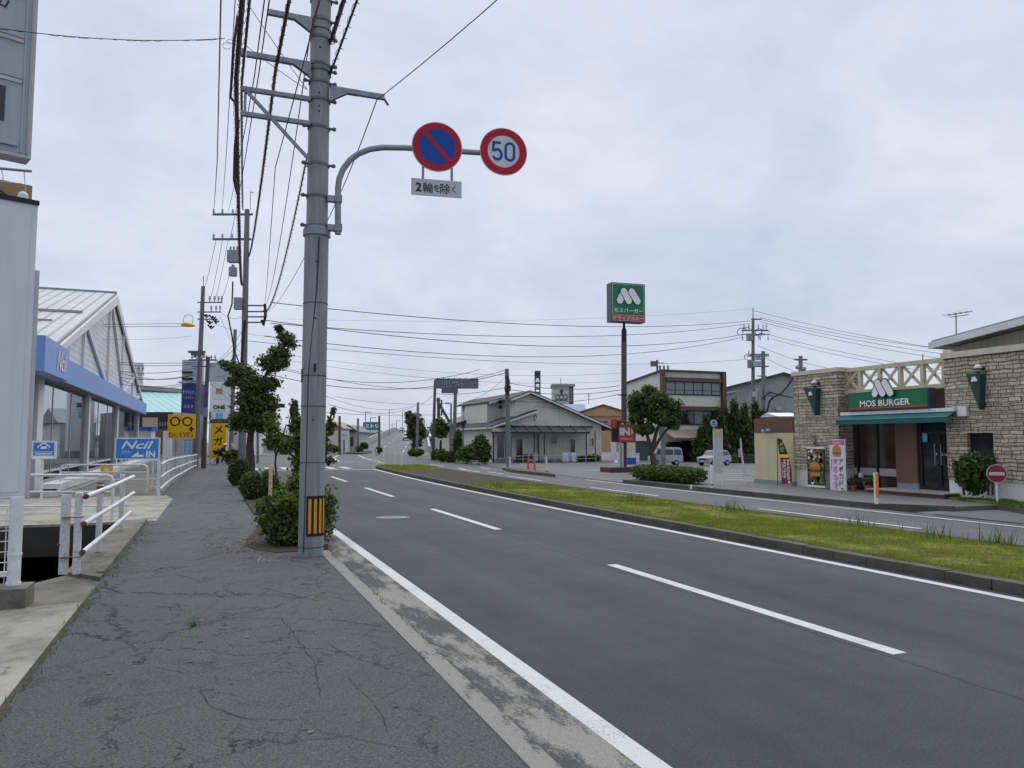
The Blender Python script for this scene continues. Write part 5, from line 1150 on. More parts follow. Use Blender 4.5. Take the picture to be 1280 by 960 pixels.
tree('street_tree', 'dark leafy street tree with a bent upper branch beside the pavement', (PD(312.5, 590, 31).x, PD(312.5, 590, 31).y, 0), [[PD(313.5, 540, 31)], [PD(313.5, 545, 31), PD(320, 500, 31), PD(333, 468, 31), PD(352, 445, 31), PD(358, 422, 31)], [PD(314, 530, 31), PD(305, 490, 31), PD(295, 470, 31), PD(283, 456, 31)], [PD(314, 535, 31), PD(328, 510, 31.3), PD(340, 500, 31.2)]],
     [bl(349, 411, 31, 6.2, 5.4), bl(358, 423, 31, 11.4, 8.1), bl(364, 430, 31, 7.9, 6.3), bl(350, 441, 31, 14.1, 9.0), bl(340, 455, 31, 17.6, 12.6), bl(350, 452, 31, 12.3, 7.2), bl(280, 454, 31, 7.9, 3.6), bl(291, 458, 31, 12.3, 6.3), bl(305, 467, 31, 15.0, 9.9), bl(290, 478, 31, 8.8, 5.4), bl(318, 482, 31, 22.0, 13.5), bl(338, 480, 31, 14.1, 9.9), bl(318, 502, 31, 23.8, 15.3), bl(336, 505, 31, 12.3, 14.4), bl(313, 524, 31, 24.6, 14.4), bl(330, 527, 31, 19.4, 15.3), bl(300, 528, 31, 14.1, 10.8)],
     13000, .085, 'leaf_dark', .17, shell=.25, clump=300)
tree('sapling', 'yellow-green young tree between the street tree and the concrete pole', (PD(345, 600, 26).x, PD(345, 600, 26).y, 0), [[PD(345, 565, 26)], [PD(345, 570, 26), PD(340, 545, 26), PD(333, 522, 26)], [PD(345, 570, 26), PD(352, 550, 26), PD(358, 530, 26)]],
     [bl(335, 520, 26, 5, 5), bl(340, 533, 26, 9, 9), bl(346, 548, 26, 12, 10), bl(357, 555, 26, 10, 12), bl(340, 553, 26, 10, 8)], 2000, .08, 'leaf_bright', .04, shell=.3, clump=80)
def hedge(name, label, x0, x1, y0, y1, D, n, size, m, group=None, cat='hedge'):
    L = max(2, int((x1-x0)/((y1-y0)*.8))+1); bb = []
    for i in range(L):
        x = x0 + (x1-x0)*(i+.5)/L; bb += [bl(x, (y0+y1)/2+2, D, (x1-x0)/L*.72, (y1-y0)*.52), bl(x+2, y0+(y1-y0)*.70, D, (x1-x0)/L*.68, (y1-y0)*.36)]
    return shrub(name, label, cat, bb, n, size, m, group, 4, shell=.6)
hedge('hedge_bush', 'clipped olive green bush by the kerb in front of the yellow post', 305, 344, 588, 621, 22, 5200, .06, 'leaf_olive', cat='bush')
hedge('hedge_bush', 'small clipped bush under the street tree trunk', 288, 309, 572, 603, 29, 3200, .075, 'leaf_olive', cat='bush')
hedge('hedge_bush', 'low far bush between the cyclist and the street tree', 283, 306, 560, 578, 44, 1400, .11, 'leaf_olive', cat='bush')
q = G(337.5, 633, .02); mb = MB(); zt = PD(338, 581, q.dot(FWV)).z; mb.cyl(q, V((q.x, q.y, zt)), .045, n=12); t = thing('marker_post', 'thin faded yellow marker post beside the clipped bush', 'marker post', q); part('post', mb, 'yellow_cream', t, True)
mb = MB()
for f in (.35, .55): mb.cyl(V((q.x, q.y, zt*f)), V((q.x, q.y, zt*f+.05)), .047, n=12)
part('band', mb, 'hazard_yellow', t)
q = PD(292, 580, 46); t = thing('sign_post', 'small white signpost on the pavement right of the cyclist', 'sign', V((q.x, q.y, 0))); mb = MB(); mb.cyl(V((q.x, q.y, 0)), PD(292, 554, 46), .03, n=8); part('post', mb, 'white_paint', t); mb = MB(); mb.board(PD(292, 556, 45.9), CRV, .25, .25, .02); part('plate', mb, 'white_paint', t)

# ------------------------------------------------------------------ the cyclist
def skin_body(name, joints, edges, radii, m, parent):
    me = bpy.data.meshes.new(name); me.from_pydata([tuple(j) for j in joints], edges, []); o = bpy.data.objects.new(name, me); C.objects.link(o)
    sk = o.modifiers.new('skin', 'SKIN'); sv = me.skin_vertices[0].data
    for i, r in enumerate(radii): sv[i].radius = (r, r); sv[i].use_root = (i == 0)
    o.modifiers.new('sub', 'SUBSURF').levels = 1
    dg = bpy.context.evaluated_depsgraph_get(); me2 = bpy.data.meshes.new_from_object(o.evaluated_get(dg)); bpy.data.objects.remove(o)
    me2.materials.clear(); me2.materials.append(MATS[m]); o2 = bpy.data.objects.new(name, me2); C.objects.link(o2); o2.parent = parent; return o2
BC = G(277, 581.5, .012); DIRB = (CRV*.80 + FWV*.6).normalized(); rzB = math.atan2(DIRB.y, DIRB.x)
bike = thing('bicycle', 'dark bicycle ridden along the far end of the left pavement', 'bicycle', BC, rz=rzB)
for x in (-.5, .5):
    mb = MB(); c = V((x, 0, .3)); ring = [c+V((math.cos(a)*.29, 0, math.sin(a)*.29)) for a in np.linspace(0, 2*math.pi, 25)]; mb.tube(ring, .018, 6); w = part('wheel', mb, 'tyre', bike, local=True)
    mb = MB()
    for k in range(8): a = k*math.pi/8; mb.cyl(c+V((math.cos(a)*.28, 0, math.sin(a)*.28)), c-V((math.cos(a)*.28, 0, math.sin(a)*.28)), .003, n=4)
    mb.cyl(c-YR*.04, c+YR*.04, .025, n=8); part('spokes', mb, 'galv', w, local=True)
mb = MB()
for a, b in (((-.5, 0, .3), (-.05, 0, .28)), ((-.05, 0, .28), (-.18, 0, .72)), ((-.5, 0, .3), (-.16, 0, .66)), ((-.05, 0, .28), (.36, 0, .64)), ((-.16, 0, .62), (.36, 0, .70)), ((.5, 0, .3), (.35, 0, .82))): mb.cyl(a, b, .018, n=8)
part('frame', mb, 'steel_dark', bike, local=True)
mb = MB(); mb.tube([(.30, -.26, .86), (.37, -.2, .85), (.36, 0, .84), (.37, .2, .85), (.30, .26, .86)], .013, 6); part('handlebar', mb, 'galv', bike, local=True)
mb = MB(); mb.box((-.3, -.08, .72), (-.06, .08, .78)); part('saddle', mb, 'black', bike, local=True)
mb = MB(); mb.box((.42, -.17, .66), (.74, .17, .9)); part('basket', mb, 'steel_dark', bike, local=True)
per = thing('person', 'bent cyclist in dark clothes and a pale hat riding a bicycle', 'person', BC, rz=rzB)
J = [(-.18, 0, .82), (-.08, 0, 1.0), (.06, 0, 1.14), (.13, 0, 1.23), (.2, 0, 1.33),
     (-.14, .1, .78), (.16, .11, .6), (.02, .11, .22), (.14, .11, .16), (-.14, -.1, .78), (.12, -.11, .72), (.06, -.11, .36), (.18, -.11, .30),
     (.06, .19, 1.12), (.14, .24, .95), (.3, .25, .88), (.06, -.19, 1.12), (.14, -.24, .95), (.3, -.25, .88)]
E_ = [(0,1),(1,2),(2,3),(3,4),(0,5),(5,6),(6,7),(7,8),(0,9),(9,10),(10,11),(11,12),(2,13),(13,14),(14,15),(2,16),(16,17),(17,18)]
Rr = [.16,.16,.17,.06,.095,.12,.085,.055,.045,.12,.085,.055,.045,.075,.055,.04,.075,.055,.04]
skin_body('clothed_body', J, E_, Rr, 'navy_cloth', per)
mb = MB(); mb.ball((.22, 0, 1.36), .105, 14, sz=1.15); mb.ball((.32, 0, 1.33), .02, 6); part('head', mb, 'skin', per, True, local=True)
mb = MB(); mb.ball((.21, 0, 1.39), .125, 14, sz=.85, z0=0); mb.cyl((.21, 0, 1.385), (.21, 0, 1.4), .17, n=16); part('hat', mb, 'sign_white', per, True, local=True)
mb = MB()
for s, x, z in ((.11, .16, .13), (-.11, .2, .27)): mb.ball((x, s, z), .06, 8, sz=.6); mb.ball((x+.08, s, z-.01), .045, 8, sz=.6)
part('shoes', mb, 'white_paint', per, True, local=True)
mb = MB(); mb.ball((-.42, 0, .92), .2, 10, sz=.7); part('bag', mb, 'navy_cloth', per, True, local=True)

# ------------------------------------------------------------------ right side: the burger restaurant
XM = 19.05
def mx(x, y, X=XM): return PX(x, y, X)
mos = thing('restaurant', 'stone-clad burger restaurant with a green sign, lattice parapet and teal awning', 'restaurant', V((XM+4, 17, .12)))
GZ = .12
ya, yb = mx(993, 540).y, mx(1049, 540).y; zt1 = mx(1020, 464).z; TB = GZ+.62
mb = MB(); mb.box((XM, yb, TB), (XM+1.1, ya, zt1-.09)); part('stone_tower', mb, 'ledge_stone', mos)
mb = MB(); mb.box((XM-.05, yb-.05, zt1-.09), (XM+1.15, ya+.05, zt1+.05)); part('coping', mb, 'cream_trim', mos)
mb = MB(); mb.box((XM+.04, yb+.02, 0), (XM+1.05, ya-.02, TB)); part('plinth', mb, 'siding_white', mos)
yc = mx(1183, 540).y; zt2 = mx(1190, 443).z; yr = 5.5
mb = MB(); y0w, y1w = mx(1242, 560).y, mx(1209, 560).y; zw0, zw1 = mx(1225, 577).z, mx(1225, 541).z
for a, b, z0, z1 in ((yr, y0w, TB-.1, zt2-.1), (y1w, yc, TB-.1, zt2-.1), (y0w, y1w, TB-.1, zw0), (y0w, y1w, zw1, zt2-.1)): mb.box((XM, a, z0), (XM+.35, b, z1))
mb.box((XM+.35, yc-.3, TB-.1), (XM+5, yc, zt2-.1)); part('stone_wall', mb, 'ledge_stone', mos)
mb = MB(); mb.box((XM-.06, yr, zt2-.1), (XM+5, yc+.05, zt2+.06)); part('coping', mb, 'cream_trim', mos)
mb = MB(); mb.box((XM+.03, yr, 0), (XM+.34, yc, TB-.1)); part('plinth', mb, 'siding_white', mos)
mb = MB(); mb.box((XM+.14, y0w, zw0), (XM+.2, y1w, zw1)); w_ = part('window', mb, 'black_steel', mos); mb = MB(); mb.box((XM+.12, y0w+.06, zw0+.06), (XM+.142, y1w-.06, zw1-.06)); part('pane', mb, 'window_dark', w_)
XE = XM+.55                                             # the entrance front, set back
def ex(x, y, X=XE): return PX(x, y, X)
zf0, zf1 = ex(1120, 519).z, ex(1120, 487).z
mb = MB(); mb.box((XE, yc, zf0-.1), (XE+.3, yb, zf1)); part('fascia', mb, 'brown_panel', mos)
mb = MB(); mb.box((XE+.05, yc, 0), (XE+5, yb, zf0-.1)) if False else mb.box((XE+.9, yc, 0), (XE+1.0, yb, zf0-.1)); mb.box((XE+.05, yc+.01, zf0-.12), (XE+1, yb-.01, zf0-.04)); mb.box((XE-.3, yc+.01, -.05), (XE+1, yb-.01, GZ+.02)); part('inner_wall', mb, 'steel_dark', mos)
py = [ex(x, 560).y for x in (1049, 1072, 1096, 1121)]; zg0, zg1 = ex(1085, 586).z, zf0-.1
for i in range(3):
    a, b = py[i+1]+.03, py[i]-.03
    mb = MB(); mb.box((XE+.04, a, GZ), (XE+.08, b, zg1)); g = part('window', mb, 'window_warm', mos)
    mb = MB(); mb.box((XE-.0, a-.07, GZ), (XE+.1, a, zg1)); mb.box((XE, a, zg1-.07), (XE+.1, b, zg1)); part('frame', mb, 'black_steel', g)
    mb = MB(); mb.box((XE+.01, a+.03, ex(1085, 594).z), (XE+.038, b-.03, ex(1085, 585).z)); part('half_curtain', mb, 'curtain', g)
ypa, ypb = ex(1121, 560).y, ex(1148, 560).y; zp0 = ex(1134, 603).z
mb = MB(); mb.box((XE-.06, ypb, zp0), (XE+.2, ypa, zg1)); part('brown_pier', mb, 'brown_panel', mos)
mb = MB(); mb.box((XE-.04, ypb, 0), (XE+.2, ypa, zp0)); part('pier_base', mb, 'base_bluegrey', mos)
yd0, yd1 = yc+.02, ypb-.04; zd0 = ex(1168, 613).z; mb = MB(); fr = .09
mb.box((XE-.02, yd0, zd0), (XE+.08, yd0+fr, zg1)); mb.box((XE-.02, yd1-fr, zd0), (XE+.08, yd1, zg1)); mb.box((XE-.02, yd0+fr, zg1-fr), (XE+.08, yd1-fr, zg1)); zm = ex(1168, 541).z; mb.box((XE-.02, yd0+fr, zm-.04), (XE+.08, yd1-fr, zm+.04)); mb.box((XE-.02, yd0+fr, zd0), (XE+.08, yd1-fr, zd0+.1)); ym = (yd0+yd1)/2; mb.box((XE-.02, ym-.05, zd0+.1), (XE+.08, ym+.05, zm-.04))
dr_ = part('door', mb, 'black_steel', mos)
for a, b, z0, z1 in ((yd0+fr, ym-.05, zd0+.1, zm-.04), (ym+.05, yd1-fr, zd0+.1, zm-.04), (yd0+fr, yd1-fr, zm+.04, zg1-fr)):
    mb = MB(); mb.box((XE+.02, a, z0), (XE+.04, b, z1)); part('pane', mb, 'window_dark', dr_)
mb = MB()
for y in (ym-.1, ym+.1): mb.cyl((XE-.07, y, zd0+.75), (XE-.07, y, zd0+1.35), .018, n=8)
part('handle', mb, 'galv', dr_)
mb = MB(); mb.board(ex(1156, 547, XE-.03), -YR, .16, .24, .006); part('sticker', mb, 'light_blue', dr_)
mb = MB(); mb.marks(ex(1177, 568, XE+.015), -YR, .42, .07, 6, seed=5); part('door_lettering', mb, 'glyph_white', dr_)
# steps
ys_a, ys_b = mx(1102, 615).y, mx(1190, 615).y; zs_ = zd0-.03
mb = MB(); mb.box((XM-.55, ys_b-.2, -.02), (XE, ys_a, zs_)); part('entrance_step', mb, 'brick_red', mos); mb = MB(); mb.box((XM-.58, ys_b-.22, zs_), (XE, ys_a+.03, zs_+.04)); part('step_top', mb, 'concrete', mos)
# parapet lattice
XL = XM+.35; zl0, zl1 = PX(1115, 487, XL).z, PX(1115, 457, XL).z
xs6 = [PX(x, 470, XL).y for x in (1051, 1075, 1100, 1126, 1154, 1181)]
for z, h in ((zl0, .13), (zl1, .13)): mb = MB(); mb.box((XL-.06, xs6[-1]-.05, z-h/2), (XL+.06, xs6[0]+.05, z+h/2)); part('lattice_rail', mb, 'timber_cream', mos)
for y in xs6: mb = MB(); mb.box((XL-.05, y-.06, zl0+.065), (XL+.05, y+.06, zl1-.065)); part('lattice_post', mb, 'timber_cream', mos)
for i in range(5):
    for s in (0, 1):
        a, b = xs6[i]-.08, xs6[i+1]+.08; p, q = V((XL-.02+.04*s, a, zl0+.06)), V((XL-.02+.04*s, b, zl1-.06))
        if s: p.z, q.z = q.z, p.z
        mb = MB(); mb.beam(p, q, .03, .085); part('lattice_brace', mb, 'timber_cream', mos)
# awning
za0, za1 = PX(1110, 528.5, XM-.42).z, PX(1110, 517, XM-.1).z; y_a, y_b = PX(1039, 525, XM-.6).y, PX(1182, 520, XM-.5).y
mb = MB(); mb.prism([(XM-.12, y_b, za1), (XM-.42, y_b, za0+.14), (XM-.42, y_b, za0-.02), (XM-.40, y_b, za0-.02), (XM-.40, y_b, za0+.11), (XM-.12, y_b, za1-.03)], (0, y_a-y_b, 0)); aw = part('awning', mb, 'teal_awning', mos)
mb = MB(); mb.box((XM-.2, y_b-.02, za1-.01), (XM-.02, y_a+.02, za1+.09)); part('awning_case', mb, 'white_paint', aw); mb = MB(); mb.box((XM-.43, y_b, za0+.12), (XM-.39, y_a, za0+.15)); part('front_bar', mb, 'galv', aw)
mb = MB(); mb.box((XM-.12, y_b-.32, za1-.15), (XM+.0, y_b-.04, za1+.12)); part('awning_motor', mb, 'white_paint', aw)
# the green name sign
XG = XM-.25; yg0, yg1 = PX(1160.5, 497, XG).y, PX(1060.5, 500, XG).y; zgb, zgt = PX(1110, 512, XG).z, PX(1110, 488, XG).z
cg = V((XG, (yg0+yg1)/2, (zgb+zgt)/2)); wg, hg = yg1-yg0, zgt-zgb; RM = -YR
mb = MB(); mb.board(cg, RM, wg, hg, .28); sg = part('name_sign', mb, 'mos_frame', mos)
mb = MB(); mb.board(cg-XR*.008, RM, wg-.07, hg-.07, .008); part('green_panel', mb, 'mos_green', sg)
mb = MB(); mb.board(cg-XR*.012-UP*(hg*.5-.07), RM, wg-.08, .045, .004); part('red_line', mb, 'mos_red', sg)
mb = MB(); mb.text('MOS BURGER', cg-XR*.012-UP*hg*.13+YR*wg*.02, RM, wg*.63, hg*.34, 0, bold=.022, lift=.012); part('lettering', mb, 'glyph_white', sg)
def capsule(mb, c, R, p, q, r, mi, lift, n=10):
    p, q = V((*p, 0)), V((*q, 0)); d = (q-p).normalized(); s = V((-d.y, d.x, 0)); pts = []
    for i in range(n+1): a = math.pi*i/n; pts.append(p + s*math.cos(a)*r - d*math.sin(a)*r)
    for i in range(n+1): a = math.pi*i/n; pts.append(q - s*math.cos(a)*r + d*math.sin(a)*r)
    Rr, U, N = frame(R); mb.prism([c+Rr*u.x+U*u.y+N*lift for u in pts[::-1]], -N*.02, mi)
def emblem(mb, c, R, W, H, fm, bm, lift=.01, edge=.03):
    """three leaning rounded lobes side by side"""
    r = W*.135
    for n, (p, q) in enumerate((((-W*.36, -H*.5+r), (-W*.28, -H*.02)), ((-W*.20, H*.5-r), (0.0, -H*.5+r)), ((W*.12, H*.5-r), (W*.36, -H*.5+r)))):
        if edge: capsule(mb, c, R, p, q, r+edge, bm, lift+.012*n)
        capsule(mb, c, R, p, q, r*.95, fm, lift+.006+.012*n)
mb = MB(); ce = PX(1104, 485, XG-.03); emblem(mb, ce, RM, PX(1090, 485, XG).y-PX(1118, 485, XG).y, PX(1104, 474, XG).z-PX(1104, 496, XG).z, 0, 1, .03, .028); part('emblem', mb, ['glyph_white', 'mos_green_dark'], sg)
# wall lamps over green pennants
for (tx0, ty, tx1, bx, by, lx, ly) in ((1004, 485, 1019.5, 1018.5, 519, 1018, 479), (1207, 467, 1225.5, 1224, 512, 1222.5, 460)):
    a, b, c_ = PX(tx0, ty, XM-.22), PX(tx1, ty, XM-.22), PX(bx, by, XM-.22); mb = MB(); mb.prism([a, b, c_], (.215, 0, 0)); pn = part('wall_pennant', mb, 'mos_green_dark', mos)
    mb = MB(); q = PX((tx0*.4+tx1*.6), ty+7, XM-.23); emblem(mb, q, RM, .2, .13, 0, 0, .004, 0); part('small_emblem', mb, 'glyph_white', pn)
    q = PX(lx, ly, XM-.2); mb = MB(); mb.ball(q, .10, 16); lp = part('globe_lamp', mb, 'panel_white', mos, True); mb = MB(); mb.cyl(q, V((XM, q.y, q.z)), .06, n=10); mb.cyl(q-UP*.01, q-UP*.05, .103, n=16); mb.cyl(q-UP*.1, V((q.x, q.y, a.z-.02)), .05, n=8); part('bracket', mb, 'steel_dark', lp)
# upper storey roof behind the right wall
XU = XM+1.2; e0 = PX(1166, 432, XU-.9); wl = PX(1178, 438, XU)
zr0 = PX(1164, 431, XU-.9).z; y_e = PX(1164, 431, XU-.9).y; zr1 = PX(1281, 400, XU-.9).z; y_r = PX(1281, 400, XU-.9).y; sl = (zr1-zr0)/(y_e-y_r)
y_R = y_r-4; zR = zr1+4*sl
mb = MB(); mb.prism([(XU-.9, y_e, zr0), (XU-.9, y_R, zR), (XU-.9, y_R, zR+.12), (XU-.9, y_e, zr0+.12)], (7, 0, 0)); rf = part('upper_roof', mb, 'grey_roof', mos)
mb = MB(); mb.prism([(XU-.96, y_e+.05, zr0-.12), (XU-.96, y_R, zR-.12), (XU-.96, y_R, zR+.06), (XU-.96, y_e+.05, zr0+.06)], (.055, 0, 0)); mb.box((XU-.9, y_e, zr0-.11), (XU+6, y_e+.05, zr0+.07)); part('upper_fascia', mb, 'fascia_white', rf)
mb = MB(); mb.prism([(XU, wl.y, zt2), (XU, y_R, zt2), (XU, y_R, zR-.03), (XU, wl.y, zr0+sl*(y_e-wl.y)-.03)], (.2, 0, 0)); part('upper_wall', mb, 'vertical_siding', mos)
mb = MB(); q = PX(1195, 424, XU+.5); p0 = V((q.x, q.y, zr0+.5)); pt = PX(1195, 392, XU+.5)
mb.cyl(V((q.x, q.y, PX(1195, 425, XU+.5).z-.3)), pt, .018, n=6)
for dz, w in ((0, .45), (-.08, .35), (-.75, .4)): mb.beam(pt+UP*dz-YR*w+XR*.1, pt+UP*dz+YR*w*.6, .018)
for k in range(5): mb.beam(pt+YR*(-.4+.18*k)-XR*.18, pt+YR*(-.4+.18*k)+XR*.18, .012)
part('antenna', mb, 'galv_dark', mos)
# cream side wall with brown corrugated screen
y0s, y1s = mx(992.5, 570, XM+.1).y+.02, mx(943.5, 570, XM+.1).y; zc_, zbt, ztp = PX(965, 541, XM+.1).z, PX(965, 600, XM+.1).z, PX(965, 522.5, XM+.1).z
t = thing('boundary_wall', 'cream wall topped by a brown corrugated screen left of the restaurant', 'wall', V((XM+.2, (y0s+y1s)/2, 0)))
mb = MB(); mb.box((XM+.1, y0s, zbt), (XM+.3, y1s, zc_)); mb.box((XM+.3, y1s-.2, zbt), (XM+5.5, y1s, zc_)); part('wall', mb, 'yellow_cream', t)
mb = MB(); mb.box((XM+.06, y0s, -.02), (XM+.3, y1s+.03, zbt)); mb.box((XM+.3, y1s-.2, -.02), (XM+5.5, y1s+.03, zbt)); part('base', mb, 'base_bluegrey', t)
mb = MB(); mb.box((XM+.12, y0s, zc_), (XM+.17, y1s+.02, ztp)); mb.box((XM+.17, y1s-.04, zc_), (XM+5.5, y1s+.02, ztp)); n = 26
for i in range(n): y = y0s + (y1s-y0s)*(i+.5)/n; mb.box((XM+.09, y-.035, zc_), (XM+.118, y+.035, ztp-.002))
part('corrugated_screen', mb, 'corrugated_brown', t)
mb = MB(); q = PX(961, 539, XM); mb.obox(q, YR, .16, .12, .1); mb.ball(q-XR*.05+YR*.25, .07, 8); part('spotlight', mb, 'panel_grey', t)
# flags and posters against the wall
c = PX(980, 577, XM-.35); gz = .12
t = thing('feather_flag', 'crimson feather flag with white lettering leaning against the cream wall', 'flag', V((c.x, c.y, gz)))
fp_ = [(972, 548), (976.5, 548.5), (981, 558), (986, 572), (989, 586), (990, 604), (977, 605), (976.5, 590), (975, 572), (973, 560)]
P3 = [PX(x, y, XM-.35) for x, y in fp_]; mb = MB(); mb.prism(P3, (.012, 0, 0)); part('cloth', mb, 'crimson', t)
def clipP(pts): return [PX(x, y, XM-.358) for x, y in pts]
mb = MB(); mb.face(clipP([(972, 548), (976.5, 548.5), (981, 558), (984.8, 568), (974.8, 568), (973, 560)][::-1]), 0); mb.face([p-XR*.004 for p in clipP([(975, 568), (985, 568), (986, 572), (975.2, 572)])], 1); mb.disc(PX(977.5, 561, XM-.362), RM, .12, .003, 16, 2); mb.disc(PX(976.5, 556, XM-.362), RM, .09, .003, 16, 3); part('picture', mb, ['black', 'sign_yellow', 'salad', 'burger_bun'], t)
mb = MB(); mb.marks(PX(985.3, 587, XM-.358), RM, .17, .72, 6, 0, seed=21, vertical=True); mb.marks(PX(981.0, 586, XM-.358), RM, .13, .66, 7, 0, seed=22, vertical=True); mb.marks(PX(978.2, 587, XM-.358), RM, .07, .55, 9, 0, seed=23, vertical=True); emblem(mb, PX(987, 602.5, XM-.358), RM, .13, .08, 0, 0, .004, 0); part('lettering', mb, 'glyph_white', t)
mb = MB(); mb.cyl(V((c.x+.03, P3[-1].y+.12, gz)), PX(971.5, 547, XM-.32), .012, n=6); part('pole', mb, 'black', t)
def rect_on(x0, y0, x1, y1, X):
    a, b = PX(x0, y0, X), PX(x1, y1, X); xm = (x0+x1)/2; return PX(xm, (y0+y1)/2, X), abs(a.y-b.y), PX(xm, y0, X).z-PX(xm, y1, X).z
c, w, h = rect_on(1008.3, 561, 1031, 606.5, XM-.28)
t = thing('poster_stand', 'burger photo poster on a stand against the stone tower', 'poster', V((c.x, c.y, gz)))
mb = MB(); mb.board(c, RM, w, h, .03); part('sheet', mb, 'poster_green', t)
mb = MB(); mb.board(c+UP*(h/2+.03), RM, w, .07, .05); mb.board(c-UP*(h/2+.03), RM, w, .08, .06); part('bar', mb, 'white_paint', t)
mb = MB(); rr = random.Random(3); cc = c-XR*.002
for i in range(60):
    x, y = rr.uniform(-.40, .40)*w, rr.uniform(-.44, .44)*h
    if abs(x) < w*.27 and -h*.28 < y < h*.20: continue
    mb.disc(cc+RM*x+UP*y, RM, rr.uniform(.045, .085), .003+.0005*i, 10, rr.choice((0, 0, 1, 1, 2, 3)), ry=rr.uniform(.05, .10))
def burger(mb, c, W, H, mis, lift):
    b, me, sa, to = mis; N = -XR
    mb.flat(c, RM, [(-W*.5, H*.12)]+[(W*.5*math.cos(math.pi-a), H*.12+H*.38*math.sin(a)) for a in np.linspace(.05, 3.09, 12)]+[(W*.5, H*.12)], b, UP, lift)
    for y0, y1, m_, k in ((.04, .12, sa, .54), (-.04, .04, to, .5), (-.2, -.04, me, .52), (-.26, -.2, sa, .55)): mb.flat(c, RM, [(-W*k, H*y0), (W*k, H*y0), (W*k, H*y1), (-W*k, H*y1)], m_, UP, lift)
    mb.flat(c, RM, [(-W*.5, -H*.26), (-W*.42, -H*.46), (W*.42, -H*.46), (W*.5, -H*.26)], b, UP, lift)
burger(mb, c-UP*h*.06, w*.62, h*.42, (3, 4, 0, 1), .036); mb.marks(c+UP*h*.30, RM, w*.22, h*.12, 2, 5, lift=.03, seed=4, vertical=True)
part('picture', mb, ['salad', 'tomato', 'banner_white', 'burger_bun', 'burger_meat', 'glyph_white'], t)
mb = MB()
for s in (-1, 1): mb.cyl(V((c.x+.06, c.y+s*w*.35, gz)), V((c.x+.06, c.y+s*w*.35, c.z+h*.45)), .012, n=6)
part('stand', mb, 'galv_dark', t)
mb = MB(); q = PX(1019, 547.5, XM-.02); mb.text('2', q, RM, .12, .2, 0, bold=.03, lift=.01); mb.disc(q+YR*.12+UP*.03-XR*.01, RM, .04, .01, 12); mb.flat(q-UP*.19, RM, [(-.1, -.05), (.1, -.05), (.1, .05), (-.1, .05)], 0, UP, .01); single('wall_mark', mb, 'brown_trim', 'small brown metal numeral fixed on the stone tower above the poster', 'numeral')
c, w, h = rect_on(1036.2, 550.5, 1057, 613, XM-.6)
t = thing('nobori_banner', 'white banner with pink top and Japanese menu lettering before the stone tower', 'banner', V((c.x, c.y, gz)))
mb = MB(); mb.board(c, RM, w, h, .012); part('cloth', mb, 'banner_white', t)
mb = MB(); mb.board(c+UP*h*.455-XR*.003, RM, w, h*.09, .004); part('pink_band', mb, 'pink', t)
mb = MB(); mb.marks(c+UP*h*.455-XR*.003, RM, w*.55, h*.035, 5, 0, lift=.005, seed=8); part('band_lettering', mb, 'glyph_white', t)
mb = MB(); burger(mb, c+UP*h*.285, w*.55, h*.24, (0, 3, 1, 2), .006); part('burger_picture', mb, ['burger_bun', 'salad', 'orange_wall', 'tomato'], t)
mb = MB(); mb.vtext('アボカド', c+RM*w*.25+UP*h*.14, RM, w*.34, 0, bold=.02, pitch=1.03); emblem(mb, c+RM*w*.3-UP*h*.455, RM, w*.16, h*.03, 0, 0, .004, 0); mb.marks(c-RM*w*.37+UP*h*.0, RM, w*.06, h*.26, 9, 0, seed=6, vertical=True); mb.vtext('バーガー', c-RM*w*.10-UP*h*.235, RM, w*.15, 0, bold=.02, pitch=1.1); part('dark_lettering', mb, 'mos_green_dark', t)
mb = MB(); mb.vtext('海老カツ', c-RM*w*.13+UP*h*.15, RM, w*.38, 0, bold=.01, pitch=1.02); part('pink_lettering', mb, 'pink', t)
mb = MB(); q = c+RM*(w/2+.03); mb.cyl(V((q.x, q.y, gz)), q+UP*(h/2+.06), .014, n=6); mb.cyl(q+UP*(h/2+.02), q+UP*(h/2+.02)-RM*w, .01, n=6); part('pole', mb, 'white_paint', t)
# pots, bollard lights, kerb-side things
def pot(label, x, y, r, m='leaf_mid'):
    q = G(x, y, gz+.0); t = thing('flower_pot', label, 'flower pot', q, 'flower pots at the restaurant windows'); k = q.dot(FWV)/FOC; R_ = r*k; mb = MB()
    mb.cyl(q, q+UP*R_*1.4, R_*.75, R_, 16); mb.cyl(q+UP*R_*1.3, q+UP*R_*1.5, R_*1.08, n=16); part('pot', mb, 'terracotta', t, True)
    foliage('plant', [(q.x, q.y, q.z+R_*2.2, R_*1.3, R_*1.3, R_*1.1)], 420, .055, m, t, shell=.3); foliage('flowers', [(q.x, q.y, q.z+R_*2.5, R_*1.1, R_*1.1, R_*.8)], 40, .05, 'petal', t, shell=.6)
pot('flower pot with mixed flowers right of the menu banner', 1066, 614, 5, 'leaf_olive'); pot('flower pot with green plant left of the orange post', 1086, 615, 5.5); pot('terracotta pot with pale plant behind the orange post', 1101, 612, 6, 'leaf_mid')
def bollard_light(label, x, yt, yb):
    q = G(x, yb, gz); zt = PD(x, yt, q.dot(FWV)).z; t = thing('bollard_light', label, 'bollard light', q, 'bollard lights at the restaurant entrance'); mb = MB(); mb.cyl(q, V((q.x, q.y, zt-.14)), .055, n=14); part('post', mb, 'steel_dark', t, True); mb = MB(); mb.cyl(V((q.x, q.y, zt-.14)), V((q.x, q.y, zt)), .075, n=14); part('lamp_head', mb, 'panel_white', t, True)
bollard_light('black bollard light with white head in front of the middle window', 1077, 591, 613); bollard_light('black bollard light with white head before the brown pier', 1115, 592, 613)
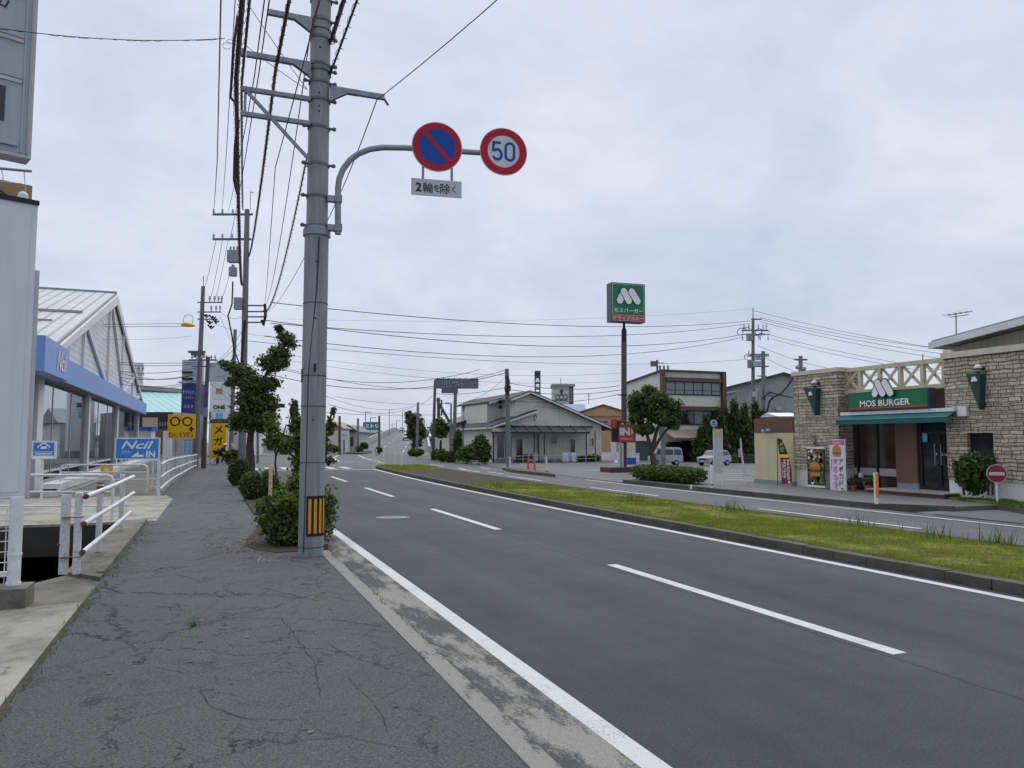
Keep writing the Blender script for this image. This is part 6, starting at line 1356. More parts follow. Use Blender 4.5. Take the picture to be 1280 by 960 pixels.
q = G(1096, 630, .12); zt = PD(1096, 591, q.dot(FWV)).z; t = thing('marker_post', 'orange and white marker post on the kerb in front of the restaurant', 'marker post', q)
mb = MB(); mb.cyl(q, V((q.x, q.y, zt)), .055, n=14); part('white_tube', mb, 'white_paint', t, True); mb = MB(); wrap_c = q
for i in range(12):
    a0 = math.atan2(-q.y, -q.x)-.35+i*.25; mb.face([q+V((math.cos(a0)*.0575, math.sin(a0)*.0575, .16)), q+V((math.cos(a0+.25)*.0575, math.sin(a0+.25)*.0575, .16)), V((q.x+math.cos(a0+.25)*.0575, q.y+math.sin(a0+.25)*.0575, zt-.01)), V((q.x+math.cos(a0)*.0575, q.y+math.sin(a0)*.0575, zt-.01))])
part('orange_sleeve', mb, 'orange_pole', t)
# planting bed, shrub and no-entry sign at the right
bed = [G(x, y, .05) for x, y in ((1160, 623), (1195, 616), (1282, 632), (1310, 640), (1300, 645), (1262, 637), (1200, 630))]
mb = MB(); mb.prism([V((p.x, p.y, -.02)) for p in bed], (0, 0, .13)); struct('bed_kerb', mb, 'kerb_concrete')
cb_ = sum((p for p in bed), V())/len(bed); mb = MB(); mb.prism([cb_+(p-cb_)*.92+UP*(-.02) for p in bed], (0, 0, .14)); struct('bed_soil', mb, 'turf')
xy = np.array([tuple((cb_+(bed[RNG.integers(7)]-cb_)*(.92*RNG.random()**.5))[:2]) for _ in range(2500)]) + RNG.normal(size=(2500, 2))*.12; tag(quads_obj('bed_grass', blade_tris(xy, .15, .07, .02), 'weed_blade', nv=3), kind='stuff')
gb = G(1222, 625, .15); k = gb.dot(FWV)/FOC; Db = gb.dot(FWV)
shrub('garden_shrub', 'leafy green shrub in the bed under the restaurant side window', 'shrub', [bl(1218, 588, Db, 17, 16), bl(1206, 584, Db, 12, 11), bl(1232, 586, Db, 12, 14), bl(1216, 574, Db, 11, 9), bl(1204, 596, Db, 9, 11), bl(1238, 575, Db, 6, 5), bl(1220, 605, Db, 13, 13)], 3200, .075, 'leaf_mid', shell=.35, stems=7, clump=130)
q = G(1247, 630, .12); Dq = q.dot(FWV); t = thing('no_entry_sign', 'round red no-entry sign with a white bar in front of the stone wall', 'traffic sign', q); c = PD(1245.5, 592, Dq)
Rn = V((math.cos(rad(38)), -math.sin(rad(38)), 0)); mb = MB(); mb.cyl(q, V((q.x, q.y, c.z+.1)), .028, n=12); part('post', mb, 'white_paint', t, True)
c = V((q.x, q.y, c.z)); Nn = Rn.cross(UP); c = c+Nn*.045; r_ = 11.3*Dq/FOC; mb = MB(); mb.disc(c, Rn, r_, .012, 40); part('plate', mb, 'sign_white', t); mb = MB(); mb.disc(c+Nn*.003, Rn, r_*.94, .002, 40); part('red_disc', mb, 'stop_red', t); mb = MB(); mb.board(c+Nn*.006, Rn, r_*1.5, r_*.36, .002); part('bar', mb, 'sign_white', t)

# ------------------------------------------------------------------ right side: kerb-side hedge, bus stop, signs
gh = PX(833, 607, 15.75); Dh = gh.dot(FWV)
def hedge_between(name, label, a, b, w, h, n, size, m, z0=.12):
    a, b = V(a), V(b); L = int((b-a).length/(w*.55))+1; bb = []
    for i in range(L): p = a.lerp(b, (i+.5)/L); bb += [(p.x, p.y, z0+h*.5, w*.55, w*.6, h*.52), (p.x, p.y, z0+h*.72, w*.5, w*.55, h*.30)]
    return shrub(name, label, 'hedge', bb, n, size, m, None, 4, shell=.62)
hedge_between('hedge', 'dense clipped green hedge on the kerb before the parked van', (16.35, PX(800, 600, 16.3).y, 0), (16.35, PX(868, 606, 16.3).y, 0), 1.05, .60, 12000, .055, 'leaf_mid')
bs = G(900, 607, .12); Db = bs.dot(FWV); k = Db/FOC; t = thing('bus_stop_sign', 'round topped bus stop sign with a tall grey timetable board', 'bus stop', bs)
for x in (891.8, 902.6): mb = MB(); q = PD(x, 560, Db); mb.cyl(V((q.x, q.y, .1)), PD(x, 536, Db), .022, n=10); part('post', mb, 'white_paint', t)
mb = MB(); mb.board(PD(897.2, 565, Db)-FWV*.03, CRV, 10.5*k, 53*k, .05); part('timetable_board', mb, 'plate_grey', t)
mb = MB(); mb.board(PD(897.2, 541, Db)-FWV*.035, CRV, 10.8*k, 9.5*k, .06); part('yellow_panel', mb, 'yellow_cream', t); mb = MB(); mb.marks(PD(897.2, 542, Db)-FWV*.036, CRV, 6*k, 2.3*k, 4, 0, seed=2); part('panel_lettering', mb, 'hazard_yellow', t); mb = MB(); mb.marks(PD(897, 564, Db)-FWV*.031, CRV, 3.4*k, 1.8*k, 3, 0, seed=3); part('board_lettering', mb, 'glyph_white', t)
c = PD(892, 529, Db)-FWV*.03; mb = MB(); mb.disc(c, CRV, 4.4*k, .02, 28); mb.cyl(c-UP*4*k+FWV*.01, PD(892, 540, Db), .025, n=8); part('round_plate', mb, 'light_blue', t); mb = MB(); mb.ring(c-FWV*.004, CRV, 0, 3.9*k, 28, 1); mb.board(c-FWV*.008-UP*1.6*k, CRV, 5.4*k, 1.2*k, .002, 0); mb.board(c-FWV*.008+UP*.9*k, CRV, 4*k, 2*k, .002, 0); mb.disc(c-FWV*.009+UP*1.7*k, CRV, 1.4*k, .002, 12, 0, ry=.8*k); part('bus_emblem', mb, ['sign_blue', 'plate_grey'], t)
q = G(890, 610.5, .12); mb = MB(); z = PD(890, 581, q.dot(FWV)).z; mb.cyl(q, V((q.x, q.y, z)), .05, n=12); mb2 = MB(); mb2.cyl(q+UP*.1, q+UP*.14, .053, n=12); t = thing('marker_post', 'plain white marker post left of the bus stop sign', 'marker post', q); part('post', mb, 'white_paint', t, True); part('band', mb2, 'black', t)
q = G(864, 611.5, .12); mb = MB(); mb.cyl(q, q+UP*.14, .035, n=10); single('kerb_stud', mb, 'white_paint', 'tiny white stud on the kerb edge below the hedge', 'stud')
q = G(929, 606, .02); Dq = q.dot(FWV); k = Dq/FOC; t = thing('feather_flag', 'drooping white feather flag on a pole in the car park', 'flag', q)
mb = MB(); mb.tube([q, PD(928.5, 575, Dq), PD(926, 548, Dq)], .014, 6); part('pole', mb, 'white_paint', t)
mb = MB(); mb.prism([PD(x, y, Dq-.03) for x, y in ((925, 547), (927, 556), (929.5, 575), (931, 588), (938, 595), (936, 597), (929, 595), (927, 575), (925.4, 556))], FWV*.012); part('cloth', mb, 'banner_white', t)
mb = MB(); mb.face([PD(x, y, Dq-.04) for x, y in ((922.5, 562), (925.5, 560), (926, 571), (923.5, 572))]); part('pink_edge', mb, 'pale_pink', t)
# tall pole sign of the restaurant
ps = G(780, 590, .012); Dp = ps.dot(FWV); k = Dp/FOC; t = thing('pole_sign', 'tall pole sign with a green restaurant panel and white emblem', 'pole sign', ps)
mb = MB(); mb.cyl(V((ps.x, ps.y, 0)), PD(780, 428, Dp), 3.6*k, 3.4*k, 24); part('pole', mb, 'brown_steel', t, True); mb = MB(); mb.cyl(PD(780, 428, Dp), PD(780, 413, Dp), 3.3*k, 3.3*k, 24); mb.cyl(PD(780, 413, Dp), PD(780, 409, Dp), 3.3*k, 1.6*k, 24); mb.cyl(PD(780, 409, Dp), PD(780, 400, Dp), 1.6*k, n=16); part('pole_head', mb, 'black_steel', t, True)
SRt = V((math.cos(rad(4)), -math.sin(rad(4)), 0)); c = PD(781.5, 379.5, Dp)+V((0, -.35, 0)); W, H = 43*k/.93, 49*k; Nn = SRt.cross(UP)
mb = MB(); mb.board(c, SRt, W, H, .62); sb = part('sign_case', mb, 'mos_frame', t); mb = MB(); mb.board(c+Nn*.006, SRt, W*.95, H*.955, .006); part('white_border', mb, 'sign_white', sb)
mb = MB(); mb.board(c+Nn*.012+UP*H*.07, SRt, W*.92, H*.79, .006); part('green_panel', mb, 'mos_green', sb); mb = MB(); mb.board(c+Nn*.012-UP*H*.40, SRt, W*.92, H*.13, .006); part('red_panel', mb, 'mos_red', sb)
mb = MB(); emblem(mb, c+Nn*.014+UP*H*.16, SRt, W*.72, H*.42, 0, 1, .02, .03); part('emblem', mb, ['glyph_white', 'mos_green_dark'], sb)
mb = MB(); mb.text('モスバーガー', c+Nn*.012-UP*H*.21, SRt, W*.86, H*.115, 0, bold=.012, lift=.01); mb.text('ドライブスルー', c+Nn*.012-UP*H*.40, SRt, W*.88, H*.09, 0, bold=.004, lift=.01); part('lettering', mb, 'glyph_white', sb)
mb = MB(); q = PD(780, 494, Dp); mb.cyl(q-UP*.03, q+UP*.03, 4*k, n=20); mb.beam(q, q+CRV*(-.3), .05); part('cable_ring', mb, 'black_steel', t)
mb = MB(); q = V((ps.x-.15, ps.y, 0)); mb.obox(q, XR, 2.0, 1.1, .28); single('sign_footing', mb, 'brick_red', 'low brick footing at the base of the tall restaurant pole sign', 'footing')
# IN board below
Di = Dp-.55; k = Di/FOC; c = PD(783.5, 540, Di); t = thing('entrance_sign', 'red drive-in box sign with white letters IN and a white triangle', 'sign', V((c.x, c.y, .3)))
mb = MB(); mb.board(c, CRV, 22*k, 26*k, .55); part('case', mb, 'mos_frame', t); mb = MB(); mb.board(c-FWV*.008-UP*2*k, CRV, 20.5*k, 20*k, .008); part('red_panel', mb, 'in_red', t); mb = MB(); mb.board(c-FWV*.008+UP*10.2*k, CRV, 20.5*k, 4*k, .008); part('green_panel', mb, 'mos_green', t)
mb = MB(); mb.text('IN', c-FWV*.009-CRV*2.5*k+UP*.6*k, CRV, 13*k, 9.5*k, 0, bold=.06); mb.flat(c-FWV*.009+CRV*7.2*k+UP*.4*k, CRV, [(-1.5*k, -4*k), (2*k, 0), (-1.5*k, 4*k)], 0, UP, .006); mb.marks(c-FWV*.009-UP*8.4*k, CRV, 16*k, 2*k, 7, 0, seed=5); emblem(mb, c-FWV*.009+UP*10.2*k-CRV*5.5*k, CRV, 4*k, 2.2*k, 0, 0, .006, 0); mb.marks(c-FWV*.009+UP*10.2*k+CRV*2*k, CRV, 6*k, 2*k, 4, 0, seed=6); part('lettering', mb, 'glyph_white', t)
mb = MB(); c2_ = PD(769, 539, Di)-FWV*.05; mb.board(c2_, CRV, 8*k, 27*k, .5, 0); part('side_case', mb, 'black_steel', t); mb = MB(); mb.board(c2_+UP*9.5*k-CRV*1*k-FWV*.006, CRV, 5.5*k, 11*k, .005, 0); mb.board(c2_+UP*13*k+CRV*4*k, CRV, 18*k, 2*k, .3, 0); part('red_edge', mb, 'in_red', t)
mb = MB(); mb.board(PD(776.3, 571, Di)-FWV*.02, CRV, 6.2*k, 34*k, .06); part('white_plate', mb, 'sign_white', t); mb = MB(); mb.marks(PD(776.3, 570, Di)-FWV*.021, CRV, 2.6*k, 29*k, 9, 0, seed=7, vertical=True); part('plate_lettering', mb, 'letter_dark', t)
# street tree in front of the shop building
tb = G(819, 592, .02); Dt = tb.dot(FWV); tree('street_tree', 'round dark green tree with a forked trunk beside the tall pole sign', (tb.x, tb.y, 0), [[PD(814, 556, Dt)], [PD(814, 562, Dt), PD(808, 540, Dt), PD(800, 520, Dt)], [PD(815, 560, Dt), PD(822, 535, Dt), PD(830, 515, Dt)], [PD(815, 565, Dt), PD(825, 548, Dt), PD(840, 528, Dt)]],
     [bl(803, 500, Dt, 16, 10), bl(796, 522, Dt, 10, 7), bl(820, 497, Dt, 15, 9), bl(838, 507, Dt, 12, 9), bl(828, 522, Dt, 17, 9), bl(806, 536, Dt, 13, 7), bl(846, 516, Dt, 7, 6), bl(811, 487, Dt, 8, 5), bl(791, 509, Dt, 6, 6), bl(812, 514, Dt, 15, 8), bl(842, 531, Dt, 8, 6)], 9000, .115, 'leaf_dark', .16, shell=.25, clump=230)
# conifers and small shrubs
def conifer(label, xs, D, n, g='dense conifers between the shop and the cream wall'):
    bb = []
    for x, yt, r in xs:
        yb_ = 575
        for i in range(5): f = i/4; bb.append(bl(x, yb_+(yt-yb_)*(.12+.78*f), D, r*(1-.72*f)+1, (yb_-yt)*.16))
    b = PD(xs[0][0], 578, D); t = thing('conifer', label, 'conifer', (b.x, b.y, 0), g); foliage('foliage', bb, n, .14, 'leaf_conifer', t, shell=.5, aspect=3.2, upright=1.0, clump=220); mb = MB()
    for x, yt, r in xs: q = PD(x, 578, D); mb.tube([V((q.x, q.y, 0)), PD(x, yt+20, D)], [.09, .03], 6)
    part('trunk', mb, 'bark', t)
conifer('dark conifer cluster with a pointed tip nearest the shop building', [(885, 522, 15), (876, 535, 9), (898, 512, 13)], 60, 6500); conifer('tall dark conifer cluster with several tips behind the bus stop', [(918, 503, 16), (908, 514, 12), (931, 508, 14)], 62, 6500); conifer('dark conifer beside the cream boundary wall', [(944, 506, 12), (953, 514, 10)], 64, 4200)
hedge('hedge_bush', 'low dark shrubs at the foot of the conifers in the car park', 905, 945, 566, 581, 58, 1800, .12, 'leaf_dark', cat='bush')
# three-storey building
Y3 = PD(866, 580, 62).y
b3 = thing('shop_building', 'three-storey cream building with brown trim and bands of windows', 'building', V((PY(866, 560, Y3).x, Y3, 0)))
def p3(x, y): return PY(x, y, Y3)
a0, a1 = p3(826, 464), p3(903, 464); zT = a0.z; xl, xr = a0.x, a1.x
bk = PX(783, 480, xl); yB, zB = bk.y, bk.z
mb = MB(); mb.prism([(xl, Y3, -.1), (xl, yB, -.1), (xl, yB, zB), (xl, Y3, zT)], (xr-xl, 0, 0)); part('wall', mb, 'cream_wall', b3)
mb = MB(); mb.prism([(xl-.15, Y3-.3, zT), (xl-.15, Y3-.3, zT+.13), (xl-.15, yB+.2, zB+.13), (xl-.15, yB+.2, zB)], (xr-xl+.3, 0, 0)); part('roof_edge', mb, 'brown_trim', b3)
mb = MB()
for x0, x1 in ((xl-.12, xl+.22), (xr-.24, xr+.12)): mb.box((x0, Y3-.35, p3(830, 560).z if x0 > xl else p3(830, 500).z), (x1, Y3-.02, zT-.01))
for y in (475, 510.5): z = p3(860, y).z; mb.box((xl+.32, Y3-.33, z-.16), (xr-.30, Y3-.02, z+.16))
part('brown_trim', mb, 'brown_trim', b3)
for (ya_, yb_, m_, nn) in ((477.5, 494, 'window_green', 6), (513.5, 531, 'window_dark', 6)):
    z0, z1 = p3(860, yb_).z, p3(860, ya_).z; wA, wB = xl+.36, xr-.34
    mb = MB(); mb.box((wA, Y3-.10, z0), (wB, Y3-.02, z1)); w_ = part('window', mb, 'black_steel', b3)
    for i in range(nn):
        u0, u1 = wA+(wB-wA)*i/nn+.05, wA+(wB-wA)*(i+1)/nn-.05; mb = MB()
        if m_ == 'window_green': zm_ = z0+(z1-z0)*.36; mb.box((u0, Y3-.13, z0+.08), (u1, Y3-.105, zm_-.03)); mb.box((u0, Y3-.13, zm_+.03), (u1, Y3-.105, z1-.06))
        else: mb.box((u0, Y3-.13, z0+.08), (u1, Y3-.105, z1-.06))
        part('pane', mb, m_ if not (m_ == 'window_dark' and i in (3, 4)) else 'window_mid', w_)
t0, t1 = p3(829, 537), p3(872, 537); mb = MB(); mb.prism([V((t0.x, Y3-.02, p3(829, 537).z)), V((t0.x, Y3-1.6, p3(829, 547).z)), V((t0.x, Y3-1.55, p3(829, 548.5).z)), V((t0.x, Y3-.02, p3(829, 540).z))], (t1.x-t0.x, 0, 0)); part('awning', mb, 'tarp', b3)
for x0, x1, y0, y1 in ((831, 852, 552, 562), (852, 872, 551, 580), (795, 812, 551, 575), (800, 806, 494, 510)):
    a, b = p3(x0, y0), p3(x1, y1); mb = MB(); u, v = PX(x0, y0, xl), PX(x1, y1, xl); mb.box((a.x, Y3-.06, max(b.z, .02)), (b.x, Y3-.01, a.z)) if x0 > 826 else mb.box((xl-.06, u.y, max(v.z, .02)), (xl-.01, v.y, u.z)); part('shop_opening', mb, 'window_dark', b3)
mb = MB()
q = PD(821.5, 465, 66); mb.cyl(q-UP*.9, PD(821.5, 450, 66), .09, n=8); mb.obox(PD(817, 458, 66), CRV, .5, .3, .45); mb.beam(PD(821, 453, 66), PD(830, 454, 66), .05)
for x in (825, 830, 835): mb.cyl(PD(x, 462, 66), PD(x, 457, 66), .08, n=6)
part('roof_equipment', mb, 'galv_dark', b3)
# warehouse behind
t = thing('warehouse', 'weathered grey concrete warehouse with a low gable behind the double pole', 'warehouse', V((*PD(960, 570, 84)[:2], 0)))
P = [PD(x, y, 84) for x, y in ((900, 488), (945, 477), (978, 468), (1004, 476), (1012, 478))]; lo = [V((p.x, p.y, -.1)) for p in P]
mb = MB(); mb.prism([lo[0]]+[lo[-1]]+P[::-1], FWV*14); part('wall', mb, 'grey_wall', t); mb = MB(); 
for i in range(4): mb.prism([P[i]-FWV*.5, P[i+1]-FWV*.5, P[i+1]-FWV*.5+UP*.22, P[i]-FWV*.5+UP*.22], FWV*15)
part('roof_edge', mb, 'tin_roof_dark', t)
mb = MB(); mb.prism([PD(903, 493, 83.6), PD(920, 490, 83.6), PD(920, 488, 83.6), PD(903, 491, 83.6)], FWV*.3); part('eave', mb, 'panel_grey', t); mb = MB(); mb.obox(PD(973, 513, 83.5), CRV, .5, .5, .4); part('vent', mb, 'panel_grey', t)
mb = MB(); mb.board(PD(945, 520, 83.8), CRV, .9, 2.2, .15); part('shutter', mb, 'base_bluegrey', t); mb = MB(); mb.board(PD(1003, 515, 83.8), CRV, .8, 1.6, .15); part('shutter', mb, 'base_bluegrey', t)
t, c, w, z = bldg('shed', 'small white roofed shed corner left of the stone tower', 974, 996, 520.5, 60, 4, 'white_wall', 'shed', z0=0, roof='side', roof_m='white_paint', roof_h=.35)
# double pole with transformers
t, b, tp = pole_thing('utility_pole', 'tall pole with tangled insulators behind the restaurant', (941.3, 398), (941, 560), 75, .22, .14)
mb = MB(); mb.cyl(tp, PD(941.3, 385, 75), .05, n=6); part('lightning_rod', mb, 'galv', t)
crossarm(t, 75, 939, 952, 399, .12); crossarm(t, 75, 928, 960, 413, .12, ins=(930, 936, 948, 954, 958), ih=.6); crossarm(t, 75, 926, 962, 418, .08, ins=(928, 934, 950, 960), ih=.6, down=True); crossarm(t, 75, 934, 961, 445, .12, ins=(936,), ih=.6)
mb = MB()
for x, y, r in ((928, 415, .5), (933, 413, .4), (949, 415, .4), (957, 417, .45), (952, 420, .35), (935, 446, .35), (946, 423, .4)):
    mb = MB(); q = PD(x, y, 74.8); mb.tube([q+CRV*(math.cos(a)*r)+UP*(math.sin(a)*r*.8) for a in np.linspace(.3, 4.0, 10)], .035, 4); part('jumper_wire', mb, 'cable', t)
mb = MB(); mb.obox(PD(937, 426, 74.8), CRV, .55, .4, .7); mb.obox(PD(938, 460, 74.7), CRV, .5, .4, .8); part('switch_box', mb, 'transformer', t)
t, b, tp = pole_thing('utility_pole', 'shorter pole carrying blue-grey transformers next to the tangled pole', (954, 439), (954, 560), 74, .22, .18)
crossarm(t, 74, 938, 961, 443, .12); crossarm(t, 74, 940, 961, 458, .12); crossarm(t, 74, 946, 958, 470, .1); mb = MB()
for x in (949.5, 958, 962.5): q = PD(x, 496, 73.6); mb.cyl(q, q+UP*.85, .3, n=14); mb.cyl(q+UP*.85, q+UP*1.05, .08, n=8)
part('transformer_can', mb, 'transformer', t, True); mb = MB(); mb.obox(PD(944, 496, 73.5), CRV, .4, .3, .5); part('equipment_box', mb, 'panel_grey', t); mb = MB(); mb.obox(PD(947, 458, 73.8), CRV, .7, .4, .5); part('equipment_box', mb, 'panel_grey', t); mb = MB(); mb.obox(PD(948, 450, 73.8), CRV, .6, .4, .3); part('equipment_box', mb, 'panel_grey', t)
mb = MB(); mb.tube([PD(x, y, 73.2) for x, y in ((992, 471), (985, 482), (976, 492), (967, 496), (962, 502), (960, 510), (957, 520))], .1, 5); mb.tube([PD(x, y, 73.2) for x, y in ((954, 497), (962, 490), (980, 495), (1000, 499))], .06, 4); part('heavy_cable', mb, 'cable', t)
t, b, tp = pole_thing('utility_pole', 'pole top with one crossarm showing above the stone tower', (1000.7, 445), (1000, 545), 68, .22, .17); crossarm(t, 68, 993, 1009, 449.5, .14); 
for x, y in ((997, 459), (1005, 461)): mb = MB(); mb.ball(PD(x, y, 67.5), .21, 8); part('equipment_can', mb, 'transformer', t)
mb = MB(); mb.cyl(PD(1153.5, 459, 40), PD(1153.5, 443, 40), .03, n=6); single('roof_rod', mb, 'galv_dark', 'thin metal rod standing on the roof behind the lattice parapet', 'rod')
# ------------------------------------------------------------------ vehicles
def car(name, label, cat, loc, rz, L, W, H, prof, glass, paint, wr=.29, group=None, sc=1.0, wheels=(.18, .8), tail=False):
    """prof: side outline in length/height fractions (front at 0); glass: list of side windows"""
    t = thing(name, label, cat, loc, group, rz); t.scale = (sc, sc, sc)
    def P(u, v, s): z = v*H; tum = .10*max(0, (z-.55*H)/(.45*H)); return V((u*L-L/2, s*(W/2-tum*W), z))
    mb = MB(); n = len(prof); vs = [P(u, v, -1) for u, v in prof]+[P(u, v, 1) for u, v in prof]
    mb.raw(vs, [tuple(range(n)), tuple(range(2*n-1, n-1, -1))]+[((i+1) % n, i, n+i, n+(i+1) % n) for i in range(n)])
    body = part('body', mb, paint, t, local=True)
    bv = body.modifiers.new('soft', 'BEVEL'); bv.width = .05; bv.segments = 2; bv.limit_method = 'ANGLE'
    for s in (-1, 1):
        for g in glass:
            pts = [P(u, v, s) + V((0, s*.012, 0)) for u, v in g]; mb = MB(); mb.prism(pts, (0, -s*.03, 0)); part('side_window', mb, 'window_dark', t, local=True)
        for u in wheels:
            c = V((u*L-L/2, s*(W/2-.08), wr)); mb = MB(); mb.cyl(c-YR*.1, c+YR*.1, wr, n=20); w = part('wheel', mb, 'tyre', t, local=True); mb = MB(); mb.cyl(c+YR*s*.09, c+YR*s*.108, wr*.62, n=16); part('rim', mb, 'rim', w, local=True)
    def cross(u0, v0, u1, v1, k, name, m, off):
        a, b = V((u0*L-L/2, 0, v0*H)), V((u1*L-L/2, 0, v1*H)); d = (b-a).normalized(); nrm = V((-d.z, 0, d.x)) ; nrm = nrm if nrm.x*off >= 0 else -nrm
        mb = MB(); mb.prism([a-YR*W*k+nrm*.015, a+YR*W*k+nrm*.015, b+YR*W*(k-.04)+nrm*.015, b-YR*W*(k-.04)+nrm*.015], -nrm*.03); return part(name, mb, m, t, local=True)
    return t, P, cross
q = G(834, 581.5, .012); rzv = math.atan2(CRV.y, CRV.x); Dv = q.dot(FWV); s_ = (41*Dv/FOC)/3.4
prof = [(0, .18), (.0, .42), (.03, .50), (.13, .62), (.20, .93), (.26, .985), (.9, 1.0), (.965, .93), (1.0, .5), (1.0, .18)]
t, P, cross = car('van', 'silver-grey minivan parked behind the hedge', 'van', q+FWV*.6, rzv, 3.4, 1.48, 1.80, prof, [[(.20, .62), (.25, .90), (.40, .90), (.40, .60)], [(.43, .60), (.43, .90), (.70, .90), (.70, .60)], [(.74, .60), (.74, .90), (.93, .89), (.96, .60)]], 'car_silver', .27, sc=s_)
cross(.135, .63, .195, .90, .42, 'windscreen', 'window_dark', -1)
for s in (-1, 1): mb = MB(); mb.box((-1.715, s*.5-.12, .68), (-1.66, s*.5+.12, .86)); part('headlight', mb, 'lens', t, local=True); mb = MB(); mb.box((1.69, s*.62-.06, .6), (1.715, s*.62+.06, .95)); part('tail_light', mb, 'tail_red', t, local=True)
mb = MB(); mb.box((-1.05, -.60, 1.795), (1.4, .60, 1.83)); part('roof_panel', mb, 'car_white', t, local=True); mb = MB()
for s in (-1, 1): mb.box((-1.2, s*.8-.06, 1.05), (-1.1, s*.8+.06, 1.2))
part('mirror', mb, 'car_dark', t, local=True)
mb = MB(); mb.box((-1.74, -.66, .30), (-1.69, .66, .48)); part('bumper', mb, 'car_silver', t, local=True)
profc = [(0, .22), (0, .50), (.03, .56), (.24, .64), (.36, .96), (.5, 1.0), (.86, .98), (.98, .62), (1, .5), (1, .22)]
q = G(893, 582, .012); Dv = q.dot(FWV); rz2 = math.atan2(CRV.y, CRV.x)+rad(38)
t, P, cross = car('car', 'small silver-white hatchback facing the road behind the bus stop sign', 'car', q, rz2, 3.5, 1.5, 1.5, profc, [[(.31, .66), (.40, .92), (.58, .94), (.58, .66)], [(.62, .66), (.62, .94), (.84, .92), (.92, .68)]], 'car_silver', .29, sc=s_*1.04)
cross(.25, .66, .355, .94, .44, 'windscreen', 'window_dark', -1)
for s in (-1, 1): mb = MB(); mb.box((-1.77, s*.55-.16, .70), (-1.70, s*.55+.16, .84)); part('headlight', mb, 'lens', t, local=True)
mb = MB(); mb.box((-1.775, -.42, .58), (-1.73, .42, .74)); part('grille', mb, 'car_dark', t, local=True); mb = MB(); mb.box((-1.785, -.2, .40), (-1.75, .2, .52)); part('number_plate', mb, 'sign_white', t, local=True)
for lab, x, y, D, paint, fy in (('white car driving down the overpass nearest the crest', 502.5, 541.5, 235, 'car_white', 0), ('white car at the foot of the overpass ramp', 508.5, 558.8, 160, 'car_white', 0), ('white car halfway down the overpass ramp', 510.5, 549.5, 190, 'car_white', 0)):
    d_ = dr.normalized(); rzc = math.atan2(dh.y, dh.x)
    q = PD(x, y, D); u = (V((q.x, q.y, 0))-V((L0.x, L0.y, 0))).dot(dh); ss = u/max(1e-6, V((dr.x, dr.y, 0)).length); q.z = L0.z+dr.z*ss
    t, P, cross = car('car', lab, 'car', q+UP*.02, rzc+math.pi*fy, 3.9, 1.7, 1.5, profc, [[(.31, .66), (.40, .92), (.58, .94), (.58, .66)], [(.62, .66), (.62, .94), (.84, .92), (.92, .68)]], paint, .31, 'cars on the overpass', sc=.95)
    cross(.25, .66, .355, .94, .44, 'windscreen', 'window_dark', -1)
    for s in (-1, 1): mb = MB(); mb.box((-1.98, s*.6-.16, .72), (-1.92, s*.6+.16, .88)); part('headlight', mb, 'lens', t, local=True)
    mb = MB(); mb.box((-1.985, -.5, .3), (-1.94, .5, .6)); part('bumper', mb, 'car_dark', t, local=True)
# ------------------------------------------------------------------ the white house with the carport
HY = G(690, 577, .012).y
def hy(x, y, off=0.0): return PY(x, y, HY+off)
hs_ = thing('house', 'low pale house with dark tiled gables and a brown carport roof', 'house', V((hy(690, 570).x, HY, 0)))
pk, re, le = hy(660, 490), hy(768, 538), hy(610, 512); zE = re.z; xl_, xr_ = hy(644, 570).x, hy(752, 570).x
slope = (pk.z-zE)/(re.x-pk.x); zr_ = pk.z-(xr_-pk.x)*slope; zl_ = pk.z-(pk.x-xl_)*slope*1.0
mb = MB(); mb.prism([(xl_, HY, -.1), (xr_, HY, -.1), (xr_, HY, zr_-.08), (pk.x, HY, pk.z-.12), (xl_, HY, zl_-.08)], (0, 14, 0)); part('wall', mb, 'vertical_siding', hs_)
def roofplate(a, b, y0, y1, th, name, m, par):
    a, b = V(a), V(b); mb = MB(); mb.prism([V((a.x, y0, a.z)), V((b.x, y0, b.z)), V((b.x, y0, b.z+th)), V((a.x, y0, a.z+th))], (0, y1-y0, 0)); return part(name, mb, m, par)
for (a, b) in ((pk, re), (pk, V((xl_-.6, 0, pk.z-(pk.x-xl_+.6)*slope)))):
    r = roofplate(a, b, HY-.6, HY+14.4, .10, 'roof', 'roof_tile', hs_); mb = MB(); a2, b2 = V((a.x, HY-.63, a.z-.14)), V((b.x, HY-.63, b.z-.14)); mb.prism([a2, b2, b2+UP*.16, a2+UP*.16], (0, .028, 0)); part('barge_board', mb, 'fascia_white', r)
# upper box with small window (left of the ridge)
u0, u1 = hy(609, 520, 3), hy(645, 520, 3); zu = hy(625, 504, 3).z
mb = MB(); mb.box((u0.x, HY+3, 1.5), (u1.x, HY+9, zu)); part('upper_box', mb, 'cream_wall', hs_)
ru = V((hy(633, 497.5, 2.4).x, 0, hy(633, 497.5, 2.4).z)); rl = V((hy(611, 503.5, 2.4).x, 0, hy(611, 503.5, 2.4).z)); rr_ = V((hy(646, 503, 2.4).x, 0, hy(646, 503, 2.4).z))
for a, b in ((ru, rl), (ru, rr_)): roofplate(a, b, HY+2.3, HY+9.5, .12, 'upper_roof', 'roof_tile', hs_)
mb = MB(); mb.prism([V((rl.x, HY+2.26, rl.z-.1)), V((ru.x, HY+2.26, ru.z-.1)), V((rr_.x, HY+2.26, rr_.z-.1)), V((rr_.x, HY+2.26, rr_.z+.05)), V((ru.x, HY+2.26, ru.z+.05)), V((rl.x, HY+2.26, rl.z+.05))], (0, .035, 0)); part('barge_board', mb, 'fascia_white', hs_)
mb = MB(); mb.board(hy(625.8, 509, 2.97), XR, .33, .24, .03); part('window', mb, 'window_dark', hs_)
